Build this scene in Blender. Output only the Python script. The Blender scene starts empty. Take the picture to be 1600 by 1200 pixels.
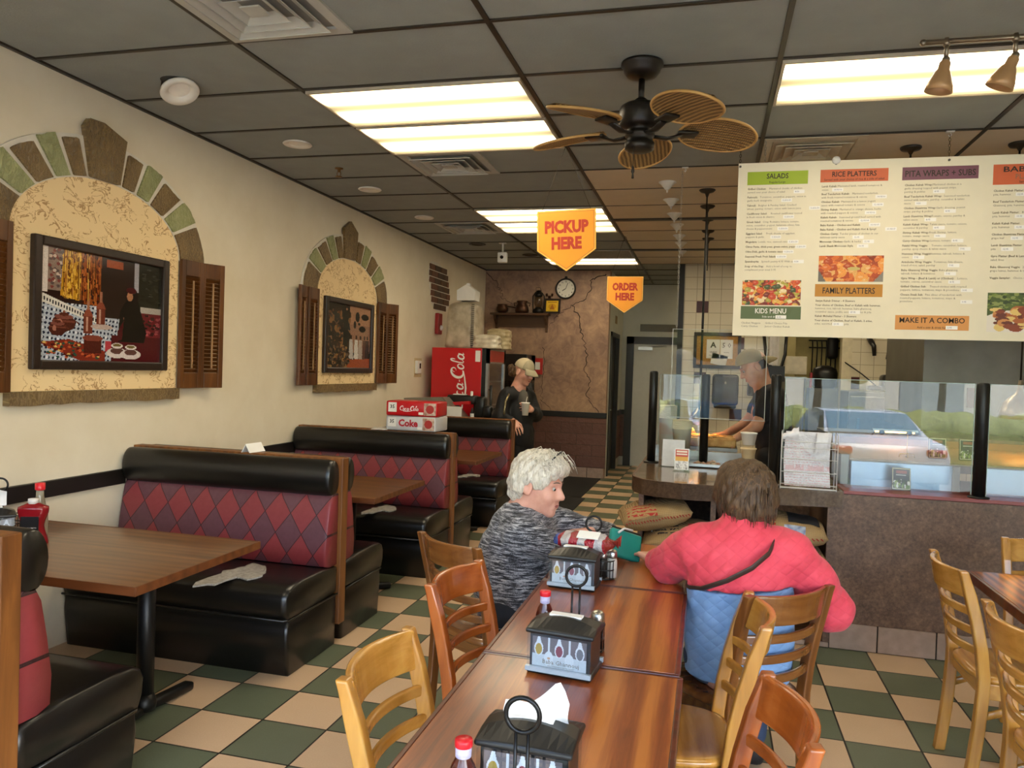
import bpy, bmesh, math, random
import numpy as np
from mathutils import Vector, Matrix, Euler, noise as mnoise
C = bpy.context.scene.collection
PI = math.pi
R = math.radians
random.seed(7)
# ------------------------------------------------------------------ camera
CAM_H, CEIL = 1.557, 3.02
F_PX = 1199.73
def cam_axes(yaw=-0.2526, pitch=-0.0204, roll=0.0329):
    cy, sy = math.cos(yaw), math.sin(yaw)
    f = Vector((sy*math.cos(pitch), cy*math.cos(pitch), math.sin(pitch)))
    r = Vector((cy, -sy, 0)); u = r.cross(f)
    c, s = math.cos(roll), math.sin(roll)
    return c*r+s*u, -s*r+c*u, f
cr, cu, cf = cam_axes()
cam = bpy.data.cameras.new('camera'); cam.sensor_fit = 'HORIZONTAL'; cam.sensor_width = 36.0
cam.lens = 36.0*F_PX/1600.0; cam.clip_start = 0.05; cam.clip_end = 300
camo = bpy.data.objects.new('camera', cam); C.objects.link(camo)
M3 = Matrix((cr, cu, -cf)).transposed()
camo.matrix_world = Matrix.Translation((0, 0, CAM_H)) @ M3.to_4x4()
bpy.context.scene.camera = camo
# ------------------------------------------------------------------ world, sun, exposure
sc = bpy.context.scene
sc.view_settings.view_transform = 'Standard'; sc.view_settings.look = 'None'
sc.view_settings.gamma = 1.0; sc.view_settings.exposure = 0.58
sc.view_settings.use_curve_mapping = False
w = bpy.data.worlds.new('sky_world'); sc.world = w; w.use_nodes = True
nt = w.node_tree; nt.nodes.clear()
sky = nt.nodes.new('ShaderNodeTexSky'); sky.sky_type = 'NISHITA'; sky.sun_disc = False
sky.sun_elevation = R(48); sky.sun_rotation = R(120); sky.air_density = 1.0; sky.dust_density = 2.5
bg = nt.nodes.new('ShaderNodeBackground'); wo = nt.nodes.new('ShaderNodeOutputWorld')
bg.inputs['Strength'].default_value = SKY_STRENGTH = 1.3
nt.links.new(sky.outputs[0], bg.inputs[0]); nt.links.new(bg.outputs[0], wo.inputs[0])
sd = bpy.data.lights.new('sun', 'SUN'); sd.energy = 26.0; sd.angle = R(0.6); sd.color = (1.0, .95, .86)
so = bpy.data.objects.new('sun', sd); C.objects.link(so)
so.rotation_euler = Vector((-0.3, -0.5, -1.3)).to_track_quat('-Z', 'Y').to_euler(); so.location = (3, 4, 14)
# ------------------------------------------------------------------ materials
def lin(c):
    if isinstance(c, str):
        c = [int(c[i:i+2], 16)/255 for i in (0, 2, 4)]
    return tuple((x/12.92 if x <= .04045 else ((x+.055)/1.055)**2.4) for x in c)
class NT:
    """tiny node-tree writer"""
    def __init__(s, name):
        s.m = bpy.data.materials.new(name); s.m.use_nodes = True
        s.t = s.m.node_tree; s.b = s.t.nodes['Principled BSDF']; s.out = s.t.nodes['Material Output']
    def n(s, typ, **kw):
        x = s.t.nodes.new('ShaderNode'+typ)
        for k, v in kw.items():
            if k[0] == '_': x.inputs[k[1:].replace('_', ' ')].default_value = v
            else: setattr(x, k, v)
        return x
    def l(s, a, b): s.t.links.new(a, b)
    def sock(s, inp, v):
        if hasattr(v, 'is_linked') or hasattr(v, 'links'): s.l(v, inp)
        else: inp.default_value = v
    def math(s, op, a, b=0.0, c=None):
        x = s.n('Math', operation=op); s.sock(x.inputs[0], a); s.sock(x.inputs[1], b)
        if c is not None: s.sock(x.inputs[2], c)
        return x.outputs[0]
    def coord(s, kind='Object'): return s.n('TexCoord').outputs[kind]
    def geo_pos(s): return s.n('NewGeometry').outputs['Position']
    def mapping(s, v, scale=(1, 1, 1), rot=(0, 0, 0), loc=(0, 0, 0)):
        x = s.n('Mapping'); s.l(v, x.inputs[0]); x.inputs['Scale'].default_value = scale
        x.inputs['Rotation'].default_value = rot; x.inputs['Location'].default_value = loc; return x.outputs[0]
    def noise(s, v, scale=5, detail=3, rough=.5, dist=0.0):
        x = s.n('TexNoise'); s.l(v, x.inputs['Vector']); x.inputs['Scale'].default_value = scale
        x.inputs['Detail'].default_value = detail; x.inputs['Roughness'].default_value = rough
        x.inputs['Distortion'].default_value = dist; return x.outputs['Fac']
    def ramp(s, f, stops, interp='LINEAR'):
        x = s.n('ValToRGB'); s.l(f, x.inputs[0]); e = x.color_ramp; e.interpolation = interp
        while len(e.elements) < len(stops): e.elements.new(.5)
        for el, (p, c) in zip(e.elements, stops):
            el.position = p; el.color = (*lin(c), 1) if not isinstance(c, (int, float)) else (c, c, c, 1)
        return x.outputs[0]
    def mix(s, f, a, b, mode='MIX'):
        x = s.n('MixRGB', blend_type=mode); s.sock(x.inputs[0], f)
        for i, v in ((1, a), (2, b)):
            if isinstance(v, (str, tuple, list)): x.inputs[i].default_value = (*lin(v), 1)
            else: s.l(v, x.inputs[i])
        return x.outputs[0]
    def base(s, v):
        if isinstance(v, (str, tuple, list)): s.b.inputs['Base Color'].default_value = (*lin(v), 1)
        else: s.l(v, s.b.inputs['Base Color'])
    def set(s, rough=None, metal=None, spec=None, coat=None, coat_rough=None, trans=None, ior=None, sheen=None, sss=None):
        for k, v in (('Roughness', rough), ('Metallic', metal), ('Specular IOR Level', spec), ('Coat Weight', coat), ('Coat Roughness', coat_rough),
                     ('Transmission Weight', trans), ('IOR', ior), ('Sheen Weight', sheen), ('Subsurface Weight', sss)):
            if v is not None: s.sock(s.b.inputs[k], v)
    def bump(s, h, strength=.3, dist=.01):
        x = s.n('Bump'); x.inputs['Strength'].default_value = strength; x.inputs['Distance'].default_value = dist
        s.l(h, x.inputs['Height']); s.l(x.outputs[0], s.b.inputs['Normal'])
MATS = {}
def pm(name, col, rough=.5, metal=0.0, var=.08, scale=14, bump=0.0, bscale=60, spec=None, coat=None, col2=None, **kw):
    """plain procedural surface: base colour broken up by noise, optional fine bump"""
    if name in MATS: return MATS[name]
    t = NT(name); co = t.coord()
    f = t.noise(co, scale, 4)
    c1 = lin(col); c2 = lin(col2) if col2 else None
    r = t.n('ValToRGB'); t.l(f, r.inputs[0])
    a = tuple(max(0, x*(1-var)) for x in c1); b = c2 or tuple(min(1, x*(1+var)) for x in c1)
    r.color_ramp.elements[0].position = .3; r.color_ramp.elements[1].position = .7
    r.color_ramp.elements[0].color = (*a, 1); r.color_ramp.elements[1].color = (*b, 1)
    t.base(r.outputs[0]); t.set(rough=rough, metal=metal, spec=spec, coat=coat, **kw)
    if bump: t.bump(t.noise(co, bscale, 2), bump, .004)
    MATS[name] = t.m; return t.m
def emis(name, col, strength, gradient=None):
    if name in MATS: return MATS[name]
    t = NT(name); e = t.n('Emission'); e.inputs[0].default_value = (*lin(col), 1); e.inputs[1].default_value = strength
    t.l(e.outputs[0], t.out.inputs[0]); MATS[name] = t.m; return t.m
def wood(name, dark, mid, light, axis='X', scale=1.0, rough=.35, coat=0.0, ring=1.0, bump=.05):
    if name in MATS: return MATS[name]
    t = NT(name); co = t.coord()
    sc_ = {'X': (.9, 9, 9), 'Y': (9, .9, 9), 'Z': (9, 9, .9)}[axis]
    v = t.mapping(co, tuple(k*scale for k in sc_))
    n1 = t.noise(v, 1.6, 5, .6, .8)
    wv = t.n('TexWave', wave_type='BANDS', bands_direction={'X': 'Y', 'Y': 'X', 'Z': 'X'}[axis])
    t.l(v, wv.inputs['Vector']); wv.inputs['Scale'].default_value = .55*ring; wv.inputs['Distortion'].default_value = 7
    wv.inputs['Detail'].default_value = 3; wv.inputs['Detail Scale'].default_value = 1.2
    f = t.math('ADD', t.math('MULTIPLY', n1, .84), t.math('MULTIPLY', wv.outputs['Fac'], .16))
    t.base(t.ramp(f, [(.25, dark), (.5, mid), (.75, light)])); t.set(rough=rough, coat=coat, coat_rough=.12)
    if bump: t.bump(f, bump, .002)
    MATS[name] = t.m; return t.m
def glass_pane(name, tint=(.93, .97, .96), refl=1.0, rough=0.0):
    """thin pane: see-through with Fresnel mirror reflection"""
    if name in MATS: return MATS[name]
    t = NT(name); tr = t.n('BsdfTransparent'); tr.inputs[0].default_value = (*tint, 1)
    gl = t.n('BsdfGlossy'); gl.inputs['Roughness'].default_value = rough
    fr = t.n('Fresnel'); fr.inputs[0].default_value = 1.5
    mx = t.n('MixShader'); gn = t.n('NewGeometry'); t.l(t.math('MULTIPLY', t.math('MULTIPLY', fr.outputs[0], refl), t.math('SUBTRACT', 1.0, gn.outputs['Backfacing'])), mx.inputs[0])
    t.l(tr.outputs[0], mx.inputs[1]); t.l(gl.outputs[0], mx.inputs[2]); t.l(mx.outputs[0], t.out.inputs[0])
    MATS[name] = t.m; return t.m
# ------------------------------------------------------------------ mesh builder
class MB:
    def __init__(s): s.bm = bmesh.new(); s.mats = []; s.cur = 0
    def mat(s, m):
        if m not in s.mats: s.mats.append(m)
        s.cur = s.mats.index(m); return s
    def _new(s, fs):
        for f in fs: f.material_index = s.cur
    def raw(s, verts, faces, smooth=False):
        vs = [s.bm.verts.new(v) for v in verts]; out = []
        for f in faces:
            try: x = s.bm.faces.new([vs[i] for i in f])
            except ValueError: continue
            x.smooth = smooth; x.material_index = s.cur; out.append(x)
        return vs
    def box(s, c, d, rot=None, M=None):
        x, y, z = (k/2 for k in d)
        v = [Vector((a, b, e)) for a in (-x, x) for b in (-y, y) for e in (-z, z)]
        m = Matrix.Translation(c) @ (Euler(rot).to_matrix().to_4x4() if rot else Matrix())
        if M is not None: m = M @ m
        s.raw([m @ p for p in v], [(0, 1, 3, 2), (4, 6, 7, 5), (0, 4, 5, 1), (2, 3, 7, 6), (0, 2, 6, 4), (1, 5, 7, 3)]); return s
    def bb(s, a, b):
        return s.box([(p+q)/2 for p, q in zip(a, b)], [abs(q-p) for p, q in zip(a, b)])
    def rbox(s, c, d, r=.02, seg=3, rot=None, M=None, bulge=0.0):
        """box with rounded edges"""
        b = bmesh.new(); bmesh.ops.create_cube(b, size=1.0)
        for v in b.verts: v.co = Vector((v.co.x*d[0], v.co.y*d[1], v.co.z*d[2]))
        bmesh.ops.bevel(b, geom=b.edges[:], offset=min(r, min(d)*.49), segments=seg, profile=.5, affect='EDGES')
        m = Matrix.Translation(c) @ (Euler(rot).to_matrix().to_4x4() if rot else Matrix())
        if M is not None: m = M @ m
        vs = [v.co.copy() for v in b.verts]; b.verts.index_update()
        s.raw([m @ v for v in vs], [[v.index for v in f.verts] for f in b.faces], True); b.free(); return s
    def prism(s, poly, h0, h1, M=None, smooth=False):
        """2-D polygon (x,y) extruded from z=h0 to h1, then transformed by M"""
        n = len(poly); M = M or Matrix()
        if sum(poly[i][0]*poly[(i+1) % n][1]-poly[(i+1) % n][0]*poly[i][1] for i in range(n)) < 0: poly = poly[::-1]
        v = [M @ Vector((p[0], p[1], h0)) for p in poly]+[M @ Vector((p[0], p[1], h1)) for p in poly]
        s.raw(v, [tuple(range(n-1, -1, -1)), tuple(range(n, 2*n))]); s.raw(v, [(i, (i+1) % n, n+(i+1) % n, n+i) for i in range(n)], smooth); return s
    def lathe(s, prof, c=(0, 0, 0), seg=24, M=None, caps=True):
        """profile [(r,z)...] turned about z"""
        m = Matrix.Translation(c); m = M @ m if M is not None else m; v = []; f = []
        for r, z in prof:
            for i in range(seg):
                a = 2*PI*i/seg; v.append(m @ Vector((r*math.cos(a), r*math.sin(a), z)))
        for k in range(len(prof)-1):
            for i in range(seg):
                j = (i+1) % seg; f.append((k*seg+i, k*seg+j, (k+1)*seg+j, (k+1)*seg+i))
        vs = s.raw(v, f, True)
        if caps:
            for k, rev in ((0, True), (len(prof)-1, False)):
                if prof[k][0] > 1e-5:
                    q = vs[k*seg:(k+1)*seg]; q = q[::-1] if rev else q
                    try: x = s.bm.faces.new(q); x.material_index = s.cur
                    except ValueError: pass
        return s
    def cyl(s, a, b, r, r2=None, seg=16):
        a = Vector(a); b = Vector(b); d = b-a; q = d.to_track_quat('Z', 'Y').to_matrix().to_4x4()
        return s.lathe([(r, 0), (r2 if r2 is not None else r, d.length)], seg=seg, M=Matrix.Translation(a) @ q)
    def tube(s, path, r, seg=8, closed=False, flat=None):
        """sweep; r number or list; flat=(w,h) sweeps a rectangle-like ellipse"""
        P = [Vector(p) for p in path]; n = len(P); v = []; f = []
        rs = r if isinstance(r, (list, tuple)) else [r]*n
        up = None
        for i in range(n):
            t = (P[(i+1) % n]-P[i-1]) if closed else (P[min(i+1, n-1)]-P[max(i-1, 0)])
            t.normalize()
            if up is None:
                up = Vector((0, 0, 1)) if abs(t.z) < .9 else Vector((0, 1, 0))
            side = t.cross(up).normalized(); up = side.cross(t).normalized()
            for k in range(seg):
                a = 2*PI*k/seg
                if flat: o = side*(flat[0]*math.cos(a))+up*(flat[1]*math.sin(a))
                else: o = (side*math.cos(a)+up*math.sin(a))*rs[i]
                v.append(P[i]+o)
        for i in range(n if closed else n-1):
            j = (i+1) % n
            for k in range(seg):
                l = (k+1) % seg; f.append((i*seg+k, i*seg+l, j*seg+l, j*seg+k))
        vs = s.raw(v, f, True)
        if not closed:
            for q in (vs[:seg][::-1], vs[-seg:]):
                try: x = s.bm.faces.new(q); x.material_index = s.cur
                except ValueError: pass
        return s
    def ell(s, c, r, u=16, v=10, rot=None):
        b = bmesh.new(); bmesh.ops.create_uvsphere(b, u_segments=u, v_segments=v, radius=1)
        m = Matrix.Translation(c) @ (Euler(rot).to_matrix().to_4x4() if rot else Matrix()); b.verts.index_update()
        s.raw([m @ Vector((p.co.x*r[0], p.co.y*r[1], p.co.z*r[2])) for p in b.verts], [[q.index for q in f.verts] for f in b.faces], True)
        b.free(); return s
    def quad(s, a, b, c, d): s.raw([a, b, c, d], [(0, 1, 2, 3)]); return s
    def ribbon(s, pts, wd, M=None, th=0.0):
        """flat stroke of width wd (number or list) along 2-D points, in the xy plane of M"""
        M = M or Matrix(); n = len(pts); v = []
        for i, p in enumerate(pts):
            a = pts[max(i-1, 0)]; b = pts[min(i+1, n-1)]; tx, ty = b[0]-a[0], b[1]-a[1]; L = math.hypot(tx, ty) or 1
            h = (wd[i] if isinstance(wd, (list, tuple)) else wd)/2; nx, ny = -ty/L*h, tx/L*h
            v += [M @ Vector((p[0]+nx, p[1]+ny, th)), M @ Vector((p[0]-nx, p[1]-ny, th))]
        s.raw(v, [(2*i, 2*i+1, 2*i+3, 2*i+2) for i in range(n-1)]); return s
    def grid_surface(s, fn, nu, nv, closed_u=False, smooth=True):
        v = [fn(i/(nu if closed_u else nu-1), j/(nv-1)) for j in range(nv) for i in range(nu)]
        f = []
        for j in range(nv-1):
            for i in range(nu if closed_u else nu-1):
                k = (i+1) % nu; f.append((j*nu+i, j*nu+k, (j+1)*nu+k, (j+1)*nu+i))
        s.raw(v, f, smooth); return s
    def build(s, name, mat=None, parent=None, bevel=0, smooth=None, loc=None, rot=None, label=None, recalc=True, subd=0, seg=2):
        if recalc: bmesh.ops.recalc_face_normals(s.bm, faces=s.bm.faces[:])
        me = bpy.data.meshes.new(name); s.bm.to_mesh(me); s.bm.free()
        for m in (s.mats or [mat]): me.materials.append(m)
        if smooth is not None: me.polygons.foreach_set('use_smooth', [smooth]*len(me.polygons))
        o = bpy.data.objects.new(name, me); C.objects.link(o)
        if parent is not None: o.parent = parent
        if loc is not None: o.location = loc
        if rot is not None: o.rotation_euler = rot
        if bevel:
            b = o.modifiers.new('bevel', 'BEVEL'); b.width = bevel; b.segments = seg; b.limit_method = 'ANGLE'; b.angle_limit = R(40)
        if subd:
            b = o.modifiers.new('sub', 'SUBSURF'); b.levels = subd; b.render_levels = subd
        if label: o['label'] = label
        return o
def thing(name, label, cat, loc=(0, 0, 0), rotz=0.0, group=None):
    o = bpy.data.objects.new(name, None); C.objects.link(o); o.empty_display_size = .1
    o.location = loc; o.rotation_euler = (0, 0, rotz); o['label'] = label; o['category'] = cat
    if group: o['group'] = group
    return o
def tag(o, label, cat, group=None, kind=None):
    o['label'] = label; o['category'] = cat
    if group: o['group'] = group
    if kind: o['kind'] = kind
    return o
def struct(o, label=None):
    o['kind'] = 'structure'
    if label: o['label'] = label
    return o
def copy_tree(o, parent=None):
    c = o.copy(); C.objects.link(c)
    if parent is not None: c.parent = parent
    for ch in list(o.children): copy_tree(ch, c)
    return c
def dup(root, loc, rotz, label, group=None):
    r = copy_tree(root); r.location = loc; r.rotation_euler = (0, 0, rotz); r['label'] = label
    if group: r['group'] = group
    return r
# planes: matrices whose xy plane lies on a wall (x right, y up, z out of the wall)
def plane_front(x, y, z):      # faces the camera side (-y): local x -> +x, local y -> +z, local z -> -y
    return Matrix(((1, 0, 0, x), (0, 0, -1, y), (0, 1, 0, z), (0, 0, 0, 1)))
def plane_left(x, y, z):       # on the left wall facing +x: local x -> +y, local y -> +z, local z -> +x
    return Matrix(((0, 0, 1, x), (1, 0, 0, y), (0, 1, 0, z), (0, 0, 0, 1)))
FONTC = {}
def lettering(lines, name, mat, parent, M, res=2, extrude=.0008):
    """lines: (text, x, y, size, align, bold_offset, width or None); one mesh of real letters lying on the plane M"""
    mb = MB(); mb.mat(mat)
    for (txt, x, y, size, align, bold, width) in lines:
        cu_ = bpy.data.curves.new('t', 'FONT'); cu_.body = txt; cu_.size = size; cu_.align_x = align; cu_.resolution_u = res
        cu_.offset = bold; cu_.extrude = extrude; cu_.fill_mode = 'FRONT' if extrude == 0 else 'BOTH'
        ob = bpy.data.objects.new('t', cu_); C.objects.link(ob)
        dg = bpy.context.evaluated_depsgraph_get(); dg.update()
        me = bpy.data.meshes.new_from_object(ob.evaluated_get(dg))
        vs = [v.co.copy() for v in me.vertices]
        if vs:
            sx = 1.0
            if width:
                wd = max(v.x for v in vs)-min(v.x for v in vs); sx = width/max(wd, 1e-6)
            mb.raw([M @ Vector((x+v.x*sx, y+v.y, v.z)) for v in vs], [tuple(p.vertices) for p in me.polygons])
        bpy.data.objects.remove(ob); bpy.data.curves.remove(cu_); bpy.data.meshes.remove(me)
    return mb.build(name, None, parent, recalc=False)
# ------------------------------------------------------------------ flat printed pictures: painted grids of coloured faces
class Paint:
    def __init__(s, w, h, col):
        s.w, s.h = w, h; s.a = np.zeros((h, w, 3)); s.a[:] = lin(col)
        s.X, s.Y = np.meshgrid((np.arange(w)+.5)/w, 1-(np.arange(h)+.5)/h); s.rs = np.random.RandomState(5)
    def put(s, m, col): s.a[m] = lin(col)
    def rect(s, x0, y0, x1, y1, col): s.put((s.X >= x0) & (s.X <= x1) & (s.Y >= y0) & (s.Y <= y1), col)
    def ell(s, cx, cy, rx, ry, col): s.put(((s.X-cx)/rx)**2+((s.Y-cy)/ry)**2 < 1, col)
    def poly(s, pts, col):
        m = np.zeros((s.h, s.w), bool); n = len(pts)
        for i in range(n):
            (x0, y0), (x1, y1) = pts[i], pts[(i+1) % n]
            if y0 == y1: continue
            c = ((y0 > s.Y) != (y1 > s.Y)) & (s.X < (x1-x0)*(s.Y-y0)/(y1-y0)+x0); m ^= c
        s.put(m, col)
    def line(s, p, q, wd, col):
        p = np.array(p); q = np.array(q); d = q-p; L = d@d+1e-9
        t = np.clip(((s.X-p[0])*d[0]+(s.Y-p[1])*d[1])/L, 0, 1)
        s.put(np.hypot(s.X-p[0]-t*d[0], s.Y-p[1]-t*d[1]) < wd/2, col)
    def speck(s, x0, y0, x1, y1, cols, n, r0, r1, asp=1.0):
        for k in range(n):
            s.ell(s.rs.uniform(x0, x1), s.rs.uniform(y0, y1), s.rs.uniform(r0, r1), s.rs.uniform(r0, r1)*asp, cols[s.rs.randint(len(cols))])
    def grain(s, amt=.12): s.a *= 1+amt*(s.rs.rand(s.h, s.w, 1)*2-1)
    def build(s, name, parent, M, W, H, rough=.3, z=0.0):
        me = bpy.data.meshes.new(name); w, h = s.w, s.h
        vs = [M @ Vector((-W/2+W*i/w, -H/2+H*j/h, z)) for j in range(h+1) for i in range(w+1)]
        fs = [(j*(w+1)+i, j*(w+1)+i+1, (j+1)*(w+1)+i+1, (j+1)*(w+1)+i) for j in range(h) for i in range(w)]
        me.from_pydata(vs, [], fs)
        ca = me.color_attributes.new('Col', 'FLOAT_COLOR', 'CORNER')
        a = np.ones((h, w, 4)); a[:, :, :3] = np.clip(s.a, 0, 1); a = a[::-1]
        ca.data.foreach_set('color', np.repeat(a.reshape(-1, 4), 4, axis=0).ravel())
        key = 'printed_paper_%.2f' % rough
        if key not in MATS:
            t = NT(key); at = t.n('VertexColor'); at.layer_name = 'Col'; t.l(at.outputs[0], t.b.inputs['Base Color']); t.set(rough=rough); MATS[key] = t.m
        me.materials.append(MATS[key])
        o = bpy.data.objects.new(name, me); C.objects.link(o); o.parent = parent; return o
# ================================================================== SETTING
XL, XR, YB, YF = -3.32, 4.6, 11.08, -0.95       # left wall, right wall, back wall, storefront
GX0, GY0 = -2.1835, 3.1237                      # ceiling grid origin (4 ft x 2 ft tiles)
# floor: checker of green and tan quarry tiles with dark grout
t = NT('quarry_tile_checker'); co = t.geo_pos(); sx = t.n('SeparateXYZ'); t.l(co, sx.inputs[0])
TS = .3048; fx = t.math('DIVIDE', t.math('SUBTRACT', sx.outputs[0], -2.1285), TS); fy = t.math('DIVIDE', t.math('SUBTRACT', sx.outputs[1], 3.2390), TS)
ix, iy = t.math('FLOOR', fx), t.math('FLOOR', fy)
par = t.math('FLOORED_MODULO', t.math('ADD', ix, iy), 2.0)
def edge(f): return t.math('ABSOLUTE', t.math('SUBTRACT', t.math('FRACT', f), .5))
gr = t.math('GREATER_THAN', t.math('MAXIMUM', edge(fx), edge(fy)), .487)
cb = t.n('CombineXYZ'); t.l(ix, cb.inputs[0]); t.l(iy, cb.inputs[1])
wn = t.n('TexWhiteNoise'); t.l(cb.outputs[0], wn.inputs[0])
sp = t.noise(co, 160, 2); ms = t.noise(co, 3, 3)
tan = t.mix(sp, 'd3b089', 'e0c09c'); grn = t.mix(sp, '5a634c', '6d755d')
tile = t.mix(par, tan, grn)
tile = t.mix(t.math('MULTIPLY', wn.outputs[0], .12), tile, '8a7a66', 'MIX'); tile = t.mix(t.math('MULTIPLY', ms, .15), tile, '6f6455', 'MULTIPLY')
t.base(t.mix(gr, tile, '1c1712')); t.set(rough=t.math('ADD', t.math('MULTIPLY', ms, .25), .3))
t.bump(t.math('SUBTRACT', 1.0, gr), .5, .003); MATS['floor'] = t.m
m = MB(); m.bb((XL-.15, YF-.15, -.12), (XR+.15, 14.2, 0)); struct(m.build('floor', MATS['floor']))
# plastered cream wall
def plaster(name, col, col2, bumps=.12, scale=3):
    t = NT(name); co = t.geo_pos(); f = t.noise(co, scale, 5, .6)
    t.base(t.ramp(f, [(.3, col), (.7, col2)])); t.set(rough=.75); t.bump(t.noise(co, 30, 4, .6), bumps, .004); MATS[name] = t.m; return t.m
cream = plaster('cream_wall_paint', 'ddd0b6', 'e6dbc4', .05)
m = MB(); m.bb((XL-.15, YF-.15, 0), (XL, YB+.12, CEIL)); struct(m.build('wall_left', cream))
# faux-aged brown plaster back wall with hand painted cracks
t = NT('bronze_faux_plaster'); co = t.geo_pos(); n1 = t.noise(co, 1.3, 6, .62, .7); n2 = t.noise(co, 7, 5, .65, 1.5)
c = t.ramp(t.math('ADD', t.math('MULTIPLY', n1, .6), t.math('MULTIPLY', n2, .4)), [(.3, '6c5548'), (.45, '947562'), (.56, 'ae8c70'), (.7, 'cca984')])
t.base(c); t.set(rough=.55); t.bump(n2, .25, .006); MATS['bronze'] = t.m
crack = pm('painted_crack', '2c2018', .8)
X1 = -1.45
m = MB(); m.mat(MATS['bronze']); m.bb((XL-.15, YB, 0), (X1, YB+.15, CEIL))
m.mat(crack)
def jag(pts, n=7, amp=.03):
    out = []
    for (a, b) in zip(pts[:-1], pts[1:]):
        for k in range(n):
            f = k/n; out.append((a[0]+(b[0]-a[0])*f+random.uniform(-amp, amp), a[1]+(b[1]-a[1])*f+random.uniform(-amp, amp)*.6))
    return out+[pts[-1]]
Mb = plane_front(0, YB-.003, 0)
for pts, wd in ([[(-1.5, 2.97), (-1.72, 2.87), (-1.77, 2.62), (-2.0, 2.5)], .016], [[(-2.0, 2.5), (-1.85, 2.28), (-1.83, 2.05), (-1.75, 1.85), (-1.78, 1.6), (-1.68, 1.45), (-1.73, 1.2), (-1.55, .93)], .014],
                [[(-2.0, 2.5), (-2.2, 2.36), (-2.32, 2.2)], .009], [[(-2.4, 1.9), (-2.38, 1.6), (-2.42, 1.25), (-2.38, .95)], .007], [[(-3.28, 2.98), (-3.1, 2.75), (-3.05, 2.6), (-2.9, 2.52)], .012], [[(-2.4, 1.1), (-2.25, .95)], .008]):
    p = jag(pts); m.ribbon(p, [wd*(.6+.7*random.random())*(1-.5*i/len(p)) for i in range(len(p))], Mb)
struct(m.build('wall_back', None))
# stone-look wainscot, rail and tile base on the back wall
t = NT('burgundy_stone_wainscot'); co = t.geo_pos(); sx = t.n('SeparateXYZ'); t.l(co, sx.inputs[0])
cb = t.n('CombineXYZ'); t.l(t.math('ADD', sx.outputs[0], sx.outputs[1]), cb.inputs[0]); t.l(sx.outputs[2], cb.inputs[1])
br = t.n('TexBrick'); t.l(cb.outputs[0], br.inputs[0]); br.inputs['Scale'].default_value = 1.0; br.inputs['Brick Width'].default_value = .46
br.inputs['Row Height'].default_value = .16; br.inputs['Mortar Size'].default_value = .006
for k, cc in (('Color1', '53302a'), ('Color2', '6a4238'), ('Mortar', '3a221d')): br.inputs[k].default_value = (*lin(cc), 1)
n = t.noise(co, 16, 5, .7); t.base(t.mix(t.math('MULTIPLY', n, .5), br.outputs[0], '8d6a58')); t.set(rough=.5); t.bump(n, .5, .015); MATS['stone'] = t.m
base_tile = pm('base_tile_rosy', 'a78f80', .4, var=.12, scale=20)
groutm = pm('dark_grout', '2a211b', .8)
def tile_base(name, p0, p1, h, n, nrm, off=0.0):
    """row of cove-base tiles from p0 to p1 along a wall"""
    m = MB(); p0 = Vector(p0); p1 = Vector(p1); d = p1-p0; L = d.length; d.normalize(); nrm = Vector(nrm)
    a = math.atan2(d.y, d.x); k0 = -off
    m.mat(groutm); m.box(p0+d*L/2+nrm*.004+Vector((0, 0, h/2)), (L, .008, h), (0, 0, a)); m.mat(base_tile)
    while k0 < L:
        a0 = max(k0+.004, 0); a1 = min(k0+.3048-.004, L)
        if a1-a0 > .02: m.box(p0+d*(a0+a1)/2+nrm*.008+Vector((0, 0, h/2+.002)), (a1-a0, .014, h-.004), (0, 0, a))
        k0 += .3048
    return struct(m.build(name, None, bevel=.002))
m = MB(); m.bb((XL, YB-.02, .15), (X1+.02, YB, .875)); struct(m.build('wall_back_wainscot', MATS['stone']))
rail_m = pm('black_painted_rail', '1b1a19', .45)
m = MB(); m.bb((XL, YB-.035, .875), (X1+.022, YB, .955)); struct(m.build('trim_1', rail_m, bevel=.004))
tile_base('baseboard_back', (XL, YB-.0, 0), (X1, YB, 0), .15, 1, (0, -1, 0), .2)
# corridor: side wall with a dark door, far wall with a grey door
grey = plaster('grey_green_wall_paint', 'c6c6ba', 'd0d0c4', .04)
YD = 12.9
m = MB(); m.bb((X1-.14, YB+.15, 0), (X1, 11.42, CEIL)); m.bb((X1-.14, 11.42, 2.1), (X1, 12.32, CEIL)); m.bb((X1-.14, 12.32, 0), (X1, YD, CEIL)); struct(m.build('wall_corridor', grey))
m = MB(); m.bb((X1-.14, YD, 0), (4.6, YD+.14, CEIL)); struct(m.build('wall_far', grey))
m = MB(); m.bb((X1, 12.42, .15), (X1+.015, YD, .85)); m.bb((X1, YD-.02, .15), (-1.37, YD, .85)); struct(m.build('wall_corridor_wainscot', MATS['stone']))
m = MB(); m.bb((X1, 12.42, .85), (X1+.03, YD, .93)); m.bb((X1, YD-.035, .85), (-1.37, YD, .93)); struct(m.build('trim_2', rail_m))
blackm = pm('black_door_paint', '24231f', .4)
d1 = thing('door_1', 'narrow dark door in the corridor side wall', 'door', (X1, 11.87, 0)); d1['kind'] = 'structure'
m = MB(); m.bb((-.10, -.44, 0), (-.05, .44, 2.08)); m.build('door_leaf', blackm, d1)
m = MB(); m.bb((-.12, -.5, 0), (.02, -.44, 2.15)); m.bb((-.12, .44, 0), (.02, .5, 2.15)); m.bb((-.12, -.5, 2.08), (.02, .5, 2.15)); m.build('door_frame', pm('dark_frame_paint', '2b2a25', .4), d1)
steel = pm('brushed_steel', 'a9a9a4', .32, 1.0, var=.05, scale=30)
m = MB(); m.cyl((-.05, -.37, .98), (.02, -.37, .98), .012); m.cyl((.015, -.37, .98), (.015, -.26, .975), .009); m.build('door_handle', steel, d1)
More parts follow.
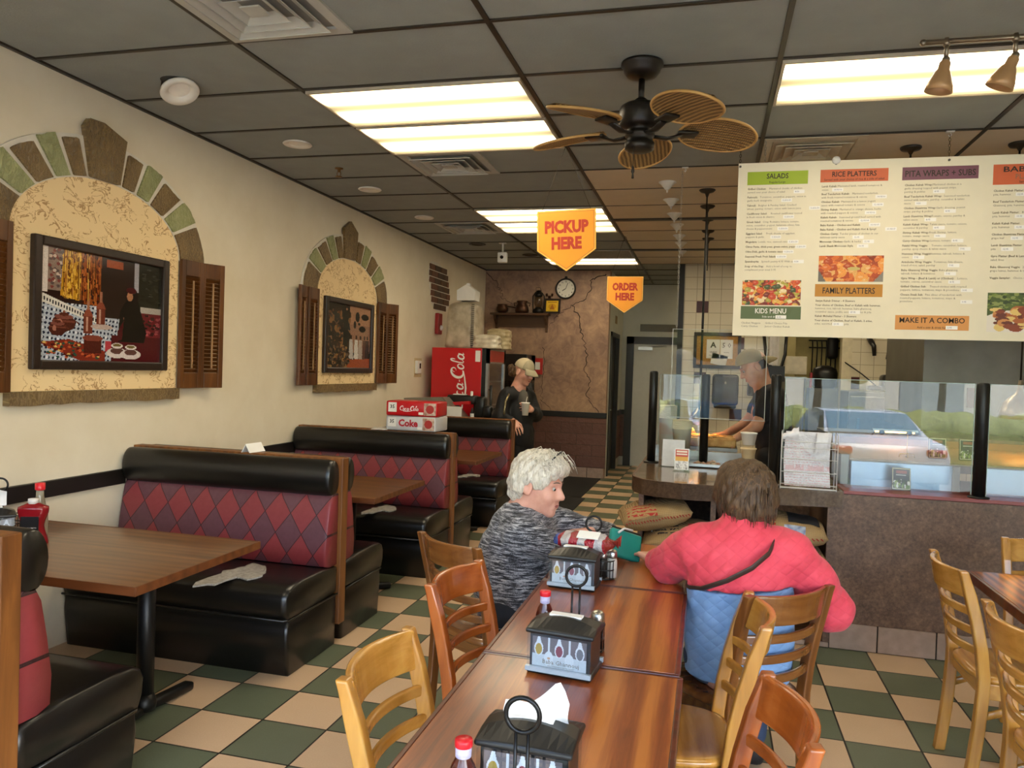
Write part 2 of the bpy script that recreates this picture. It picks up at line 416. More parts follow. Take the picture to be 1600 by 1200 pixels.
m = MB(); m.bb((.003, -.12, 2.3), (.008, .1, 2.42)); tag(m.build('restroom_sign', pm('amber_sign_plate', '8a6a28', .5), loc=(X1, 11.95, 0)), 'small amber sign above the dark corridor door', 'sign')
d2 = thing('door_2', 'flat grey metal back door at the end of the corridor', 'door', (-.84, YD, 0)); d2['kind'] = 'structure'
m = MB(); m.bb((-.41, -.03, 0), (.43, .01, 2.03)); m.build('door_leaf', pm('grey_metal_door', 'd8d8ce', .45, var=.03), d2)
m = MB(); m.bb((-.53, -.06, 0), (-.41, .0, 2.15)); m.bb((.43, -.06, 0), (.52, .0, 2.15)); m.bb((-.53, -.06, 2.03), (.52, .0, 2.15)); m.build('door_frame', blackm, d2)
m = MB(); m.bb((-.33, -.09, 1.93), (-.1, -.03, 1.98)); m.tube([(-.12, -.06, 1.985), (.05, -.12, 1.99), (.12, -.05, 1.99)], .008, 6); m.build('door_closer', steel, d2)
m = MB(); m.bb((-.32, -.012, -.06), (.32, 0, .06)); m.cyl((-.16, -.012, .04), (-.16, -.016, .04), .01, seg=8); m.cyl((.16, -.012, .04), (.16, -.016, .04), .01, seg=8)
tag(m.build('blank_sign_plate', pm('olive_sign_plate', '5b5232', .4), loc=(-.84, YD, 2.3)), 'olive rectangular sign plate on the wall above the grey back door', 'sign')
# white tiled kitchen wall with burgundy accents, corner and storage opening
t = NT('cream_kitchen_tile'); co = t.geo_pos(); sx = t.n('SeparateXYZ'); t.l(co, sx.inputs[0]); KT = .157
u = t.math('DIVIDE', t.math('ADD', t.math('ADD', sx.outputs[0], t.math('MULTIPLY', sx.outputs[1], 1.0)), 7.3), KT); v = t.math('DIVIDE', t.math('SUBTRACT', sx.outputs[2], .02), KT)
iu, iv = t.math('FLOOR', u), t.math('FLOOR', v)
acc = t.math('MULTIPLY', t.math('COMPARE', t.math('FLOORED_MODULO', t.math('ADD', iu, t.math('MULTIPLY', iv, 1.0)), 6.0), 1.0, .1), t.math('COMPARE', t.math('FLOORED_MODULO', iv, 3.0), 0.0, .1))
g2 = t.math('GREATER_THAN', t.math('MAXIMUM', edge(u), edge(v)), .48)
t.base(t.mix(g2, t.mix(acc, 'd9cfb4', '4d2a2c'), 'a3977c')); t.set(rough=.25); t.bump(t.math('SUBTRACT', 1.0, g2), .3, .002); MATS['ktile'] = t.m
YK = 10.5; XK = -.42
m = MB(); m.bb((XK, YK, 0), (.83, YK+.13, CEIL)); m.bb((.83, YK, 2.3), (1.62, YK+.13, CEIL)); m.bb((1.62, YK, 0), (4.6, YK+.13, CEIL)); struct(m.build('wall_kitchen', MATS['ktile']))
m = MB(); m.bb((XK-.03, YK-.01, 0), (XK+.04, YK+.14, CEIL)); struct(m.build('trim_3', rail_m))
m = MB(); m.bb((1.6, YK-.03, 0), (1.72, YK+.14, CEIL)); struct(m.build('trim_4', pm('cream_door_trim', 'cfc5a6', .5)))
m = MB(); m.bb((1.14, YK+.9, 0), (1.19, YD, CEIL)); m.bb((1.19, YK+.9, 0), (2.4, YK+.96, CEIL)); struct(m.build('wall_storage', pm('storage_wall_paint', 'b9ab72', .7)))
# right wall, storefront wall with big windows (behind the camera), ceiling
m = MB(); m.bb((XR, YF-.15, 0), (XR+.15, YD, CEIL)); struct(m.build('wall_right', cream))
m = MB()
m.bb((XL, YF-.15, 2.5), (XR, YF, CEIL)); m.bb((XL, YF-.15, 0), (XL+.5, YF, 2.5)); m.bb((XL+.5, YF-.15, 0), (XR-.3, YF, .12)); m.bb((XR-.3, YF-.15, 0), (XR, YF, 2.5))
struct(m.build('wall_front', cream))
frame_m = pm('bronze_window_frame', '2c2a28', .4, .6)
pane = glass_pane('storefront_glass', (.96, .97, .97), 1.0)
xs = [XL+.5, -1.3, .8, XR-.3]
for i in range(3):
    a, b = xs[i], xs[i+1]
    wn_ = thing('window_%d' % (i+1), 'tall storefront window behind the tables', 'window', ((a+b)/2, YF-.08, .12)); wn_['kind'] = 'structure'; h = (b-a)/2
    m = MB(); m.bb((-h, -.05, 0), (-h+.035, .05, 2.38)); m.bb((h-.035, -.05, 0), (h, .05, 2.38)); m.bb((-h, -.05, 0), (h, .05, .05)); m.bb((-h, -.05, 2.33), (h, .05, 2.38)); m.build('window_frame', frame_m, wn_)
    m = MB(); m.bb((-h+.03, -.004, .04), (h-.03, .004, 2.34)); m.build('window_pane', pane, wn_)
dark_tile = pm('charcoal_ceiling_tile', '92958f', .85, var=.05, scale=6, bump=.25, bscale=90)
kit_tile = pm('tan_kitchen_ceiling_tile', 'cdbda4', .6, var=.04, scale=5)
m = MB(); m.mat(dark_tile); m.bb((XL-.15, YF-.15, CEIL), (XR+.15, 14.2, CEIL+.1))
m.mat(kit_tile); xb, xc = GX0+1.2192, GX0+2.4384; y4 = GY0+4*.6096; y3 = GY0+3*.6096; y12 = GY0+12*.6096
m.bb((xb, y4, CEIL-.004), (xc, y12, CEIL+.01)); m.bb((xc, y3, CEIL-.004), (XR, YK, CEIL+.01))
struct(m.build('ceiling', None))
grid_m = pm('dark_bronze_grid', '3a332a', .45, .3)
m = MB(); gw = .024
for k in range(-1, 7):
    x = GX0+1.2192*k
    if XL < x < XR: m.bb((x-gw/2, YF, CEIL-.008), (x+gw/2, YD, CEIL+.002))
for j in range(-7, 17):
    y = GY0+.6096*j; wd = gw*(.5 if j > 3 else .85)
    if YF < y < YD: m.bb((XL, y-wd/2, CEIL-.0075), (XR, y+wd/2, CEIL+.002))
for j in (7, 10): m.bb((xb, GY0+.6096*j-.035, CEIL-.02), (xc, GY0+.6096*j+.03, CEIL))
struct(m.build('trim_5', grid_m))
m = MB(); m.bb((XL, YF, CEIL-.012), (XL+.022, YB, CEIL)); m.bb((XL, YB-.022, CEIL-.012), (X1, YB, CEIL)); struct(m.build('trim_6', grid_m))
# ------------------------------------------------------------------ outside (seen mirrored in the counter glass)
asphalt = pm('parking_asphalt', '6f6f6c', .9, var=.15, scale=4)
m = MB(); m.bb((-30, -45, -.52), (30, YF-.9, -.4)); struct(m.build('ground', asphalt))
m = MB(); m.bb((-12, YF-1.6, -.4), (12, YF-.15, -.05)); struct(m.build('ground_sidewalk', pm('sidewalk_concrete', 'b5b0a4', .85, var=.08, scale=8)))
# ================================================================== CEILING FIXTURES
t = NT('lit_diffuser'); co = t.coord(); sx = t.n('SeparateXYZ'); t.l(co, sx.inputs[0])
tubes = t.math('POWER', t.math('ABSOLUTE', t.math('COSINE', t.math('MULTIPLY', t.math('SUBTRACT', sx.outputs[1], .13), PI/.3))), 3.0)
ends = t.math('SUBTRACT', 1.0, t.math('POWER', t.math('DIVIDE', t.math('ABSOLUTE', sx.outputs[0]), .62), 8.0))
st = t.math('MULTIPLY', t.math('ADD', t.math('MULTIPLY', tubes, 4.4), .42), t.math('ADD', t.math('MULTIPLY', ends, .7), .3))
em = t.n('Emission'); t.l(t.ramp(tubes, [(0, 'ffe2a4'), (1, 'fff1d6')]), em.inputs[0]); t.l(t.math('MULTIPLY', st, LAMP := 2.1), em.inputs[1]); t.l(em.outputs[0], t.out.inputs[0])
lit = t.m
fr_w = pm('fixture_frame', 'b9ac97', .4)
def fixture(i, j, label, loc_dx=0.0):
    x = GX0+1.2192*(i+.5); y = GY0+.6096*(j+.5)
    o = thing('fluorescent_light', label, 'ceiling light', (x, y, CEIL-.012), 0, 'lit fluorescent ceiling panels')
    m = MB(); a, b, wd = .597, .292, .014
    for q in (-1, 1):
        m.box((0, q*(b-wd/2), 0), (2*a, wd, .02)); m.box((q*(a-wd/2), 0, 0), (wd, 2*b-2*wd, .02))
    m.build('frame', fr_w, o)
    m = MB(); m.bb((-a+wd, -b+wd, -.003), (a-wd, b-wd, .004)); m.build('diffuser', lit, o)
    return o
fixture(0, 1, 'lit ceiling panel left of the fan, the nearer of the large pair')
fixture(0, 2, 'lit ceiling panel left of the fan, the farther of the large pair')
fixture(0, 6, 'lit ceiling panel behind the pickup sign, nearer of its pair')
fixture(0, 7, 'lit ceiling panel behind the pickup sign, farther of its pair')
fixture(0, 11, 'farthest lit ceiling panel, in front of the brown cracked wall')
fixture(2, 1, 'lit ceiling panel at the right above the menu board with track spots before it')
for i_, j_ in ((0, -3), (2, -3)): fixture(i_, j_, 'lit ceiling panel over the front tables beside the storefront')
# unseen panels added to brighten the kitchen; the last one lights the corridor
for i_, j_ in ((2, 6), (3, 6), (2, 9), (3, 9), (2, 14)): fixture(i_, j_, 'unseen ceiling panel added to light the kitchen and corridor')
diff_w = pm('diffuser_white_metal', 'b4b2a8', .5, var=.06)
def vent(x, y, label, mat=None, s=.59, loc_z=0):
    o = thing('air_vent', label, 'ceiling vent', (x, y, CEIL), 0, 'square ceiling air diffusers'); h = s/2
    def ring(m, r0, r1, z0, z1):
        P = lambda r, z: [(-r, -r, z), (r, -r, z), (r, r, z), (-r, r, z)]
        m.raw(P(r0, z0)+P(r1, z1), [(k, (k+1) % 4, 4+(k+1) % 4, 4+k) for k in range(4)])
    m = MB(); ring(m, h, h, 0, -.012); ring(m, h, h-.05, -.012, -.012); ring(m, h-.05, h-.06, -.012, -.002); m.build('frame', mat or diff_w, o, recalc=False)
    for k, r in enumerate((.225, .165, .105)):
        m = MB(); ring(m, r, r-.05, -.03, -.004); ring(m, r, r, -.034, -.03); m.build('louver', mat or diff_w, o, recalc=False)
    m = MB(); m.box((0, 0, -.026), (.09, .09, .006)); m.build('center_plate', mat or diff_w, o)
    m = MB(); m.bb((-h+.04, -h+.04, -.003), (h-.04, h-.04, -.001)); m.build('duct_opening', pm('duct_plate', '8f8c83', .7), o)
    return o
vent(GX0+.31, GY0-.305, 'pale square ceiling vent at the top edge above the large arch')
vent(GX0+.31, GY0+.6096*3.5, 'square ceiling vent touching the large pair of lit panels')
vent(GX0-.31, GY0+.6096*7.5, 'small far square ceiling vent nearest the cream wall')
vent(xc+.31, GY0+.6096*3.5, 'cream square ceiling vent just above the menu board', pm('cream_vent_metal', 'c9bda4', .5))
m = MB(); m.bb((-.29, -.28, -.006), (.29, .28, .006))
o = thing('return_grille', 'dusty perforated ceiling grille behind the pickup sign tip', 'ceiling vent', (GX0+.9, GY0+.6096*10.5, CEIL-.006))
m.build('panel', pm('dusty_grille', '8d8a80', .8, var=.5, scale=120), o); m = MB()
for q in (-1, 1): m.box((0, q*.285, -.004), (.6, .02, .012)); m.box((q*.29, 0, -.004), (.02, .57, .012))
m.build('frame', diff_w, o)
# recessed cans
white_trim = pm('white_can_trim', 'e6dfd2', .45, var=.03); lens = pm('frosted_lens', 'f0e8da', .35)
def can(x, y, label, tilt=None):
    o = thing('recessed_light', label, 'ceiling light', (x, y, CEIL), 0, 'round recessed lights along the left')
    m = MB(); m.lathe([(.092, -.001), (.097, -.007), (.09, -.013), (.07, -.009), (.058, -.003)], seg=32, caps=False); m.build('trim_ring', white_trim, o)
    m = MB(); m.lathe([(0, -.003), (.059, -.003)], seg=24, caps=False); m.build('lens', lens, o); return o
for x, y, l in ((-2.743, 4.652, 'round recessed light nearest the large lit panels'), (-2.818, 5.945, 'second round recessed light along the cream wall'), (-2.789, 7.132, 'round recessed light beside the small far vent')): can(x, y, l)
o = thing('hanging_downlight', 'white round downlight hanging loose and tilted from its ceiling hole', 'ceiling light', (-2.80, 3.52, CEIL))
Mt = Matrix.Translation((.02, .0, -.055)) @ Euler((R(-10), R(-26), 0)).to_matrix().to_4x4()
m = MB(); m.lathe([(.066, .022), (.095, .012), (.1, .0), (.094, -.009), (.066, -.004), (.054, .012)], seg=36, M=Mt, caps=False); m.build('trim_ring', white_trim, o)
m = MB(); m.lathe([(0, .012), (.055, .012)], seg=24, M=Mt, caps=False); m.build('lens', lens, o)
m = MB(); m.lathe([(.066, .02), (.06, .05), (.035, .07), (.02, .09), (0, .092)], seg=24, M=Mt, caps=False); m.build('lamp_can', pm('grey_can_metal', '8f9092', .35, .7), o)
m = MB(); m.tube([(-.075, -.02, .0), (-.08, -.02, -.03), (-.05, -.01, -.075)], .004, 6); m.tube([(-.075, -.02, .0), (-.03, -.02, -.01), (-.01, 0, -.02)], .004, 6); m.build('spring_clip', pm('dull_wire', '6d6a62', .4, .8), o)
m = MB(); m.lathe([(0, -.003), (.08, -.003), (.082, 0)], seg=24, caps=False); m.build('hole_shade_disc', pm('duct_shadow', '3c3a34', .9), o)  # flat dark disc; the shade inside the hole is its colour
for x, y, l in ((-2.74, 8.75, 'dark unlit round ceiling can nearest the brown wall corner'), (-2.3, 9.62, 'dark unlit round ceiling can beyond the white camera')):
    o = thing('dark_recessed_can', l, 'ceiling light', (x, y, CEIL)); m = MB(); m.lathe([(.1, 0), (.1, -.008), (.07, -.008), (.068, -.002), (0, -.002)], seg=28); m.build('trim_ring', pm('dark_can', '26241f', .5), o)
brass = pm('dull_brass', '8a6a45', .35, .9)
o = thing('fire_sprinkler', 'small brass fire sprinkler on the ceiling by the recessed lights', 'sprinkler', (-2.765, 5.29, CEIL))
m = MB(); m.lathe([(.032, 0), (.03, -.008), (.012, -.01), (.011, -.03), (.006, -.032)], seg=16); m.build('body', brass, o)
m = MB(); m.lathe([(0, -.062), (.026, -.062), (.028, -.065), (0, -.067)], seg=12, caps=False); m.tube([(-.012, 0, -.03), (-.016, 0, -.045), (-.006, 0, -.062)], .003, 6); m.tube([(.012, 0, -.03), (.016, 0, -.045), (.006, 0, -.062)], .003, 6); m.build('deflector', brass, o)
wplast = pm('white_plastic', 'e4e2dc', .4, var=.02)
o = thing('security_camera', 'small white square camera hanging from the ceiling', 'camera', (-2.41, 8.7, CEIL))
m = MB(); m.box((0, 0, -.004), (.09, .05, .008)); m.cyl((0, 0, 0), (0, 0, -.11), .012); m.build('bracket', wplast, o)
m = MB(); m.rbox((0, 0, -.17), (.11, .07, .12), .012); m.build('housing', wplast, o)
m = MB(); m.cyl((0, -.036, -.17), (0, -.045, -.17), .02); m.build('lens', pm('black_lens', '101010', .1), o)
# ceiling fan with five woven palm-leaf blades
bronze = pm('oil_rubbed_bronze', '2b2622', .38, .55, var=.1)
fan = thing('ceiling_fan', 'dark bronze ceiling fan with five woven wicker leaf blades', 'ceiling fan', (-.366, 3.68, CEIL))
m = MB(); m.lathe([(.062, 0), (.098, -.004), (.1, -.018), (.088, -.026), (.084, -.048), (.07, -.064), (.032, -.074), (.0, -.074)], seg=36); m.build('canopy', bronze, fan)
m = MB(); m.cyl((0, 0, -.08), (0, 0, -.2), .015); m.lathe([(.015, -.165), (.034, -.18), (.036, -.2), (.03, -.205)], seg=20); m.build('downrod', bronze, fan)
m = MB(); m.lathe([(.03, -.19), (.078, -.2), (.096, -.213), (.1, -.228), (.1, -.295), (.086, -.31), (.062, -.315), (.062, -.33), (.07, -.335), (.07, -.35), (.06, -.355), (.062, -.375), (.07, -.38), (.068, -.41), (.05, -.418), (0, -.42)], seg=40); m.build('motor_housing', bronze, fan)
t = NT('woven_wicker'); co = t.coord(); wv = t.n('TexWave', wave_type='BANDS', bands_direction='Y'); t.l(co, wv.inputs[0]); wv.inputs['Scale'].default_value = 16; wv.inputs['Distortion'].default_value = 1.0
wv2 = t.n('TexWave', wave_type='BANDS', bands_direction='X'); t.l(co, wv2.inputs[0]); wv2.inputs['Scale'].default_value = 30
f = t.math('MULTIPLY', wv.outputs['Fac'], t.math('ADD', t.math('MULTIPLY', wv2.outputs['Fac'], .6), .4)); t.base(t.ramp(f, [(0, '5f4524'), (.5, '9a7642'), (1, 'bd9860')])); t.set(rough=.6); t.bump(f, .8, .006); wicker = t.m
rim = pm('wicker_rim', 'b98f52', .55)
BL, BW, BR0 = .37, .135, .19
for k in range(5):
    a = R(19+72*k)
    arm = MB(); arm.tube([(.06, 0, -.345), (.13, 0, -.352), (.2, 0, -.33)], .012, 8, flat=(.022, .007)); arm.rbox((.225, 0, -.325), (.1, .075, .014), .006, 2)
    ao = arm.build('blade_arm', bronze, fan, rot=(0, 0, a))
    b = MB(); N = 28; top = []; q = R(14)
    def pt(s_, wv_, zoff):
        x = BR0+BL*s_; hw = BW*math.sin(PI*min(1, (.10+.9*s_)))**.62 if s_ < 1 else 0
        hw = BW*(max(0, 1-abs((s_-.5)/.505)**2.2))**.52
        y = wv_*hw; return Vector((x, y*math.cos(q), -.317-y*math.sin(q)+zoff-.03*s_*s_+.01*(1-wv_*wv_)))
    for zo, flip in ((0, 0), (.009, 1)): b.grid_surface(lambda u, v, zo=zo: pt(v, 2*u-1, zo), 9, N)
    bo = b.build('blade', wicker, fan, rot=(0, 0, a))
    e = MB(); loop = [pt(s_/40, 1, .004) for s_ in range(41)]+[pt(s_/40, -1, .004) for s_ in range(40, -1, -1)]
    e.tube(loop, .0065, 6, closed=True); ro = e.build('blade_rim', rim, fan, rot=(0, 0, a))
m = MB(); m.cyl((-.02, -.06, -.4), (-.02, -.065, -.5), .0015, seg=6); m.lathe([(.002, 0), (.007, -.012), (.008, -.03), (.004, -.038), (.006, -.06), (0, -.062)], c=(-.02, -.065, -.5), seg=12); m.build('pull_chain', pm('dark_chain', '2a241e', .4, .5), fan)
# track light
nickel = pm('warm_satin_nickel', '8b7d6b', .35, .85)
tr = thing('track_light', 'satin nickel track rail with bell spotlights at the upper right', 'track light', (.81, 3.56, CEIL))
m = MB(); m.cyl((0, 0, -.045), (1.3, .015, -.045), .011, seg=12); m.ell((0, 0, -.045), (.014, .014, .014)); m.cyl((.65, .007, 0), (.65, .007, -.045), .014); m.lathe([(.06, 0), (.058, -.012), (.02, -.018)], c=(.65, .007, 0)); m.build('rail', nickel, tr)
shade_m = pm('frosted_amber_shade', 'b78f63', .35, .2, var=.06)
for k, (x, rx, ry) in enumerate(((.09, 4, 10), (.345, 10, 22), (.75, 8, 12), (1.1, 8, -10))):
    m = MB(); m.cyl((x, .004, -.03), (x, .004, -.115), .009); m.cyl((x, .004, -.04), (x, .004, -.062), .014); m.ell((x, .004, -.12), (.016, .016, .016))
    so_ = m.build('spot_stem', nickel, tr)
    Ms = Matrix.Translation((x, .004, -.12)) @ Euler((R(rx), R(ry), 0)).to_matrix().to_4x4()
    m = MB(); m.lathe([(.014, 0), (.022, -.012), (.023, -.04), (.03, -.05), (.05, -.1), (.055, -.13), (.051, -.13), (.046, -.1), (.026, -.052), (0, -.046)], seg=28, M=Ms, caps=False); m.build('lamp_shade', shade_m, so_)
# row of white cone canopies and row of dark pendant canopies over the counter
cords = pm('black_cord', '151413', .5)
wl = ['nearest', 'second', 'third', 'fourth', 'fifth', 'sixth', 'farthest']
for k, y in enumerate((5.99, 6.59, 7.17, 7.69, 8.29, 8.75, 9.25)):
    o = thing('white_cone_canopy', 'white cone ceiling canopy over the counter, %s of the row' % wl[k], 'ceiling canopy', (-.373, y, CEIL), 0, 'white cone canopies in a row')
    m = MB(); m.lathe([(.066, 0), (.068, -.006), (.05, -.02), (.02, -.055), (.014, -.062), (0, -.062)], seg=28); m.build('cone', pm('white_canopy', 'dcd9d0', .4), o)
    m = MB(); m.cyl((0, 0, -.06), (0, 0, -.085), .008, .005); m.build('cord_tip', wplast, o)
bronze_c = pm('dark_canopy_metal', '35302a', .45, .5)
dome_b = pm('brushed_dome', '9c8f7d', .3, .9)
warm = emis('heat_lamp_bulb', 'ffab4e', 90)
def pendant(x, y, zb, label, grp, lit_=False, on=True):
    o = thing('heat_lamp_pendant' if lit_ else 'dark_pendant', label, 'pendant lamp', (x, y, CEIL), 0, grp)
    m = MB(); m.lathe([(.06, 0), (.062, -.012), (.055, -.022), (.02, -.028), (.008, -.05), (0, -.05)], seg=28); m.build('canopy', bronze_c, o)
    m = MB(); m.cyl((0, 0, -.04), (0, 0, zb-CEIL+.2), .006, seg=8); m.build('cord', cords, o)
    z = zb-CEIL
    m = MB(); m.lathe([(.012, .26), (.018, .2), (.03, .17), (.06, .15), (.1, .1), (.118, .04), (.12, 0), (.115, .002), (.112, .04), (.09, .1), (.05, .14), (0, .15)], c=(0, 0, z), seg=36, caps=False); m.build('lamp_shade', dome_b, o)
    m = MB(); m.ell((0, 0, z+.06), (.035, .035, .045)); b = m.build('bulb', warm if on else lens, o)
    return o
for k, y in enumerate((6.277, 6.87, 7.43, 8.05, 8.5)):
    o = thing('dark_pendant_canopy', 'dark round pendant canopy over the order counter, %s of five' % ['nearest', 'second', 'middle', 'fourth', 'farthest'][k], 'ceiling canopy', (-.079, y, CEIL), 0, 'dark pendant canopies in a row')
    m = MB(); m.lathe([(.062, 0), (.064, -.008), (.05, -.022), (.018, -.032), (.008, -.06), (0, -.06)], seg=28); m.build('canopy', bronze_c, o)
    m = MB(); m.cyl((0, 0, -.05), (0, .0, 1.2-CEIL if k in (0, 1) else -.35), .006, seg=8); m.build('cord', cords, o)
    if k < 2:
        m = MB(); m.lathe([(.012, .12), (.03, .1), (.07, .06), (.08, 0), (.076, .002), (.06, .06), (0, .09)], c=(0, 0, 1.16-CEIL), seg=28, caps=False); m.build('lamp_shade', dome_b, o)
        m = MB(); m.ell((0, 0, 1.2-CEIL), (.03, .03, .035)); m.build('bulb', warm, o)
pendant(1.155, 5.27, 1.98, 'dark pendant canopy behind the menu board top, left one', 'pendants behind the menu board', True, False)
pendant(1.755, 5.27, 1.98, 'dark pendant canopy behind the menu board top, at the right edge', 'pendants behind the menu board', True, False)
pendant(2.0, 5.8, 1.33, 'brushed dome heat lamp glowing behind the counter glass', 'heat lamps over the serving line', True)
# ================================================================== LEFT WALL DECORATION
stone_b = pm('bronze_faux_stone', '4a3a22', .36, .0, var=.3, scale=9, bump=1.0, bscale=34, col2='7d6440', spec=.6)
stone_g = pm('green_faux_stone', '767a48', .36, .0, var=.2, scale=9, bump=1.0, bscale=34, col2='a9aa72', spec=.6)
t = NT('flecked_stucco'); co = t.geo_pos(); n = t.noise(t.mapping(co, (1, 9, 13)), 1.0, 3, .55, 2.2); n2 = t.noise(co, 9, 2)
f = t.math('MULTIPLY', t.math('LESS_THAN', t.math('ABSOLUTE', t.math('SUBTRACT', n, .5)), .022), t.math('GREATER_THAN', n2, .47))
t.base(t.mix(t.math('MULTIPLY', f, .75), 'efd3a0', 'a06c36')); t.set(rough=.65); t.bump(t.noise(co, 25, 3), .15, .004); stucco = t.m
def faux_stone(name, c0, c1, c2):
    t = NT(name); co = t.coord(); n = t.noise(t.mapping(co, (1, 16, 7)), 1.6, 5, .62, 2.2); n2 = t.noise(co, 7, 4, .6)
    ridge = t.math('SUBTRACT', 1.0, t.math('MULTIPLY', t.math('ABSOLUTE', t.math('SUBTRACT', n, .5)), 5.0)); ridge = t.math('POWER', t.math('MAXIMUM', ridge, 0.0), 5.0)
    t.base(t.mix(t.math('MULTIPLY', ridge, .55), t.ramp(n2, [(.32, c0), (.68, c1)]), c2)); t.set(rough=.38); t.bump(t.math('ADD', n2, t.math('MULTIPLY', ridge, .6)), .8, .006); return t.m
stone_b = faux_stone('bronze_faux_stone_relief', '5e4a2f', '816841', 'b89a62'); stone_g = faux_stone('green_faux_stone_relief', '868a58', 'a3a670', 'ccce9a')
groutw = pm('pale_grout', 'dfd8ca', .8)
oak_s = wood('shutter_oak', '3d220d', '5a3413', '74481f', 'Z', 1.0, .35)
def arch(yc, label, keyp):
    root = thing('arched_niche', label, 'wall decoration', (XL+.002, yc, 0), 0, 'faux stone arches with shutters')
    z0, z1, hw = 1.36, 2.17, .612
    P = plane_left(0, 0, 0)
    el = lambda a, A, B: (A*math.cos(a), z1+B*math.sin(a))
    m = MB(); m.prism([(-hw, z0), (hw, z0)]+[el(PI*k/40, hw, .35) for k in range(41)], 0, .012, P); m.build('stucco_panel', stucco, root)
    cuts = [0, 27, 43, 58, 70, 81]; angs = [R(c) for c in cuts]; 
    m = MB(); m.prism([el(PI*k/48, .862, .572) for k in range(49)]+[el(PI*k/48, hw, .35) for k in range(48, -1, -1)], 0, .014, P); m.build('grout_bed', groutw, root)
    segs = []
    for sgn in (1, -1):
        for k in range(5): f_ = 1 if sgn > 0 else .95; segs.append((sgn, angs[k]*f_, angs[k+1]*f_, k))
    segs.append((0, R(81), R(99), 9))
    for sgn, a0, a1, k in segs:
        if sgn < 0: a0, a1 = PI-a1, PI-a0
        g = .024; ext = [0, .012, -.01, .016, -.004][k] if k < 9 else .1
        n_ = 6; out = []
        for q in range(n_+1):
            a = a0+g+(a1-a0-2*g)*q/n_; e = ext+random.uniform(-.005, .005); out.append(el(a, .845+e, .555+e))
        inn = [el(a1-g-(a1-a0-2*g)*q/n_, hw+.008, .358) for q in range(n_+1)]
        if k == 9: out = keyp; inn = []
        m = MB(); m.prism(out+inn, .008, .025+(.01 if k == 9 else 0), P)
        m.build('stone', stone_g if k in (1, 3) else stone_b, root, bevel=.008)
    m = MB(); n_ = 20
    m.prism([(-.615, 1.29)]+[(-.615+1.23*q/n_, 1.292+random.uniform(-.004, .006)) for q in range(n_+1)]+[(.615, 1.362), (-.615, 1.362)], 0, .04, P); m.build('sill', stone_b, root, bevel=.006)
    for sgn in (1, -1):
        for leaf in (0, 1):
            wd = .2 if leaf == 0 else .17; a = R(3) if leaf == 0 else R(24 if sgn > 0 else 10)
            # local frame: x along the wall, y up, z out
            x0 = .612 if leaf == 0 else .612+.198
            Q = P @ Matrix.Translation((sgn*x0, 0, .02)) @ Matrix.Rotation(-sgn*a, 4, 'Y')
            def bx(m, xa, xb, ya, yb, za, zb): m.box(((xa+xb)/2*sgn, (ya+yb)/2, (za+zb)/2), (abs(xb-xa), yb-ya, zb-za), M=Q)
            m = MB(); zb, zt = 1.36, 2.185; st_ = .035
            bx(m, 0, st_, zb, zt, 0, .024); bx(m, wd-st_, wd, zb, zt, 0, .024); bx(m, st_, wd-st_, zb, zb+.1, 0, .024); bx(m, st_, wd-st_, zt-.1, zt, 0, .024)
            so_ = m.build('shutter', oak_s, root, bevel=.003)
            m = MB(); ns = 24
            for q in range(ns):
                y = zb+.1+(zt-zb-.2)*(q+.5)/ns
                m.box((sgn*wd/2, y, .012), (wd-2*st_, .026, .006), (R(40), 0, 0), M=Q)
            m.build('louver_slats', oak_s, so_)
            m = MB(); bx(m, wd/2-.006, wd/2+.006, zb+.13, zt-.13, .022, .032); m.build('tilt_rod', pm('worn_rod', '9a7650', .5), so_, bevel=.002)
    return root
arch(3.6, 'large faux stone arch with wooden shutters at the left edge of the wall', [(.08, 2.522), (.125, 2.78), (-.045, 2.835), (-.15, 2.83), (-.185, 2.78), (-.13, 2.52)])
arch(6.595, 'smaller looking faux stone arch with shutters, nearer the red fridge', [(.085, 2.525), (.11, 2.79), (-.04, 2.875), (-.17, 2.79), (-.14, 2.52)])
frame_d = pm('dark_walnut_frame', '2a1e18', .3, var=.2, scale=30)
def picture(yc, zc, W, H, label, pt):
    o = thing('framed_picture', label, 'picture', (XL+.012, yc, zc)); P = plane_left(0, 0, 0); wd = .05
    m = MB()
    for s_ in (1, -1):
        m.box((s_*(W/2-wd/2), 0, .018), (wd, H, .036), M=P); m.box((0, s_*(H/2-wd/2), .018), (W-2*wd, wd, .034), M=P)
    m.build('frame', frame_d, o, bevel=.008)
    pt.build('print', o, P @ Matrix.Translation((0, 0, .014)), W-2*wd+.01, H-2*wd+.01, .12); return o
p = Paint(200, 150, '2a1512')   # courtyard room with copper pots, curtains, figure in dark robe
p.rect(0, 0, 1, .52, 'aeb6c4'); rs = p.rs
p.put((p.Y < .52) & (np.sin((p.X+.55*p.Y)*115)*np.sin((p.X-.9*p.Y)*95) > .32), '20243a'); p.put((p.Y < .52) & (np.sin((p.X+.55*p.Y)*57)*np.sin((p.X-.9*p.Y)*48) < -.75), 'd4d8e0')
p.poly([(0, .52), (.5, .33), (.5, .38), (0, .6)], 'd8d4cc')
for k in range(24): p.rect(.015+k*.02, .535-.008*k, .027+k*.02, .565-.008*k, '2c2b30')
p.rect(0, .6, .06, 1, 'd9cfc8'); p.rect(.06, .62, .19, 1, '8a7468')
for k in range(60): p.ell(rs.uniform(.07, .18), rs.uniform(.64, .98), .012, .014, rs.choice(['5a4a48', 'c7b2a4', '7b3f38']))
p.poly([(.17, 1), (.3, 1), (.29, .55), (.15, .58)], 'c08a22'); p.poly([(.3, 1), (.46, 1), (.45, .52), (.31, .53)], '8a4418')
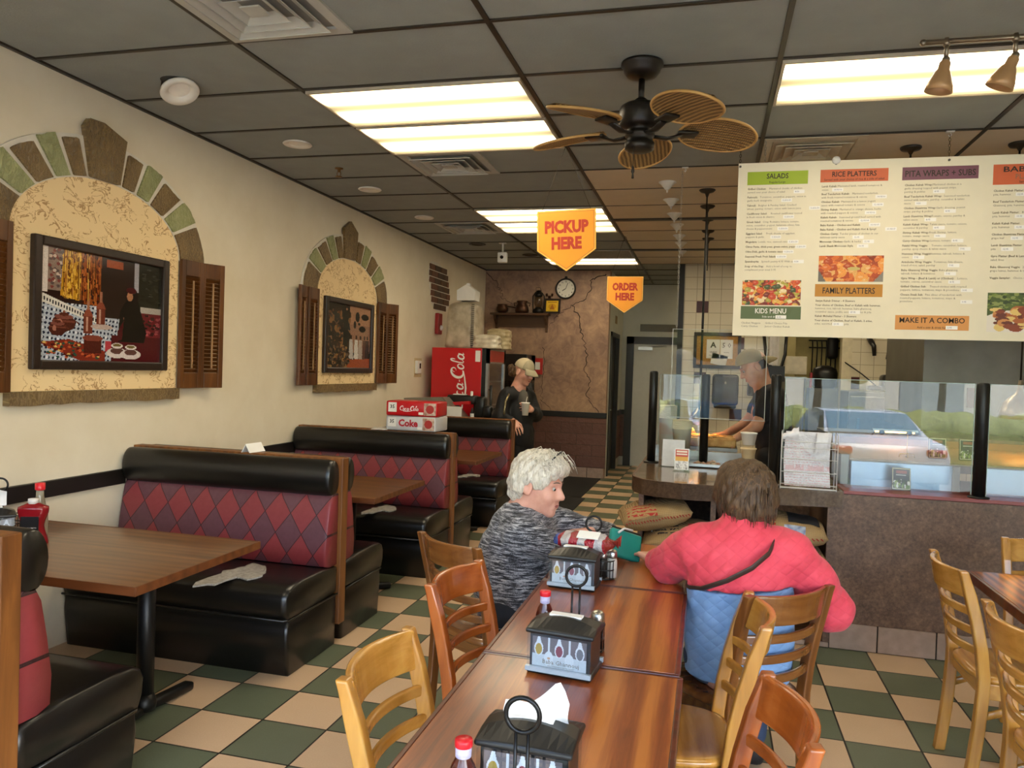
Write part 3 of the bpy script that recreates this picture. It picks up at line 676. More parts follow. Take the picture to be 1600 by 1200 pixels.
for k in range(120): p.ell(rs.uniform(.17, .3), rs.uniform(.57, 1), .008, .022, rs.choice(['8a5a12', 'e0b040', '6a3c10']))
for k in range(140): p.ell(rs.uniform(.31, .45), rs.uniform(.54, 1), .008, .022, rs.choice(['5a2410', 'b0602a', '3c160c']))
p.rect(.46, .42, .74, 1, '2b1c18'); p.rect(.5, .9, .64, .97, '9a4c2c'); p.rect(.74, .7, .78, 1, 'a9a7b0'); p.rect(.78, .55, 1, 1, '26261f')
for k in range(70): p.ell(rs.uniform(.8, .99), rs.uniform(.6, .97), .02, .008, rs.choice(['3b3a30', '17160f']))
p.rect(.8, .5, 1, .56, 'b9b1aa'); p.rect(.8, .24, 1, .5, '6b1f26'); p.rect(.55, 0, 1, .26, '4a0f16')
for k in range(40): p.ell(rs.uniform(.8, 1), rs.uniform(.28, .48), .018, .012, rs.choice(['a04a50', '3d0f14']))
p.poly([(0, .16), (.22, .2), (.5, .1), (.5, 0), (.32, 0)], '7a2a1c')
for k in range(90): p.ell(rs.uniform(.03, .45), rs.uniform(.03, .17), .012, .01, rs.choice(['b8542e', 'd8b060', '4a1812', '2d4a3a']))
p.poly([(.6, .2), (.62, .5), (.68, .62), (.78, .6), (.86, .3), (.84, .2)], '100a0c'); p.ell(.72, .66, .055, .085, '1a0d10'); p.ell(.703, .65, .026, .045, 'b07a58'); p.ell(.715, .71, .045, .03, '4a1418'); p.ell(.68, .43, .03, .02, 'a06a4c')
for (x, y, a, b) in ((.18, .34, .085, .075), (.135, .285, .062, .062)):
    p.ell(x, y, a, b, '4a221a'); p.rect(x-a*.95, y+b*.1, x+a*.95, y+b*.35, '6e3a2c'); p.ell(x, y+b*.75, a*.8, b*.3, '7a463a'); p.ell(x, y+b*1.05, a*.4, b*.22, '55291f'); p.ell(x, y+b*1.35, a*.1, b*.14, '8a5444'); p.ell(x-a*.35, y+b*.05, a*.22, b*.4, 'a56a56'); p.line((x+a*.8, y+b*.5), (x+a*1.25, y+b*.1), .012, '5a2c20')
for (x, y) in ((.36, .38), (.46, .46)): p.rect(x-.035, y-.12, x+.035, y+.04, '6d3324'); p.poly([(x-.04, y+.04), (x+.04, y+.04), (x, y+.14)], '8a4632'); p.rect(x-.008, y+.1, x+.008, y+.2, 'a06a50'); p.rect(x-.015, y-.1, x, y+.03, 'b98a76')
p.ell(.47, .33, .09, .025, 'b9a49a'); p.rect(.33, .08, .47, .22, '4a1a14'); p.ell(.4, .22, .08, .03, '7a3a2c'); p.rect(.5, .1, .55, .2, 'b03a44')
for (x, y) in ((.6, .09), (.72, .08)): p.ell(x, y, .09, .05, 'cfc3c0'); p.ell(x, y+.02, .055, .03, '5a3a34'); p.ell(x, y+.07, .05, .025, 'd8ccc8'); p.ell(x, y+.075, .035, .014, '6a5a30')
p.poly([(.60, .2), (.68, .24), (.7, .4), (.66, .42), (.6, .3)], '4a0f16'); p.poly([(.64, .22), (.66, .5), (.7, .58), (.74, .55), (.84, .25)], '0d080a')
for k in range(26): x = rs.uniform(.17, .45); p.line((x, .56), (x+rs.uniform(-.012, .012), 1), .004, rs.choice(['5a3408', '3c1a0a', 'd8a848', '9a5a28']))
for k in range(9): p.line((.47+.03*k, .43), (.47+.03*k, .88), .003, '1c110e')
p.a *= (1-.35*np.clip((p.X-.45)*1.6, 0, 1)*(p.Y > .3))[..., None]; p.grain(.14)
picture(3.602, 1.812, .985, .68, 'large framed photo of a robed figure among copper pots', p)
p = Paint(120, 100, '20140f')   # shop interior with hanging lamps and people in white
p.rect(.5, .25, 1, 1, '8e6a56'); p.rect(.5, .7, 1, 1, 'a0785e'); rs = p.rs
p.speck(0, .1, .5, .9, ['3a2418', '5b3a24', '120b08', '7a5636', '2e2a26'], 260, .01, .05, 1.2)
p.rect(.36, .3, .47, .95, '17110f'); p.ell(.415, .9, .05, .06, '241a16'); p.ell(.43, .93, .02, .02, '8a6a50')
for (x, y, a, b) in ((.68, .83, .05, .08), (.86, .84, .09, .05), (.62, .7, .03, .06), (.8, .64, .08, .05), (.72, .72, .03, .02)): p.ell(x, y, a, b, '1a1210')
for x, c in ((.54, 'b5b0ac'), (.66, 'c9c5bf'), (.76, 'a89a90'), (.86, '5a4036'), (.93, '3c2c28')): p.poly([(x-.05, .16), (x-.035, .46), (x+.035, .46), (x+.06, .14)], c); p.ell(x, .5, .022, .035, '3a2218')
p.poly([(.45, 0), (.5, .14), (1, .16), (1, 0)], '9a4a28'); p.speck(0, 0, .5, .35, ['4a3020', '8a6a44', '1a100c', '5a4a3c'], 140, .01, .035)
p.grain(.2)
picture(6.6, 1.803, .99, .68, 'framed photo of people in white robes in a dim shop', p)
# fake exposed bricks
bp = thing('brick_patch', 'patch of fake exposed brown bricks high on the cream wall', 'wall decoration', (XL, 9.09, 2.55)); P = plane_left(0, 0, 0)
outline = [(-.33, .27), (-.1, .28), (.2, .22), (.3, .06), (.36, -.1), (.33, -.24), (.12, -.3), (-.1, -.31), (-.28, -.24), (-.36, -.06), (-.41, .1), (-.4, .2)]
m = MB(); m.prism(outline, 0, .006, P); m.build('mortar', groutw, bp)
def inside(x, y):
    c = False
    for i in range(len(outline)):
        (a, b), (d, e) = outline[i], outline[(i+1) % len(outline)]
        if (b > y) != (e > y) and x < (d-a)*(y-b)/(e-b)+a: c = not c
    return c
brick_m = [pm('fake_brick_%s' % k, c_, .6, var=.25, scale=20, bump=.4) for k, c_ in (('umber', '5a3d27'), ('rust', '6c422b'), ('cocoa', '4c3524'))]
for r_ in range(8):
    z = -.3+r_*.078; off = .11 if r_ % 2 else 0
    for k in range(-3, 4):
        xa, xb = k*.22+off+.006, k*.22+off+.21
        while xa < xb and not inside(xa+.005, z+.035): xa += .02
        while xb > xa and not inside(xb-.005, z+.035): xb -= .02
        if xb-xa > .03: m = MB(); m.prism([(xa, z+.004), (xb, z+.004), (xb, z+.07), (xa, z+.07)], .004, .016, P); m.build('brick', brick_m[(r_*3+k) % 3], bp, bevel=.003)
# wall rail, thermostat, alarm
black_v = pm('black_rail_paint', '17130f', .4)
for ya, yb, l in ((1.86, 3.79, 'black wall rail behind the nearest booth table'), (3.98, 5.68, 'black wall rail behind the middle booth table'), (5.87, 7.58, 'black wall rail behind the farthest booth table')):
    m = MB(); m.bb((0, -(yb-ya)/2, -.043), (.022, (yb-ya)/2, .043)); tag(m.build('wall_rail', black_v, loc=(XL, (ya+yb)/2, .852), bevel=.004), l, 'wall rail', 'black rails on the cream wall')
y_, z_ = 8.55, 1.53
o = thing('thermostat', 'white thermostat on a beige plate beside the red fridge', 'thermostat', (XL, 8.42, 1.53))
m = MB(); m.bb((0, -.11, -.11), (.006, .11, .11)); m.build('wall_plate', pm('beige_plate', 'cdb98f', .6), o)
m = MB(); m.bb((.004, -.1, -.07), (.04, .03, .08)); m.build('housing', wplast, o, bevel=.008); m = MB(); m.bb((.04, -.04, -.01), (.042, .0, .05)); m.build('display', pm('black_lens', '101010', .1), o)
o = thing('fire_alarm', 'red fire alarm strobe on the cream wall under the bricks', 'alarm', (XL, 9.02, 2.08))
m = MB(); m.bb((0, -.07, -.13), (.05, .07, .13)); m.build('housing', pm('alarm_red', '9a1d1d', .4), o, bevel=.01); m = MB(); m.ell((.05, .02, -.05), (.03, .035, .035)); m.build('strobe', pm('clear_strobe', 'e8e4de', .1), o)
# ================================================================== BOOTHS
vinyl = pm('black_vinyl', '14120f', .3, var=.12, scale=5, bump=.12, bscale=25, spec=.55)
t = NT('harlequin_vinyl'); co = t.coord(); sx = t.n('SeparateXYZ'); t.l(co, sx.inputs[0])
u = t.math('DIVIDE', sx.outputs[0], .157); v = t.math('DIVIDE', t.math('SUBTRACT', sx.outputs[2], .725), .215)
a, b = t.math('ADD', u, v), t.math('SUBTRACT', u, v)
chk = t.math('FLOORED_MODULO', t.math('ADD', t.math('FLOOR', a), t.math('FLOOR', b)), 2.0)
seam = t.math('GREATER_THAN', t.math('MAXIMUM', edge(a), edge(b)), .485)
n = t.noise(co, 40, 3)
c = t.mix(chk, t.mix(n, '7f2d31', '8e3a3c'), t.mix(n, '5a343b', '6b434a'))
t.base(t.mix(seam, c, '2a1316')); t.set(rough=.42); t.bump(t.noise(co, 120, 2), .15, .002); harl = t.m
oak_e = wood('booth_oak', '5a3416', '7a4a20', '96602c', 'Z', 1.2, .45)
foam = pm('torn_grey_lining', 'a39f98', .85, var=.25, scale=60, bump=.5)
tape_m = pm('black_kick', '0d0c0b', .5)
def booth(Py, label, front=True, rear=True, tears=(), prefix=''):
    root = thing('double_booth' if front and rear else 'booth', label, 'booth seat', (0, Py, 0), 0, 'black and red vinyl booths by the wall')
    x0, x1 = XL+.025, -1.965
    m = MB(); m.bb((XL+.005, -.035, .105), (-1.945, .035, 1.028)); m.build('end_panel', oak_e, root, bevel=.004)
    for sg, on in ((-1, front), (1, rear)):
        if not on: continue
        Y = lambda y: sg*y
        def slab(name, prof, mat, xa, xb, par=root, round_end=.02, bev=.012):
            """profile (y,z) swept along x with softened ends"""
            m = MB(); n_ = len(prof); cy = sum(p[0] for p in prof)/n_; cz = sum(p[1] for p in prof)/n_
            xs_ = [xa, xa+round_end*.25, xa+round_end, xb-round_end, xb-round_end*.25, xb]; ks = [.9, .97, 1, 1, .97, .9]
            if round_end <= .025: ks = [.94, .985, 1, 1, .985, .94]
            vs = []
            for x, k in zip(xs_, ks):
                for (y, z) in prof: vs.append((x, Y(cy+(y-cy)*k), cz+(z-cz)*(k if round_end > .025 else min(1, k+.04))))
            fs = [tuple(range(n_-1, -1, -1)), tuple(range(5*n_, 6*n_))]
            for q in range(5):
                for i in range(n_): j = (i+1) % n_; fs.append((q*n_+i, q*n_+j, (q+1)*n_+j, (q+1)*n_+i))
            m.raw(vs, fs, True); return m.build(name, mat, par)
        # black head roll
        roll = [(.045+.055*(1-math.cos(a_)) if False else .092+.062*math.cos(a_), .924+.1*math.sin(a_)) for a_ in [2*PI*k/22 for k in range(22)]]
        roll = [(max(.036, y), z) for y, z in roll]
        slab('head_roll', roll, vinyl, x0, x1, round_end=.03)
        slab('back_pad', [(.036, .44), (.036, .835), (.1, .845), (.125, .80), (.15, .68), (.172, .55), (.168, .455), (.12, .44)], harl, x0, x1)
        sprof = [(.036, .29), (.036, .43), (.2, .452), (.42, .455), (.52, .445), (.56, .425), (.578, .39), (.572, .33), (.553, .285), (.3, .28)]
        so_ = slab('seat_cushion', sprof, vinyl, x0, x1+.012, round_end=.035)
        w_ = MB(); w_.tube([(x0, Y(.56), .283), (x1-.012, Y(.56), .283), (x1+.011, Y(.53), .283), (x1+.013, Y(.05), .283)], .006, 6); w_.build('welt', vinyl, so_)
        slab('base', [(.036, 0), (.036, .278), (.54, .278), (.548, .2), (.525, .0)], vinyl, x0, x1+.004, bev=.006)
        for k, (tx, ty, s_) in enumerate(tears):
            if sg != -1: continue
            m = MB(); rs_ = random.Random(k+3)
            for q in range(5):
                cx, cyy = tx+rs_.uniform(-.05, .07)*s_, ty+rs_.uniform(-.05, .05)*s_; n_ = 11; L = rs_.uniform(.04, .09)*s_; W_ = rs_.uniform(.012, .035)*s_; an = R(105)+rs_.uniform(-.4, .4)
                pts = []
                for i in range(n_):
                    a_ = 2*PI*i/n_; r_ = rs_.uniform(.7, 1.15); px, py = L*r_*math.cos(a_), W_*r_*math.sin(a_)
                    pts.append((cx+px*math.cos(an)-py*math.sin(an), cyy+px*math.sin(an)+py*math.cos(an)))
                m.prism(pts, .4515, .4562+.0009*q)
            tm = m.build('tear', foam, so_); tm['label'] = 'torn patch showing grey lining'
    return root
booth(1.79, 'nearest double booth, cut off by the left edge of the photo')
booth(3.9, 'double booth with torn front seat behind the nearest booth table', tears=((-2.31, -.46, 2.0),))
booth(5.79, 'double booth under the soda cases, behind the middle booth table', tears=((-2.38, -.42, 1.7),))
booth(7.7, 'last single booth the standing person leans on, facing the camera', rear=False, tears=((-2.33, -.27, 1.6),))
# booth tables
oak_t = wood('booth_table_laminate', '47280f', '6b4021', '85562d', 'X', 1.2, .3, .3)
edge_m = wood('table_edge_oak', '4f2a13', '693a1c', '7d4a25', 'X', 1.0, .4)
iron = pm('black_cast_iron', '121212', .42, .3)
def booth_table(y0, y1, label, cy=0.0, fa=0):
    x0, x1 = XL+.03, -1.91; yc = (y0+y1)/2; xcn = (x0+x1)/2
    o = thing('booth_table', label, 'table', (xcn, yc, 0), 0, 'wooden booth tables'); a, b = (x1-x0)/2, (y1-y0)/2
    m = MB(); m.bb((-a+.004, -b+.004, .72), (a-.004, b-.004, .75)); m.build('table_top', oak_t, o, bevel=.002)
    m = MB()
    for q in (-1, 1): m.box((0, q*(b-.004), .7345), (2*a, .008, .033)); m.box((q*(a-.004), 0, .7345), (.008, 2*b-.016, .033))
    m.build('edge_band', edge_m, o, bevel=.001)
    m = MB(); m.cyl((.28, cy, .04), (.28, cy, .7), .036); m.lathe([(.045, .03), (.05, .06), (.036, .1)], c=(.28, cy, 0)); m.build('column', iron, o)
    m = MB(); m.bb((.1, cy-.16, .69), (.46, cy+.16, .72)); m.build('mounting_plate', iron, o)
    m = MB()
    for an in ((90, 270) if fa == 0 else (fa, fa+90, fa+180, fa+270)):
        L = .3; m.rbox((.28+L/2*math.cos(R(an)), cy+L/2*math.sin(R(an)), .03), (L, .055, .04), .012, 2, rot=(0, R(4), R(an)))
    m.build('cross_foot', iron, o); return o
booth_table(2.25, 3.02, 'nearest wooden booth table, holding ketchup and napkins', .17)
booth_table(4.22, 5.05, 'middle wooden booth table, behind the torn booth seat', .11, 45)
booth_table(6.27, 7.1, 'farthest wooden booth table, holding stacked soda cases', .1, 45)
# ================================================================== CHAIRS
def chair_woods(tag_, d, m_, l_):
    return wood('chair_%s_z' % tag_, d, m_, l_, 'Z', 1.4, .28, .5, bump=.02), wood('chair_%s_x' % tag_, d, m_, l_, 'X', 1.4, .26, .5, bump=.02)
W_HONEY = chair_woods('honey', '96651f', 'b98135', 'cf9a48'); W_CHERRY = chair_woods('cherry', '7c3a10', 'a2521b', 'b9672a'); W_BROWN = chair_woods('brown', '5a3416', '7b4a20', '92602f')
CHAIRS = {}
def chair(key, Wm, loc, rz, label):
    """ladder-back chair; sitter faces local +y"""
    if key in CHAIRS: return dup(CHAIRS[key], (loc[0], loc[1], 0), rz, label)
    o = thing('dining_chair', label, 'chair', (loc[0], loc[1], 0), rz, 'ladder back dining chairs'); wz, wx = Wm
    hw = .182
    def posty(z): return -.165-.012*((z-.44)/.4) - (.075*((z-.44)/.4)**1.6 if z > .44 else 0) - (.05*((.44-z)/.44)**1.5 if z < .44 else 0)
    for s_ in (-1, 1):
        m = MB(); zs = [0, .12, .25, .38, .44, .55, .65, .75, .82, .845]; vs = []
        for z in zs:
            y = posty(z); x = s_*(hw-.012+.012*z/.84); wx_ = .017; wy = .021 if z < .8 else .016
            vs += [(x-wx_, y-wy, z), (x+wx_, y-wy, z), (x+wx_, y+wy, z), (x-wx_, y+wy, z)]
        n_ = len(zs); fs = [(3, 2, 1, 0), tuple(4*(n_-1)+k for k in range(4))]
        for q in range(n_-1):
            for k in range(4): fs.append((q*4+k, q*4+(k+1) % 4, (q+1)*4+(k+1) % 4, (q+1)*4+k))
        m.raw(vs, fs); m.build('back_post', wz, o, bevel=.006, seg=3)
    def rail(name, zc, h, th, bow, bev):
        m = MB(); N = 15; vs = []
        for i in range(N):
            s_ = -1+2*i/(N-1); x = s_*(hw-.004); yb = posty(zc)-bow*(1-s_*s_)+.004
            for (dy, dz) in ((-th, -h), (th, -h), (th, h), (-th, h)): vs.append((x, yb+dy-(.018*(dz/.05) if h > .03 else 0)*.5, zc+dz))
        fs = [(3, 2, 1, 0), tuple(4*(N-1)+k for k in range(4))]
        for q in range(N-1):
            for k in range(4): fs.append((q*4+k, q*4+(k+1) % 4, (q+1)*4+(k+1) % 4, (q+1)*4+k))
        m.raw(vs, fs); return m.build(name, wx, o, bevel=bev, seg=3, smooth=False)
    rail('top_rail', .79, .052, .011, .055, .007)
    for z in (.685, .61, .535): rail('slat', z, .0155, .009, .05, .006)
    # shaped seat
    m = MB(); pts = []
    for k in range(48):
        a = 2*PI*k/48; ca, sa = math.cos(a), math.sin(a); e = .52
        x = .205*abs(ca)**e*(1 if ca > 0 else -1); y = .205*abs(sa)**e*(1 if sa > 0 else -1); x *= 1-.1*(y < 0)*abs(y)/.2; pts.append((x, y+.015))
    n_ = 48; vs = []
    for (k, z) in ((1, .421), (1.012, .43), (1, .441), (.9, .447), (.6, .436), (.25, .432)): vs += [(p[0]*k, (p[1]-.015)*k+.015, z) for p in pts]
    fs = [tuple(range(n_-1, -1, -1)), tuple(range(5*n_, 6*n_))]
    for q in range(5):
        for i in range(n_): j = (i+1) % n_; fs.append((q*n_+i, q*n_+j, (q+1)*n_+j, (q+1)*n_+i))
    m.raw(vs, fs, True); m.build('seat', wx, o)
    m = MB(); m.bb((-.16, .155, .36), (.16, .177, .421)); m.bb((-.16, -.165, .36), (.16, -.145, .421))
    for s_ in (-1, 1): m.bb((s_*.172-.01, -.15, .36), (s_*.172+.01, .16, .421))
    m.build('apron', wx, o, bevel=.004)
    for s_ in (-1, 1):
        m = MB(); vs = []
        for z, w_ in ((0, .013), (.42, .019)):
            x = s_*(.168+.006*(1-z/.42)); vs += [(x-w_, .16-w_, z), (x+w_, .16-w_, z), (x+w_, .16+w_, z), (x-w_, .16+w_, z)]
        m.raw(vs, [(3, 2, 1, 0), (4, 5, 6, 7)]+[(k, (k+1) % 4, 4+(k+1) % 4, 4+k) for k in range(4)]); m.build('leg', wz, o, bevel=.004)
    for s_ in (-1, 1):
        m = MB(); m.tube([(s_*.172, -.185, .28), (s_*.175, -.09, .318), (s_*.175, .07, .318), (s_*.172, .155, .28)], .01, 8, flat=(.009, .016)); m.build('side_stretcher', wx, o)
    m = MB(); m.tube([(-.17, .16, .2), (.17, .16, .2)], .01, 8); m.build('front_stretcher', wx, o)
    CHAIRS[key] = o; return o
def facing(dx, dy): return math.atan2(dy, dx)-PI/2
def chair_at(key, Wm, back_mid, fdir, label):
    L = math.hypot(*fdir); f = (fdir[0]/L, fdir[1]/L); d = .25
    return chair(key, Wm, (back_mid[0]+f[0]*d, back_mid[1]+f[1]*d), facing(*f), label)
chair_at('honey', W_HONEY, (-.77, 1.76), (1, -.02), 'light honey wooden chair at the bottom left of the long tables')
chair_at('cherry', W_CHERRY, (-.83, 2.53), (.985, -.15), 'reddish cherry chair left of the long tables, before the grey haired person')
chair_at('brown', W_BROWN, (-1.02, 2.99), (.54, .84), 'turned brown chair the grey haired person sits on')
chair_at('honey', W_HONEY, (.163, 2.47), (-1, -.08), 'honey chair right of the long tables, just in front of the coral jacket')
chair_at('cherry', W_CHERRY, (.19, 1.76), (-.985, -.17), 'orange cherry chair at the bottom, right of the long tables')
chair_at('brown', W_BROWN, (.285, 2.72), (-.66, .75), 'brown chair the person in the coral jacket sits on')
chair_at('honey', W_HONEY, (.954, 3.43), (1, .03), 'honey chair standing alone before the mottled counter at the right')
chair_at('honey', W_HONEY, (.925, 2.66), (1, .06), 'honey chair cut by the right edge, near side of the right table')
chair_at('honey', W_HONEY, (1.54, 4.02), (-.08, -1), 'honey chair on the far side of the right table')
# long row of dining tables
t = NT('glossy_plank_tabletop'); co = t.geo_pos(); v = t.mapping(co, (24, 1.1, 24)); n1 = t.noise(v, 2.0, 6, .68, 1.2)
wv = t.n('TexWave', wave_type='RINGS', rings_direction='Y'); t.l(t.mapping(co, (5, .45, 5), loc=(2.1, .6, 0)), wv.inputs[0]); wv.inputs['Scale'].default_value = 1.9; wv.inputs['Distortion'].default_value = 5; wv.inputs['Detail'].default_value = 3
sx = t.n('SeparateXYZ'); t.l(co, sx.inputs[0]); pl = t.math('FLOOR', t.math('DIVIDE', t.math('ADD', sx.outputs[0], .6), .14)); wnz = t.n('TexWhiteNoise', noise_dimensions='1D'); t.l(pl, wnz.inputs['W'])
f = t.math('ADD', t.math('ADD', t.math('MULTIPLY', n1, .5), t.math('MULTIPLY', wv.outputs['Fac'], .3)), t.math('MULTIPLY', wnz.outputs[0], .2))
t.base(t.ramp(f, [(.28, '5a260d'), (.48, '8f471b'), (.7, 'b8702f')])); t.set(rough=.36, coat=.5, coat_rough=.16); t.bump(f, .06, .002); ttop = t.m
tedge = wood('dark_table_edge', '3a1508', '5a2410', '6d3218', 'X', 1.0, .35, .4)
def dining_table(x0, x1, y0, y1, label):
    xcn, yc = (x0+x1)/2, (y0+y1)/2; a, b = (x1-x0)/2-.001, (y1-y0)/2-.0015
    o = thing('dining_table', label, 'table', (xcn, yc, 0), 0, 'dining tables')
    m = MB(); m.bb((-a+.014, -b+.014, .71), (a-.014, b-.014, .75)); m.build('table_top', ttop, o, bevel=.001)
    m = MB()
    for q in (-1, 1): m.box((0, q*(b-.007), .73), (2*a, .014, .0396)); m.box((q*(a-.007), 0, .73), (.014, 2*b-.028, .0396))
    m.build('edge_band', tedge, o, bevel=.003)
    m = MB(); m.cyl((0, 0, .05), (0, 0, .69), .034); m.lathe([(.06, .03), (.06, .06), (.036, .1)]); m.build('column', iron, o)
    m = MB(); m.bb((-.16, -.16, .68), (.16, .16, .71)); m.build('mounting_plate', iron, o)
    m = MB()
    for an in (45, 135, 225, 315): m.rbox((.15*math.cos(R(an)), .15*math.sin(R(an)), .025), (.3, .055, .04), .012, 2, rot=(0, R(4), R(an)))
    m.build('cross_foot', iron, o); return o
dining_table(-.6, -.04, 1.27, 2.085, 'glossy dining table nearest the camera, at the bottom of the row')
dining_table(-.6, -.05, 2.085, 2.885, 'glossy dining table in the middle of the long row')
dining_table(-.6, -.06, 2.885, 3.66, 'glossy dining table at the far end of the row, between both seated people')
dining_table(1.1, 1.72, 2.85, 3.7, 'dark glossy dining table at the right edge of the photo')
# ================================================================== COUNTER
t = NT('mottled_bronze_laminate'); co = t.geo_pos(); n1 = t.noise(co, 9, 6, .75); n2 = t.noise(co, 60, 4, .75)
f = t.math('ADD', t.math('MULTIPLY', n1, .45), t.math('MULTIPLY', n2, .55)); t.base(t.ramp(f, [(.3, '3d2c20'), (.47, '664c3a'), (.58, '7f614a'), (.72, 'a07f62')])); t.set(rough=.42); lam = t.m
YC = 4.755
t2 = NT('polished_counter_laminate'); co = t2.geo_pos(); n1 = t2.noise(co, 5, 6, .7); n2 = t2.noise(co, 50, 4, .7)
f = t2.math('ADD', t2.math('MULTIPLY', n1, .5), t2.math('MULTIPLY', n2, .5)); t2.base(t2.ramp(f, [(.3, '4a382b'), (.5, '745d47'), (.7, '977b5d')])); t2.set(rough=.18, coat=.4); lamtop = t2.m
ctr = thing('service_counter', 'mottled brown service counter with rounded end and open shelf bays', 'counter', (0, 0, 0))
front = [(-.46, 6.1), (-.46, 4.92), (-.44, 4.8), (-.38, 4.7), (-.28, 4.645), (-.14, 4.615), (.05, 4.625), (.3, 4.66), (.765, 4.735), (.765, 5.05), (.42, 5.05), (.42, 6.1)]
m = MB(); m.prism(front, .82, .912); m.build('counter_top', lamtop, ctr, bevel=.006)
m = MB(); m.mat(lam); m.prism(front[:9]+[(.765, 4.75), (.3, 4.675), (.05, 4.64), (-.14, 4.63), (-.275, 4.66), (-.37, 4.715), (-.425, 4.81), (-.445, 4.92), (-.445, 6.1)], .8185, .9125) ; m.build('edge_band', lam, ctr)
m = MB(); m.bb((.72, YC, 0), (3.6, YC+.06, .895)); m.build('front_panel', lam, ctr)
m = MB(); m.bb((.765, YC-.006, .897), (3.6, YC+.3, .917)); m.build('rose_ledge', pm('rose_laminate_edge', '8f4a48', .35), ctr, bevel=.003)
m = MB(); m.bb((.765, YC+.3, .86), (3.6, 5.75, .9)); m.build('work_deck', steel, ctr)
dk = pm('bay_interior', '3a3029', .6)
m = MB()
m.bb((-.40, YC, 0), (-.37, 5.6, .82)); m.bb((.685, YC+.0, 0), (.72, 5.6, .82)); m.bb((.03, YC+.02, 0), (.06, 5.6, .82)); m.bb((-.4, 5.56, 0), (.72, 5.62, .82))
m.build('bay_walls', lam, ctr); m = MB(); m.bb((-.37, YC+.01, .42), (.685, 5.56, .45)); m.bb((-.37, YC+.01, .03), (.685, 5.56, .06)); m.bb((-.37, YC+.012, .45), (.03, YC+.03, .52)); m.build('shelf', wood('bay_shelf_wood', '4a2c16', '66401f', '7b5029', 'X', 1, .5), ctr)
m = MB(); m.bb((-.46+.06, 5.6, 0), (.42, 6.05, .82)); m.build('rear_carcass', lam, ctr)
tile_base('baseboard_counter', (.72, YC, 0), (3.6, YC, 0), .152, 1, (0, -1, 0), .05); tile_base('baseboard_counter_left', (-.4, YC, 0), (.72, YC, 0), .03, 1, (0, -1, 0), .1)
postm = pm('black_powder_post', '151514', .35, .2)
def glass_post(x, y, h, label, r=.03, z=.912):
    o = thing('glass_post', label, 'post', (x, y, z), 0, 'round black glass posts on the counter')
    m = MB(); m.lathe([(.055, 0), (.055, .006), (.048, .01), (r, .012)], seg=28); m.build('base_flange', postm, o)
    m = MB(); m.lathe([(r, .008), (r, h-.012), (r-.004, h-.003), (r-.008, h), (0, h)], seg=28); m.build('tube', postm, o); return o
glass_post(-.395, 5.62, .66, 'black glass post at the far left end of the counter')
glass_post(-.03, 5.74, .65, 'black glass post left of the cook, behind the brochure holder')
glass_post(.378, 4.78, .66, 'black glass post right behind the coral jacket person')
glass_post(1.478, 4.815, .645, 'black glass post at the right, between the bluish cabinets', .032, .917)
gp = glass_pane('clear_sneeze_glass', (.95, .975, .97), 2.2)
gedge = pm('glass_edge_green', '9fb3ac', .15)
def sheet(name, a, b, z0, z1, label, th=.008):
    o = thing(name, label, 'glass pane', ((a[0]+b[0])/2, (a[1]+b[1])/2, z0), math.atan2(b[1]-a[1], b[0]-a[0]), 'glass panes on the counter'); L = math.hypot(b[0]-a[0], b[1]-a[1])
    m = MB(); m.bb((-L/2, 0, 0), (L/2, 0.0005, z1-z0)); m.build('pane', gp, o)
    m = MB()
    for q in (-1, 1): m.box((q*L/2, 0, (z1-z0)/2), (.003, th, z1-z0))
    m.box((0, 0, z1-z0), (L, th, .003)); m.build('polished_edge', gedge, o); return o
sheet('sneeze_guard', (-.35, 5.65), (-.065, 5.69), .93, 1.55, 'upright glass pane at the left counter end, mirroring the hedge')
sheet('sneeze_guard', (.43, 4.79), (1.44, 4.82), .93, 1.555, 'long upright glass pane behind the bag rack, mirroring the parked car')
sheet('sneeze_guard', (1.515, 4.82), (2.6, 4.84), .93, 1.555, 'upright glass pane at the right edge before the glowing dome lamp')
# ================================================================== HANGING SIGNS AND MENU
ink = pm('dark_ink', '3a3028', .7); ink2 = pm('soft_brown_ink', '7d7058', .7); sticker = pm('white_price_sticker', 'f4f1ea', .5, var=.01); ink3 = pm('blue_pen_ink', '6a6a86', .7)
white_ink = pm('white_ink', 'f2efe6', .6)
MW, MH = 3.0, 1.06
mb_ = thing('menu_board', 'long cream hanging menu board with coloured headings and food photos', 'menu', (.12, 4.95, 1.805))
m = MB(); m.bb((0, 0, 0), (MW, .008, MH)); m.build('panel', pm('cream_menu_panel', 'e9e0c6', .45, var=.015), mb_, bevel=.001)
FP = plane_front(0, -.0012, 0)
def bannr(x0, x1, z0, z1, col, title, sub=None, tw=None, ink_=None, size=.05):
    m = MB(); m.bb((x0, -.001, z0), (x1, .001, z1)); b_ = m.build('heading_banner', pm('banner_'+col, col, .5, var=.02), mb_)
    xc_ = (x0+x1)/2; L = []
    zt = z1-.043 if sub else (z0+z1)/2-size*.36
    L.append((title, xc_, zt, size*(.86 if sub else 1), 'CENTER', .0006, tw))
    if sub: L.append((sub, xc_, z0+.009, .017, 'CENTER', 0, None))
    lettering(L, 'lettering', ink_ or ink, b_, FP)
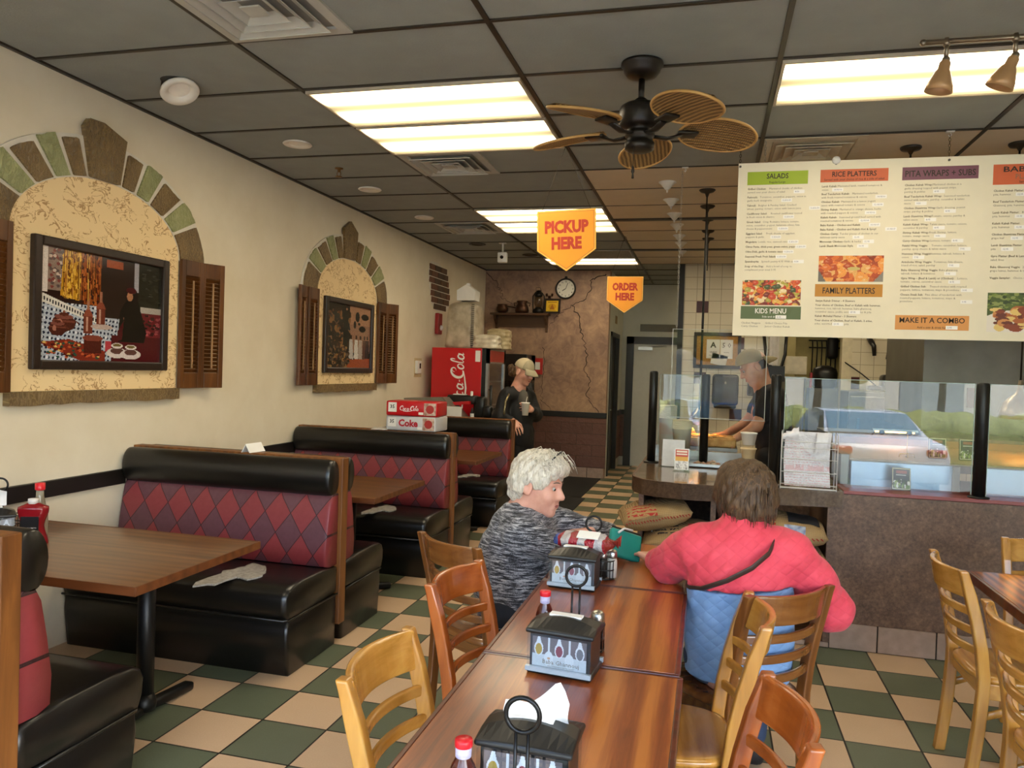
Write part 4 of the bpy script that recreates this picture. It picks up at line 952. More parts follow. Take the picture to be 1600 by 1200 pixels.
# columns: left x of each text column (local), measured from the photo
def col_text(x0, z_top, items, size=.0165, lh=.0208, gap=.012, wrap=47):
    z = z_top; L = []; D = []; S = []; K = []
    for name, desc, price, where in items:
        words = (name+' '+desc).split(); lines = []; cur = ''
        for w_ in words:
            if len(cur)+len(w_)+1 > wrap: lines.append(cur); cur = w_
            else: cur = (cur+' '+w_).strip()
        lines.append(cur)
        for i, ln in enumerate(lines):
            if i == 0:
                L.append((name, x0, z, size, 'LEFT', .0004, None)); rest = ln[len(name):].strip()
                if rest: D.append((rest, x0+len(name)*size*.455+.006, z, size, 'LEFT', 0, None))
            else: D.append((ln, x0, z, size, 'LEFT', 0, None))
            last = len(ln); zl = z; z -= lh
        if price:
            xs_ = x0+(where if where is not None else min(last*size*.47+.02, .36)); S.append((xs_, zl-.006)); K.append((price, xs_+.008, zl, size*.8, 'LEFT', 0, None))
        z -= gap
    return L, D, S, K
allL, allD, allS, allK = [], [], [], []
def add_col(*a, **k):
    L, D, S, K = col_text(*a, **k); allL.extend(L); allD.extend(D); allS.extend(S); allK.extend(K)
bannr(.055, .405, .925, 1.005, '9db522', 'SALADS', 'Regular/Large', .125)
add_col(.058, .895, [('Grilled Chicken:', 'Marinated chunks of chicken served over your choice of salad', '8.50', None), ('Fattoush:', 'Tomatoes, cucumber, peppers, onion in garlic herb vinaigrette', '5.25/6.50', None),
    ('Tabouli:', 'Bulghur & Parsley Salad, Cracked wheat, parsley, tomato, onion with lemon juice', '5.25/6.50', None), ('Cauliflower Salad:', 'Roasted cauliflower tossed in fresh onion & cilantro', '5.25/6.50', None),
    ('Greek Salad:', 'Crisp Romaine lettuce, tomato, onion, cucumber, pepper, kalamata olives, feta cheese & pepperoncini', '5.25/6.50', None), ('Eggplant Salad:', 'Fresh chunks of eggplant, peppers & garlic', '5.25/6.50', None),
    ('Megadara:', 'Lentils, rice, sauteed onions', '5.25/6.50', .245), ('Citrus Pasta, chick peas, green onion, peppers', '', '5.25/6.50', .29), ('Olive Dish, garlic & tomato sauce', '', '5.25/6.50', .22), ('Seasonal Fresh Fruit Salads', '', '5.25/6.50', .18),
    ('Spanakopita:', 'Spinach pastry 4.95   With salad', '8.54', .28), ('Soup of the Day:', 'Add a bowl of soup to compliment your meal  3.95', '', None)], lh=.0205, gap=.0095)
bannr(.475, .85, .93, 1.005, 'd0653c', 'RICE PLATTERS', 'Served with your choice of rice & a side of salad', .245)
add_col(.485, .90, [('Lamb Kabab:', 'Marinated lamb, roasted tomatoes & onion', '14.95/16', None), ('Beef Tenderloin Kabab:', 'Marinated tenderloin with fresh roasted tomatoes & onions', '14.95/16', None), ('Chicken Kabab:', 'Marinated in a lemon yogurt sauce with roasted tomato & onions', '12.95/14', None),
    ('Shrimp Kabab:', 'Marinated in orange cheese, herbs with roasted peppers & onions', '14.95/16', None), ('Kafath Kabab:', 'Seasoned ground beef served with roasted tomatoes & onions', '12.95/14', None), ('Baba Kabab - Chicken and Kafath', '', '15.95/17', .27), ('Baba Kabab - Chicken and Kafath Hot & Spicy!', '', '15.95/17', None),
    ('Chicken Curry:', 'Tender pieces of chicken in our delicious curry sauce', '12.95', None), ('Moroccan Chicken:', 'Garlic & herbs', '12.95', .24), ('Lamb Shank Moroccan Style', '', '16.95', .21)], lh=.0205, gap=.0055)
bannr(.47, .845, .245, .32, 'c1862f', 'FAMILY PLATTERS', None, .29)
add_col(.475, .215, [('Saniya Kabab Dinner - 4 Skewers', '', '', None), ('Your choice of Chicken, Beef or Kafath with hummus,', 'rice, tabouli, hummus, baba ghannouj, cucumber sauce, pickle, assorted pickles & pita', '47.95', .19), ('Kabab Mchakal Platter - 3 Skewers', '', '', None), ('Your choice of Chicken, Beef or Kafath, 2 sides,', 'assorted pickles & pita', '29.95', .1)], lh=.02, gap=.006)
bannr(.925, 1.325, .93, 1.005, '7b4d5c', 'PITA WRAPS + SUBS', None, .37)
add_col(.94, .895, [('Chicken Kabab Wrap:', 'Marinated chicken in a garlic dressing topped with peanut strips, parsley & pickles', '8.95', None), ('Beef Tenderloin Kabab Wrap:', 'Seasoned tenderloin served with tomato, parsley, cucumber & tahini sauce', '9.50', None), ('Chicken Shawirma Wrap:', 'Garlic dressing, peanut strips, parsley & pickles', '8.95', None),
    ('Lamb Shawirma Wrap:', 'Tomato, onions, parsley & tahini sauce', '8.95', None), ('Kafath Kabab Wrap:', 'Tahini sauce, tomato, onions, cucumber & parsley', '8.95', None), ('Shrimp Kabab Wrap:', 'Fresh Shrimp, lettuce, tomato, mango sauce', '9.50', None), ('Curry Chicken Wrap:', 'Lettuce, tomato', '8.95', .26), ('Falafel Wrap Veggie:', 'Tomato, cucumber, lettuce, parsley, spicy cheese & tahini sauce', '7.95', None),
    ('Hummus Wrap Veggie:', 'Hummus, tabouli, lettuce & onion', '7.95', None), ('Artichoke Wrap Veggie:', 'Tomatoes, feta cheese, blend of rice, salad, parsley', '7.95', None), ('Baba Ghannouj Wrap Veggie:', 'Baba ghannouj, tabouli, lettuce & tomatoes', '7.95', None), ('Gyro Wrap - (Beef & Lamb) or (Chicken):', 'Lettuce, tomato, onions, cucumber sauce', '8.95', None),
    ('Grilled Chicken Sub:', 'Tossed chicken with roasted peppers, lettuce, tomatoes, mayo & provolone', '9.95', .32), ('Cheese Steak Sub:', 'Fine slices of tenderloin with roasted peppers, lettuce, tomatoes, mayo & provolone', '9.95', .32)], lh=.0196, gap=.0085, wrap=48)
bannr(.92, 1.31, .055, .14, 'd9964f', 'MAKE IT A COMBO', 'Add a side & drink for', .345)
bannr(1.4, 1.8, .89, 1.005, 'd0653c', 'BABA PITA', 'Served pocket style', .3)
allL.append(('PLATTERS', 1.6, .921, .04, 'CENTER', 0, None))
add_col(1.405, .85, [('Chicken Kabab Platter:', 'Baba Ghannouj, pita, hummus', '12.95', None), ('Beef Tenderloin Platter:', 'Baba Ghannouj, pita, hummus', '13.95', None), ('Lamb Kabab Platter:', 'Baba Ghannouj, pita, hummus', '13.95', None), ('Kafath Kabab Platter:', 'Baba Ghannouj, pita, hummus', '12.95', None), ('Chicken Shawirma Platter:', 'Tabouli, grape leaf', '12.95', None),
    ('Lamb Shawirma Platter:', 'Baba Ghannouj, pita', '12.95', None), ('Gyro Platter (Beef & Lamb):', 'Greek salad, fries', '', None), ('Baba Ghannouj Veggie:', '2 falafel, 2 grape leaves, hummus & tabouli', '', None), ('Veggie Sampler:', 'Choice of four', '', None)], lh=.021, gap=.02, wrap=38)
bannr(.045, .395, .105, .183, '5c6b45', 'KIDS MENU', 'Side and drink', .18, white_ink)
allD += [('Chicken Nuggets', .05, .075, .0165, 'LEFT', 0, None), ('Curry Chicken', .05, .055, .0165, 'LEFT', 0, None), ('Grilled Cheese Pita', .19, .075, .0165, 'LEFT', 0, None), ('Junior Chicken Kabab', .19, .055, .0165, 'LEFT', 0, None)]
allS += [(.25, .108), (1.19, .06)]; allK += [('5.95', .258, .113, .014, 'LEFT', 0, None), ('2.95', 1.198, .066, .014, 'LEFT', 0, None)]
for x, z in allS: m = MB(); m.bb((x, -.0022, z), (x+.062, -.0011, z+.021)); m.build('price_sticker', sticker, mb_)
lettering(allL, 'dish_lettering', ink2, mb_, FP, 1, 0); lettering(allD, 'description_lettering', ink2, mb_, FP, 1, 0); lettering(allK, 'price_lettering', ink3, mb_, plane_front(0, -.0026, 0), 1, 0)
def food(w, h, base, cols, n, r0, r1, seed):
    p = Paint(w, h, base); p.rs = np.random.RandomState(seed)
    for k in range(n):
        x, y = p.rs.rand(2); r = p.rs.uniform(r0, r1); c = cols[p.rs.randint(len(cols))]
        if p.rs.rand() < .5: p.ell(x, y, r, r*w/h*.8, c)
        else:
            a = p.rs.rand()*6; p.poly([(x+r*math.cos(a+q*PI/2)*1.1, y+r*w/h*math.sin(a+q*PI/2)*.9) for q in range(4)], c)
        p.ell(x-r*.2, y+r*.3, r*.4, r*w/h*.2, np.array([int(c[i:i+2], 16)/255 for i in (0, 2, 4)])*.75+.25)
    p.grain(.12); return p
def photo(x0, x1, z0, z1, p):
    p.build('food_photo', mb_, plane_front((x0+x1)/2, -.0015, (z0+z1)/2), x1-x0, z1-z0, .4)
photo(.05, .39, .19, .343, food(96, 44, '8a3a1c', ['d8601e', 'c23a1a', 'e0b050', '7a2a18', '47532a', 'e8983a', 'c84a24', 'e6d0a0', 'b0a03c'], 230, .03, .07, 3))
p = food(96, 44, 'a5451a', ['d8702a', 'b84a1a', 'e89a44', 'c05a20', '8a3210', 'e0a860'], 130, .05, .1, 4); p.poly([(0, 0), (0, .45), (.12, 0)], '6f6a62'); p.poly([(1, 0), (1, .4), (.85, 0)], '8a8378'); p.ell(.55, .5, .1, .07, 'c8b46a'); photo(.485, .845, .335, .49, p)
p = Paint(96, 60, '4a5a26'); p.speck(0, .6, 1, 1, ['5a6a2a', '7a8a3c', '34421a', '8a9450'], 120, .02, .05); p.ell(.5, .2, .6, .38, 'e6ddcf'); p.speck(.1, .1, .8, .6, ['b0602a', '8a3c18', 'd08a4a', '6a2c14', 'e0c070'], 60, .04, .1); p.ell(.78, .4, .14, .14, 'd8b32a'); photo(1.4, 1.8, .05, .275, p)
# board hooks and hanging hardware
chrome = pm('bright_chain_steel', 'b9b6ae', .3, 1.0)
def chain(name, x, y, z0, z1, label, mat=None, link=.022, wd=.0055, th=.0014, cat='chain'):
    m = MB(); n_ = max(1, int(abs(z1-z0)/(link*.72)))
    for k in range(n_):
        z = z0+(z1-z0)*(k+.5)/n_; pts = [(x+(wd*math.cos(a) if k % 2 else 0), y+(0 if k % 2 else wd*math.cos(a)), z+link/2*math.sin(a)) for a in [2*PI*q/8 for q in range(8)]]
        m.tube(pts, th, 4, closed=True)
    return tag(m.build(name, mat or chrome), label, cat, 'hanging chains')
hk = MB()
for x in (.01, .56, 1.17, 1.8): hk.cyl((x, -.004, MH-.02), (x, .012, MH-.02), .007, seg=12)
hk.build('grommets', pm('zinc_grommet', '6a675f', .3, .9), mb_)
dome_w = MB(); dome_w.lathe([(.024, 0), (.022, .008), (.01, .014), (0, .015)], M=Matrix.Translation((.56, -.002, MH+.0)) @ Matrix.Rotation(R(90), 4, 'X'), seg=20); dome_w.build('hanger_boss', wplast, mb_)
chain('hanging_chain', .275, 4.975, 2.868, CEIL-.006, 'short bright chain above the left part of the menu board')
chain('hanging_chain', .13, 5.0, 2.868, CEIL-.006, 'dark chain at the top left corner of the menu board', pm('dark_chain', '2a241e', .4, .5))
chain('hanging_chain', 1.29, 4.955, 2.868, CEIL-.03, 'short chain above the purple heading of the menu board', pm('old_brass_chain', '6f6048', .35, .9))
def clip(x, y, label):
    o = thing('ceiling_clip', label, 'clip', (x, y, CEIL-.008), 0, 'white clips on the ceiling grid'); m = MB(); m.bb((-.022, -.012, -.006), (.022, .012, 0)); m.build('clip_plate', wplast, o)
    m = MB(); m.tube([(0, 0, -.006), (.008, 0, -.02), (0, 0, -.032), (-.008, 0, -.022)], .003, 6); m.build('hook', wplast, o)
clip(1.29, 4.955, 'white clip on the ceiling above the menu board'); clip(-.227, 5.562, 'white clip holding the chain of the clear hanging panel')
clip(.62, 5.562, 'white clip on the ceiling behind the menu board')
# clear acrylic panel on chains
chain('hanging_chain', -.245, 5.562, 1.875, CEIL-.036, 'long thin chain holding the left side of the clear hanging panel', chrome, .026, .006, .0013)
ap = thing('hanging_clear_panel', 'clear acrylic panel hung on a chain before the cook', 'glass pane', (.05, 5.56, 1.25))
m = MB(); m.bb((-.32, 0, 0), (.318, .0006, .625)); m.build('pane', glass_pane('clear_acrylic', (.97, .98, .98), .5), ap); m = MB()
for q in (-1, 1): m.bb((q*.319-.002, -.003, 0), (q*.319+.002, .003, .625))
m.bb((-.32, -.003, -.002), (.32, .003, .002)); m.bb((-.32, -.003, .622), (.32, .003, .625)); m.build('polished_edge', pm('acrylic_edge', 'c9ccc4', .2), ap)
chain('hanging_chain', .3, 5.562, 1.875, CEIL-.01, 'thin chain of the clear panel hidden behind the menu board', chrome, .03, .006, .0013)
# pennant signs
sign_o = pm('sign_orange', 'f2a01e', .45, var=.015); sign_r = pm('sign_red_ink', 'b8310c', .5, var=.02); sign_b = pm('sign_amber_border', 'f7bb4a', .45, var=.02)
def pennant(x, y, ztop, W, H, txt, label, tilt, zh):
    o = thing('pennant_sign', label, 'sign', (x, y, ztop), 0, 'orange pennant signs'); F = plane_front(0, 0, 0) @ Matrix.Rotation(R(tilt), 4, 'Z')
    h = W/2; sh = H*.655
    P_ = lambda k: [(-h+k, -k), (h-k, -k), (h-k, -sh+k*.35), (0, -H+k*1.25), (-h+k, -sh+k*.35)]
    m = MB(); m.prism(P_(0), -.003, .003, F); m.build('board', sign_b, o)
    m = MB(); m.prism(P_(.011), .003, .0036, F); m.build('red_outline', sign_r, o); m = MB(); m.prism(P_(.0135), .0036, .0044, F); m.build('orange_field', sign_o, o)
    (a, wa), (b_, wb) = txt
    lettering([(a, 0, -.145, .105, 'CENTER', .0055, wa), (b_, 0, -.252, .105, 'CENTER', .0055, wb)], 'lettering', sign_r, o, F @ Matrix.Translation((0, 0, .005)))
    m = MB(); up = F @ Vector((0, 0, 0))
    for q in (-1, 1): m.tube([F @ Vector((q*(h-.03), -.012, 0)), Vector((.02*q*.2-.015, 0, CEIL-ztop-.008))], .0016, 5)
    m.build('hanging_string', pm('dark_string', '3a332b', .7), o); return o
pennant(-.953, 4.96, 2.603, .39, .4, (('PICKUP', .29), ('HERE', .2)), 'orange pennant sign reading PICKUP HERE', 2.2, 0)
pennant(-.925, 8.3, 2.582, .385, .39, (('ORDER', .275), ('HERE', .2)), 'smaller looking orange pennant sign reading ORDER HERE', 0, 0)
# ================================================================== COUNTER THINGS
paper_w = pm('white_paper', 'e8e6e0', .6, var=.02); foamw = pm('white_foam', 'ece8de', .6, var=.03)
acry = glass_pane('clear_holder_plastic', (.94, .96, .97), 1.0)
o = thing('brochure_holder', 'clear holder of white leaflets beside the far left glass post', 'leaflet holder', (-.2, 5.42, .912))
m = MB(); m.box((-.03, .03, .09), (.17, .006, .18), (R(-12), 0, 0)); m.build('back_panel', acry, o); m = MB(); m.box((-.03, .012, .095), (.15, .012, .185), (R(-12), 0, 0)); m.build('leaflets', pm('pale_leaflets', 'd5d6d6', .5, var=.06, scale=30), o); m = MB(); m.bb((-.125, -.035, 0), (.08, .07, .006)); m.build('base', acry, o)
o = thing('brochure_holder', 'small clear holder with a red and yellow flyer on the counter', 'leaflet holder', (-.165, 5.2, .912))
m = MB(); m.box((0, .012, .075), (.1, .004, .15), (R(-8), 0, 0)); m.build('back_panel', acry, o)
p = Paint(40, 60, 'e4e0d8'); p.rect(.05, .62, .95, .95, 'c2452c'); p.rect(.12, .82, .88, .9, 'e8d8c0'); p.rect(.12, .7, .88, .76, 'e8d8c0'); p.rect(.05, .42, .95, .62, 'dba43a'); p.speck(.1, .06, .9, .4, ['b5b0a6', '8a8680', 'c9c4ba'], 40, .03, .06)
p.build('flyer', o, plane_front(0, .004, .08) @ Matrix.Rotation(R(-8), 4, 'X'), .092, .14, .4); m = MB(); m.bb((-.055, -.03, 0), (.055, .04, .005)); m.build('base', acry, o)
# stack of lids / cup tower behind the holders
def cup_stack(x, y, z, r0, r1, h, n_, label, mat=None, lid=True):
    o = thing('cup_stack', label, 'cups', (x, y, z)); prof = [(r0*.8, 0), (r0, h*.0+.004)]
    m = MB(); prof = [(r0, 0), (r1, h*.75)]
    for k in range(n_): zz_ = h*.75+h*.25*k/n_; prof += [(r1+.004, zz_), (r1+.004, zz_+h*.25/n_*.5), (r1, zz_+h*.25/n_*.6)]
    prof += [(0, h)]; m.lathe(prof, seg=28); m.build('nested_cups', mat or foamw, o); return o
cup_stack(-.30, 5.9, .912, .055, .062, .41, 9, 'tall stack of white foam cups behind the leaflets')
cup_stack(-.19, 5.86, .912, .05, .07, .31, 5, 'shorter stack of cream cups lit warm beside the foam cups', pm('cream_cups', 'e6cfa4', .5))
for k, (dz, w_) in enumerate(((0, .1), (.1, .095), (.2, .1))):
    o = thing('soup_container', ['squat pale takeout container at the bottom of the stack by the cook', 'cream soup container in the middle of the stack by the cook', 'white soup cup on top of the stack by the cook'][k], 'container', (.255, 5.2, .912+dz), 0, 'stacked takeout containers')
    m = MB(); m.lathe([(w_*.38, 0), (w_*.5, .07), (w_*.54, .072), (w_*.54, .08), (0, .082)], seg=24); m.build('cup', foamw if k != 1 else pm('cream_cups', 'e6cfa4', .5), o)
o = thing('takeout_box', 'white foam clamshell box beside the takeout containers', 'box', (.26, 5.02, .912)); m = MB(); m.rbox((0, 0, .022), (.15, .13, .044), .012, 2); m.build('base', foamw, o); m = MB(); m.rbox((0, 0, .062), (.145, .125, .036), .014, 2); m.box((0, -.07, .045), (.16, .012, .006)); m.build('lid', foamw, o)
# prep tray and flatbread at the pass
o = thing('prep_tray', 'shallow steel tray with food scraps in front of the cook', 'tray', (.02, 5.62, .912)); m = MB()
m.bb((-.2, -.17, 0), (.24, .17, .012)); m.bb((-.2, -.17, 0), (-.19, .17, .05)); m.bb((.23, -.17, 0), (.24, .17, .05)); m.bb((-.2, .16, 0), (.24, .17, .085)); m.bb((-.2, -.17, 0), (.24, -.16, .03)); m.build('pan', steel, o, bevel=.003)
m = MB(); rs_ = random.Random(4)
for k in range(26): m.ell((rs_.uniform(-.1, .2), rs_.uniform(-.13, .1), .02), (rs_.uniform(.01, .022), rs_.uniform(.01, .02), .01), 8, 6)
fs_ = m.build('food_scraps', pm('tomato_bits', 'b8452c', .5, var=.4, scale=30, col2='d8c8a8'), o); fs_['kind'] = 'stuff'
o = thing('bread_stack', 'stack of golden flatbread slices under the hands of the cook', 'bread', (.03, 6.24, 1.0))
m = MB(); m.rbox((0, 0, .035), (.36, .26, .07), .02, 3); rs_ = random.Random(5)
for k in range(16): m.rbox((rs_.uniform(-.12, .12), rs_.uniform(-.1, .1), .072+.002*k/4), (rs_.uniform(.1, .2), .02, .012), .005, 2, rot=(rs_.uniform(-.2, .2), 0, rs_.uniform(-.5, .5)))
m.build('sliced_bread', pm('golden_bread', 'd29a4e', .7, var=.25, scale=25, bump=.4, col2='e6c07e'), o)
o = thing('spice_box', 'small dark box printed red beside the flatbread', 'box', (-.13, 5.86, .912)); m = MB(); m.bb((-.05, -.03, 0), (.05, .03, .075)); m.build('carton', pm('dark_carton', '3a2c2a', .5), o); m = MB(); m.bb((-.01, -.0312, .02), (.045, -.03, .06)); m.build('red_label', pm('label_red', 'a83a34', .5), o)
o = thing('crumpled_bag', 'crumpled clear plastic bag behind the flatbread', 'bag', (-.2, 6.34, 1.003)); m = MB()
m.grid_surface(lambda u, v: Vector(((.09+.03*mnoise.noise((u*6, v*5, 1)))*math.sin(PI*v)**.6*math.cos(2*PI*u), (.07+.03*mnoise.noise((u*6, v*5, 4)))*math.sin(PI*v)**.6*math.sin(2*PI*u), .16*(1-math.cos(PI*v))/2+.04*mnoise.noise((u*7, v*4, 2)))), 28, 16, True); m.build('bag_film', pm('cloudy_bag', 'cbbfa8', .3), o)
o = thing('work_shelf', 'steel work shelf behind the counter where the cook stands', 'shelf', (.0, 6.35, 0)); m = MB(); m.bb((-.42, -.25, .97), (.22, .1, 1.0)); m.build('shelf_top', steel, o, bevel=.003); m = MB()
m.bb((-.4, -.23, 0), (-.36, -.19, .97)); m.build('leg', steel, o); m = MB(); m.bb((.17, -.23, 0), (.21, -.19, .97)); m.build('leg', steel, o); m = MB(); m.bb((-.4, .04, 0), (-.36, .08, .97)); m.build('leg', steel, o); m = MB(); m.bb((.17, .04, 0), (.21, .08, .97)); m.build('leg', steel, o)
# wire rack with a printed plastic bag
o = thing('wire_bag_rack', 'white wire rack hooked on the counter, right of the coral jacket person', 'rack', (.565, 4.69, .914))
m = MB(); hw = .152
for q in (-1, 1): m.tube([(q*hw, .0, 0), (q*hw, 0, .33), (q*hw*.96, .05, .335), (q*hw*.96, .06, .0)], .003, 6)
for z in (.03, .1, .175, .24, .275): m.tube([(-hw, 0, z), (hw, 0, z)], .0025, 6)
for z in (.02, .1): m.tube([(-hw, 0, z), (-hw*.96, .055, z)], .0025, 6); m.tube([(hw, 0, z), (hw*.96, .055, z)], .0025, 6)
m.tube([(-hw, -.004, .008), (hw, -.004, .008)], .005, 6); m.build('wire_frame', pm('white_coated_wire', 'd3d0cc', .4, var=.02), o)
t = NT('printed_plastic_bag'); co = t.coord(); sx = t.n('SeparateXYZ'); t.l(co, sx.inputs[0])
txtn = t.noise(t.mapping(co, (90, 1, 160)), 1.0, 2); lines = t.math('GREATER_THAN', t.math('SINE', t.math('MULTIPLY', sx.outputs[2], 420)), .1)
msk = t.math('MULTIPLY', t.math('MULTIPLY', lines, t.math('GREATER_THAN', txtn, .5)), t.math('LESS_THAN', t.math('ADD', sx.outputs[2], t.math('MULTIPLY', sx.outputs[0], .9)), .2))
big = t.math('MULTIPLY', t.math('COMPARE', sx.outputs[2], .105, .014), t.math('GREATER_THAN', t.noise(t.mapping(co, (60, 1, 25)), 1.0, 1), .45))
t.base(t.mix(t.math('MULTIPLY', t.math('MAXIMUM', msk, big), .38), 'dcdadd', 'd0606a')); t.set(rough=.3, spec=.6); t.bump(t.noise(co, 18, 4, .7), .6, .02); bagm = t.m
bag = thing('printed_bag', 'white plastic bag printed red, hanging in the wire rack', 'bag', (.565, 4.715, .93))
m = MB()
m.grid_surface(lambda u, v: Vector((-.125+.25*u-.01*math.sin(v*3), .008*mnoise.noise((u*5, v*7, 0))+.01, .315*v)), 24, 24)
m.grid_surface(lambda u, v: Vector((-.125+.25*u-.01*math.sin(v*3), .02+.008*mnoise.noise((u*5, v*7, 3)), .315*v)), 24, 24); m.build('bag_body', bagm, bag)
m = MB()
m.grid_surface(lambda u, v: Vector((-.15+.09*u, -.012-.012*math.sin(PI*v), .27+.075*v-.05*(1-u)*v+.012*mnoise.noise((u*5, v*4, 7)))), 14, 12); m.build('bag_handle', pm('plain_white_film', 'e2e0e2', .3, bump=.4, bscale=20), bag); m = MB()
m.grid_surface(lambda u, v: Vector((.03+.06*u+.01*v, -.014-.01*math.sin(PI*v), .2+.115*v+.01*mnoise.noise((u*5, v*4, 9)))), 12, 14); m.build('bag_handle', pm('plain_white_film', 'e2e0e2', .3, bump=.4, bscale=20), bag)
# serving line behind the glass
steel_b = pm('smooth_stainless', '8d9db2', .3, .9, var=.04, scale=10); steel_d = pm('dull_dark_stainless', '77746c', .4, .85, var=.15, scale=4)
o = thing('serving_line', 'long stainless serving unit behind the glass with a back shelf tinted like lamp glow', 'serving unit', (0, 0, 0))
m = MB(); m.bb((.86, 6.2, .9), (3.5, 6.26, 1.13)); m.build('back_splash', pm('lamp_tinted_steel', '94816b', .5, .2), o)  # tan tint puts the heat lamps' orange light into the steel colour
m = MB(); m.bb((.84, 5.05, 1.065), (3.5, 6.2, 1.08)); m.build('top_shelf', MATS['lamp_tinted_steel'], o, bevel=.003); m = MB(); m.bb((.86, 6.2, 1.13), (3.5, 6.75, 1.155)); m.build('over_shelf', steel_d, o, bevel=.003)
for xa, xb in ((.845, 1.42), (1.575, 2.3)):
    m = MB(); m.bb((xa, 5.03, .9), (xb, 5.075, 1.065)); m.build('front_cabinet', steel_b, o, bevel=.004)
m = MB(); m.bb((.79, 5.06, .9), (.84, 6.2, 1.1)); m.build('end_cap', steel_d, o, bevel=.004)
m = MB(); m.bb((1.40, 5.02, .9), (1.44, 5.1, 1.065)); m.build('divider_strip', steel_d, o)
lampwarm = emis('warming_lamp_tube', 'ff9c3a', 20)
o = thing('heat_strip', 'small glowing heat lamp bar under the dark shelf', 'lamp', (1.3, 6.05, 1.2)); m = MB(); m.box((0, 0, 0), (.3, .05, .014)); m.build('housing', steel, o); m = MB(); m.cyl((-.13, 0, -.012), (.13, 0, -.012), .006); m.build('glow_tube', lampwarm, o)
m = MB()
for q in (-1, 1): m.ell((q*.09, -.03, -.015), (.022, .014, .018), 10, 8)
m.build('lamp_end', pm('lamp_end_metal', '6a6a68', .3, .8), o); m = MB(); m.tube([(-.12, 0, .005), (-.12, .16, -.05)], .006, 6); m.build('wall_bracket', steel, o)
def herb_pack(x, y, z, rx, rz, label):
    o = thing('herb_packet', label, 'packet', (x, y, z), rz, 'dark printed packets on the serving line'); p = Paint(40, 52, '23241f'); p.rect(0, 0, 1, .05, 'b9b49a'); p.rect(0, .95, 1, 1, 'b9b49a'); p.rect(0, 0, .05, 1, 'b9b49a'); p.rect(.95, 0, 1, 1, 'b9b49a'); p.rect(.2, .75, .8, .88, '8a3a30'); p.rect(.2, .66, .75, .7, 'c9c4b8'); p.speck(.08, .08, .92, .4, ['5f7a3a', 'e2dfd6', '3a4a24', '8a9a5a'], 30, .04, .09)
    m = MB(); m.rbox((0, 0, .066), (.1, .012, .132), .005, 2, rot=(R(rx), 0, 0)); m.build('pouch', pm('dark_pouch', '2b2a24', .4), o); p.build('printed_face', o, Matrix.Translation((0, 0, .066)) @ Matrix.Rotation(R(rx), 4, 'X') @ plane_front(0, -.0075, 0), .096, .126, .35)
herb_pack(1.385, 5.3, 1.08, -8, 0, 'dark printed packet standing on the steel shelf left of the post'); herb_pack(1.555, 5.3, 1.08, -6, .1, 'dark printed packet on the steel shelf half hidden by the post')
herb_pack(1.105, 4.93, .917, -14, -.1, 'dark printed packet leaning inside the glass on the rose ledge')
o = thing('wire_stand', 'thin gold wire stand on the steel shelf', 'stand', (1.21, 5.28, 1.08)); m = MB(); m.tube([(0, 0, 0), (0, 0, .16)], .002, 6); m.tube([(-.045, 0, 0), (-.04, 0, .02), (.0, 0, .025), (.04, 0, .02), (.045, 0, 0)], .003, 6); m.tube([(0, -.03, 0), (0, -.02, .02), (0, .03, 0)], .003, 6); m.build('wire', pm('gold_wire', 'c2a05c', .3, .9), o)
# hood and kitchen background
o = thing('kitchen_hood', 'large dark stainless wall panel and hood behind the serving line', 'hood', (0, 0, 0)); m = MB(); m.bb((1.7, 7.0, 1.15), (4.5, 7.04, 2.9)); m.bb((1.7, 7.04, 1.15), (1.74, 8.4, 2.9)); m.build('steel_panel', steel_d, o); m = MB(); m.bb((1.7, 6.9, 1.08), (4.5, 7.6, 1.15)); m.build('lower_shelf', steel_d, o)
m = MB(); m.bb((2.03, 6.985, 1.36), (2.11, 7.0, 1.52)); m.build('switch_plate', pm('rust_plate', '5a4238', .5), o)
o = thing('cork_board', 'framed cork notice board on the tiled kitchen wall', 'notice board', (.07, YK, 1.88)); m = MB()
for q in (-1, 1): m.box((0, -.015, q*.215), (.6, .03, .045)); m.box((q*.2825, -.015, 0), (.04, .03, .385))
m.build('frame', pm('dark_board_frame', '2c231d', .5), o); m = MB(); m.bb((-.27, -.008, -.2), (.27, 0, .2)); m.build('cork', pm('cork_surface', 'b38543', .8, var=.2, scale=60), o)
def paper(x, z, w_, h_, lines, label, rot=0):
    o = thing('posted_paper', label, 'paper', (x, YK-.012, z), 0, 'papers pinned on the cork board'); F = plane_front(0, 0, 0) @ Matrix.Rotation(R(rot), 4, 'Z'); m = MB(); m.prism([(-w_/2, -h_/2), (w_/2, -h_/2), (w_/2, h_/2), (-w_/2, h_/2)], 0, .002, F); m.build('sheet', paper_w, o)
    lettering(lines, 'lettering', ink, o, F @ Matrix.Translation((0, 0, .003)), 1, 0)
paper(.02, 1.9, .17, .25, [('A', 0, .02, .1, 'CENTER', .004, None), ('GRADE', 0, -.05, .03, 'CENTER', 0, None), ('inspection', 0, -.09, .025, 'CENTER', 0, None)], 'white certificate with a big letter A, left on the cork board')
paper(.19, 1.9, .16, .25, [('5 0', 0, .02, .09, 'CENTER', 0, None), ('score', 0, -.05, .03, 'CENTER', 0, None)], 'white certificate with large numbers, right on the cork board')
paper(.1, 1.76, .2, .14, [], 'blank torn paper under the two certificates', -12)
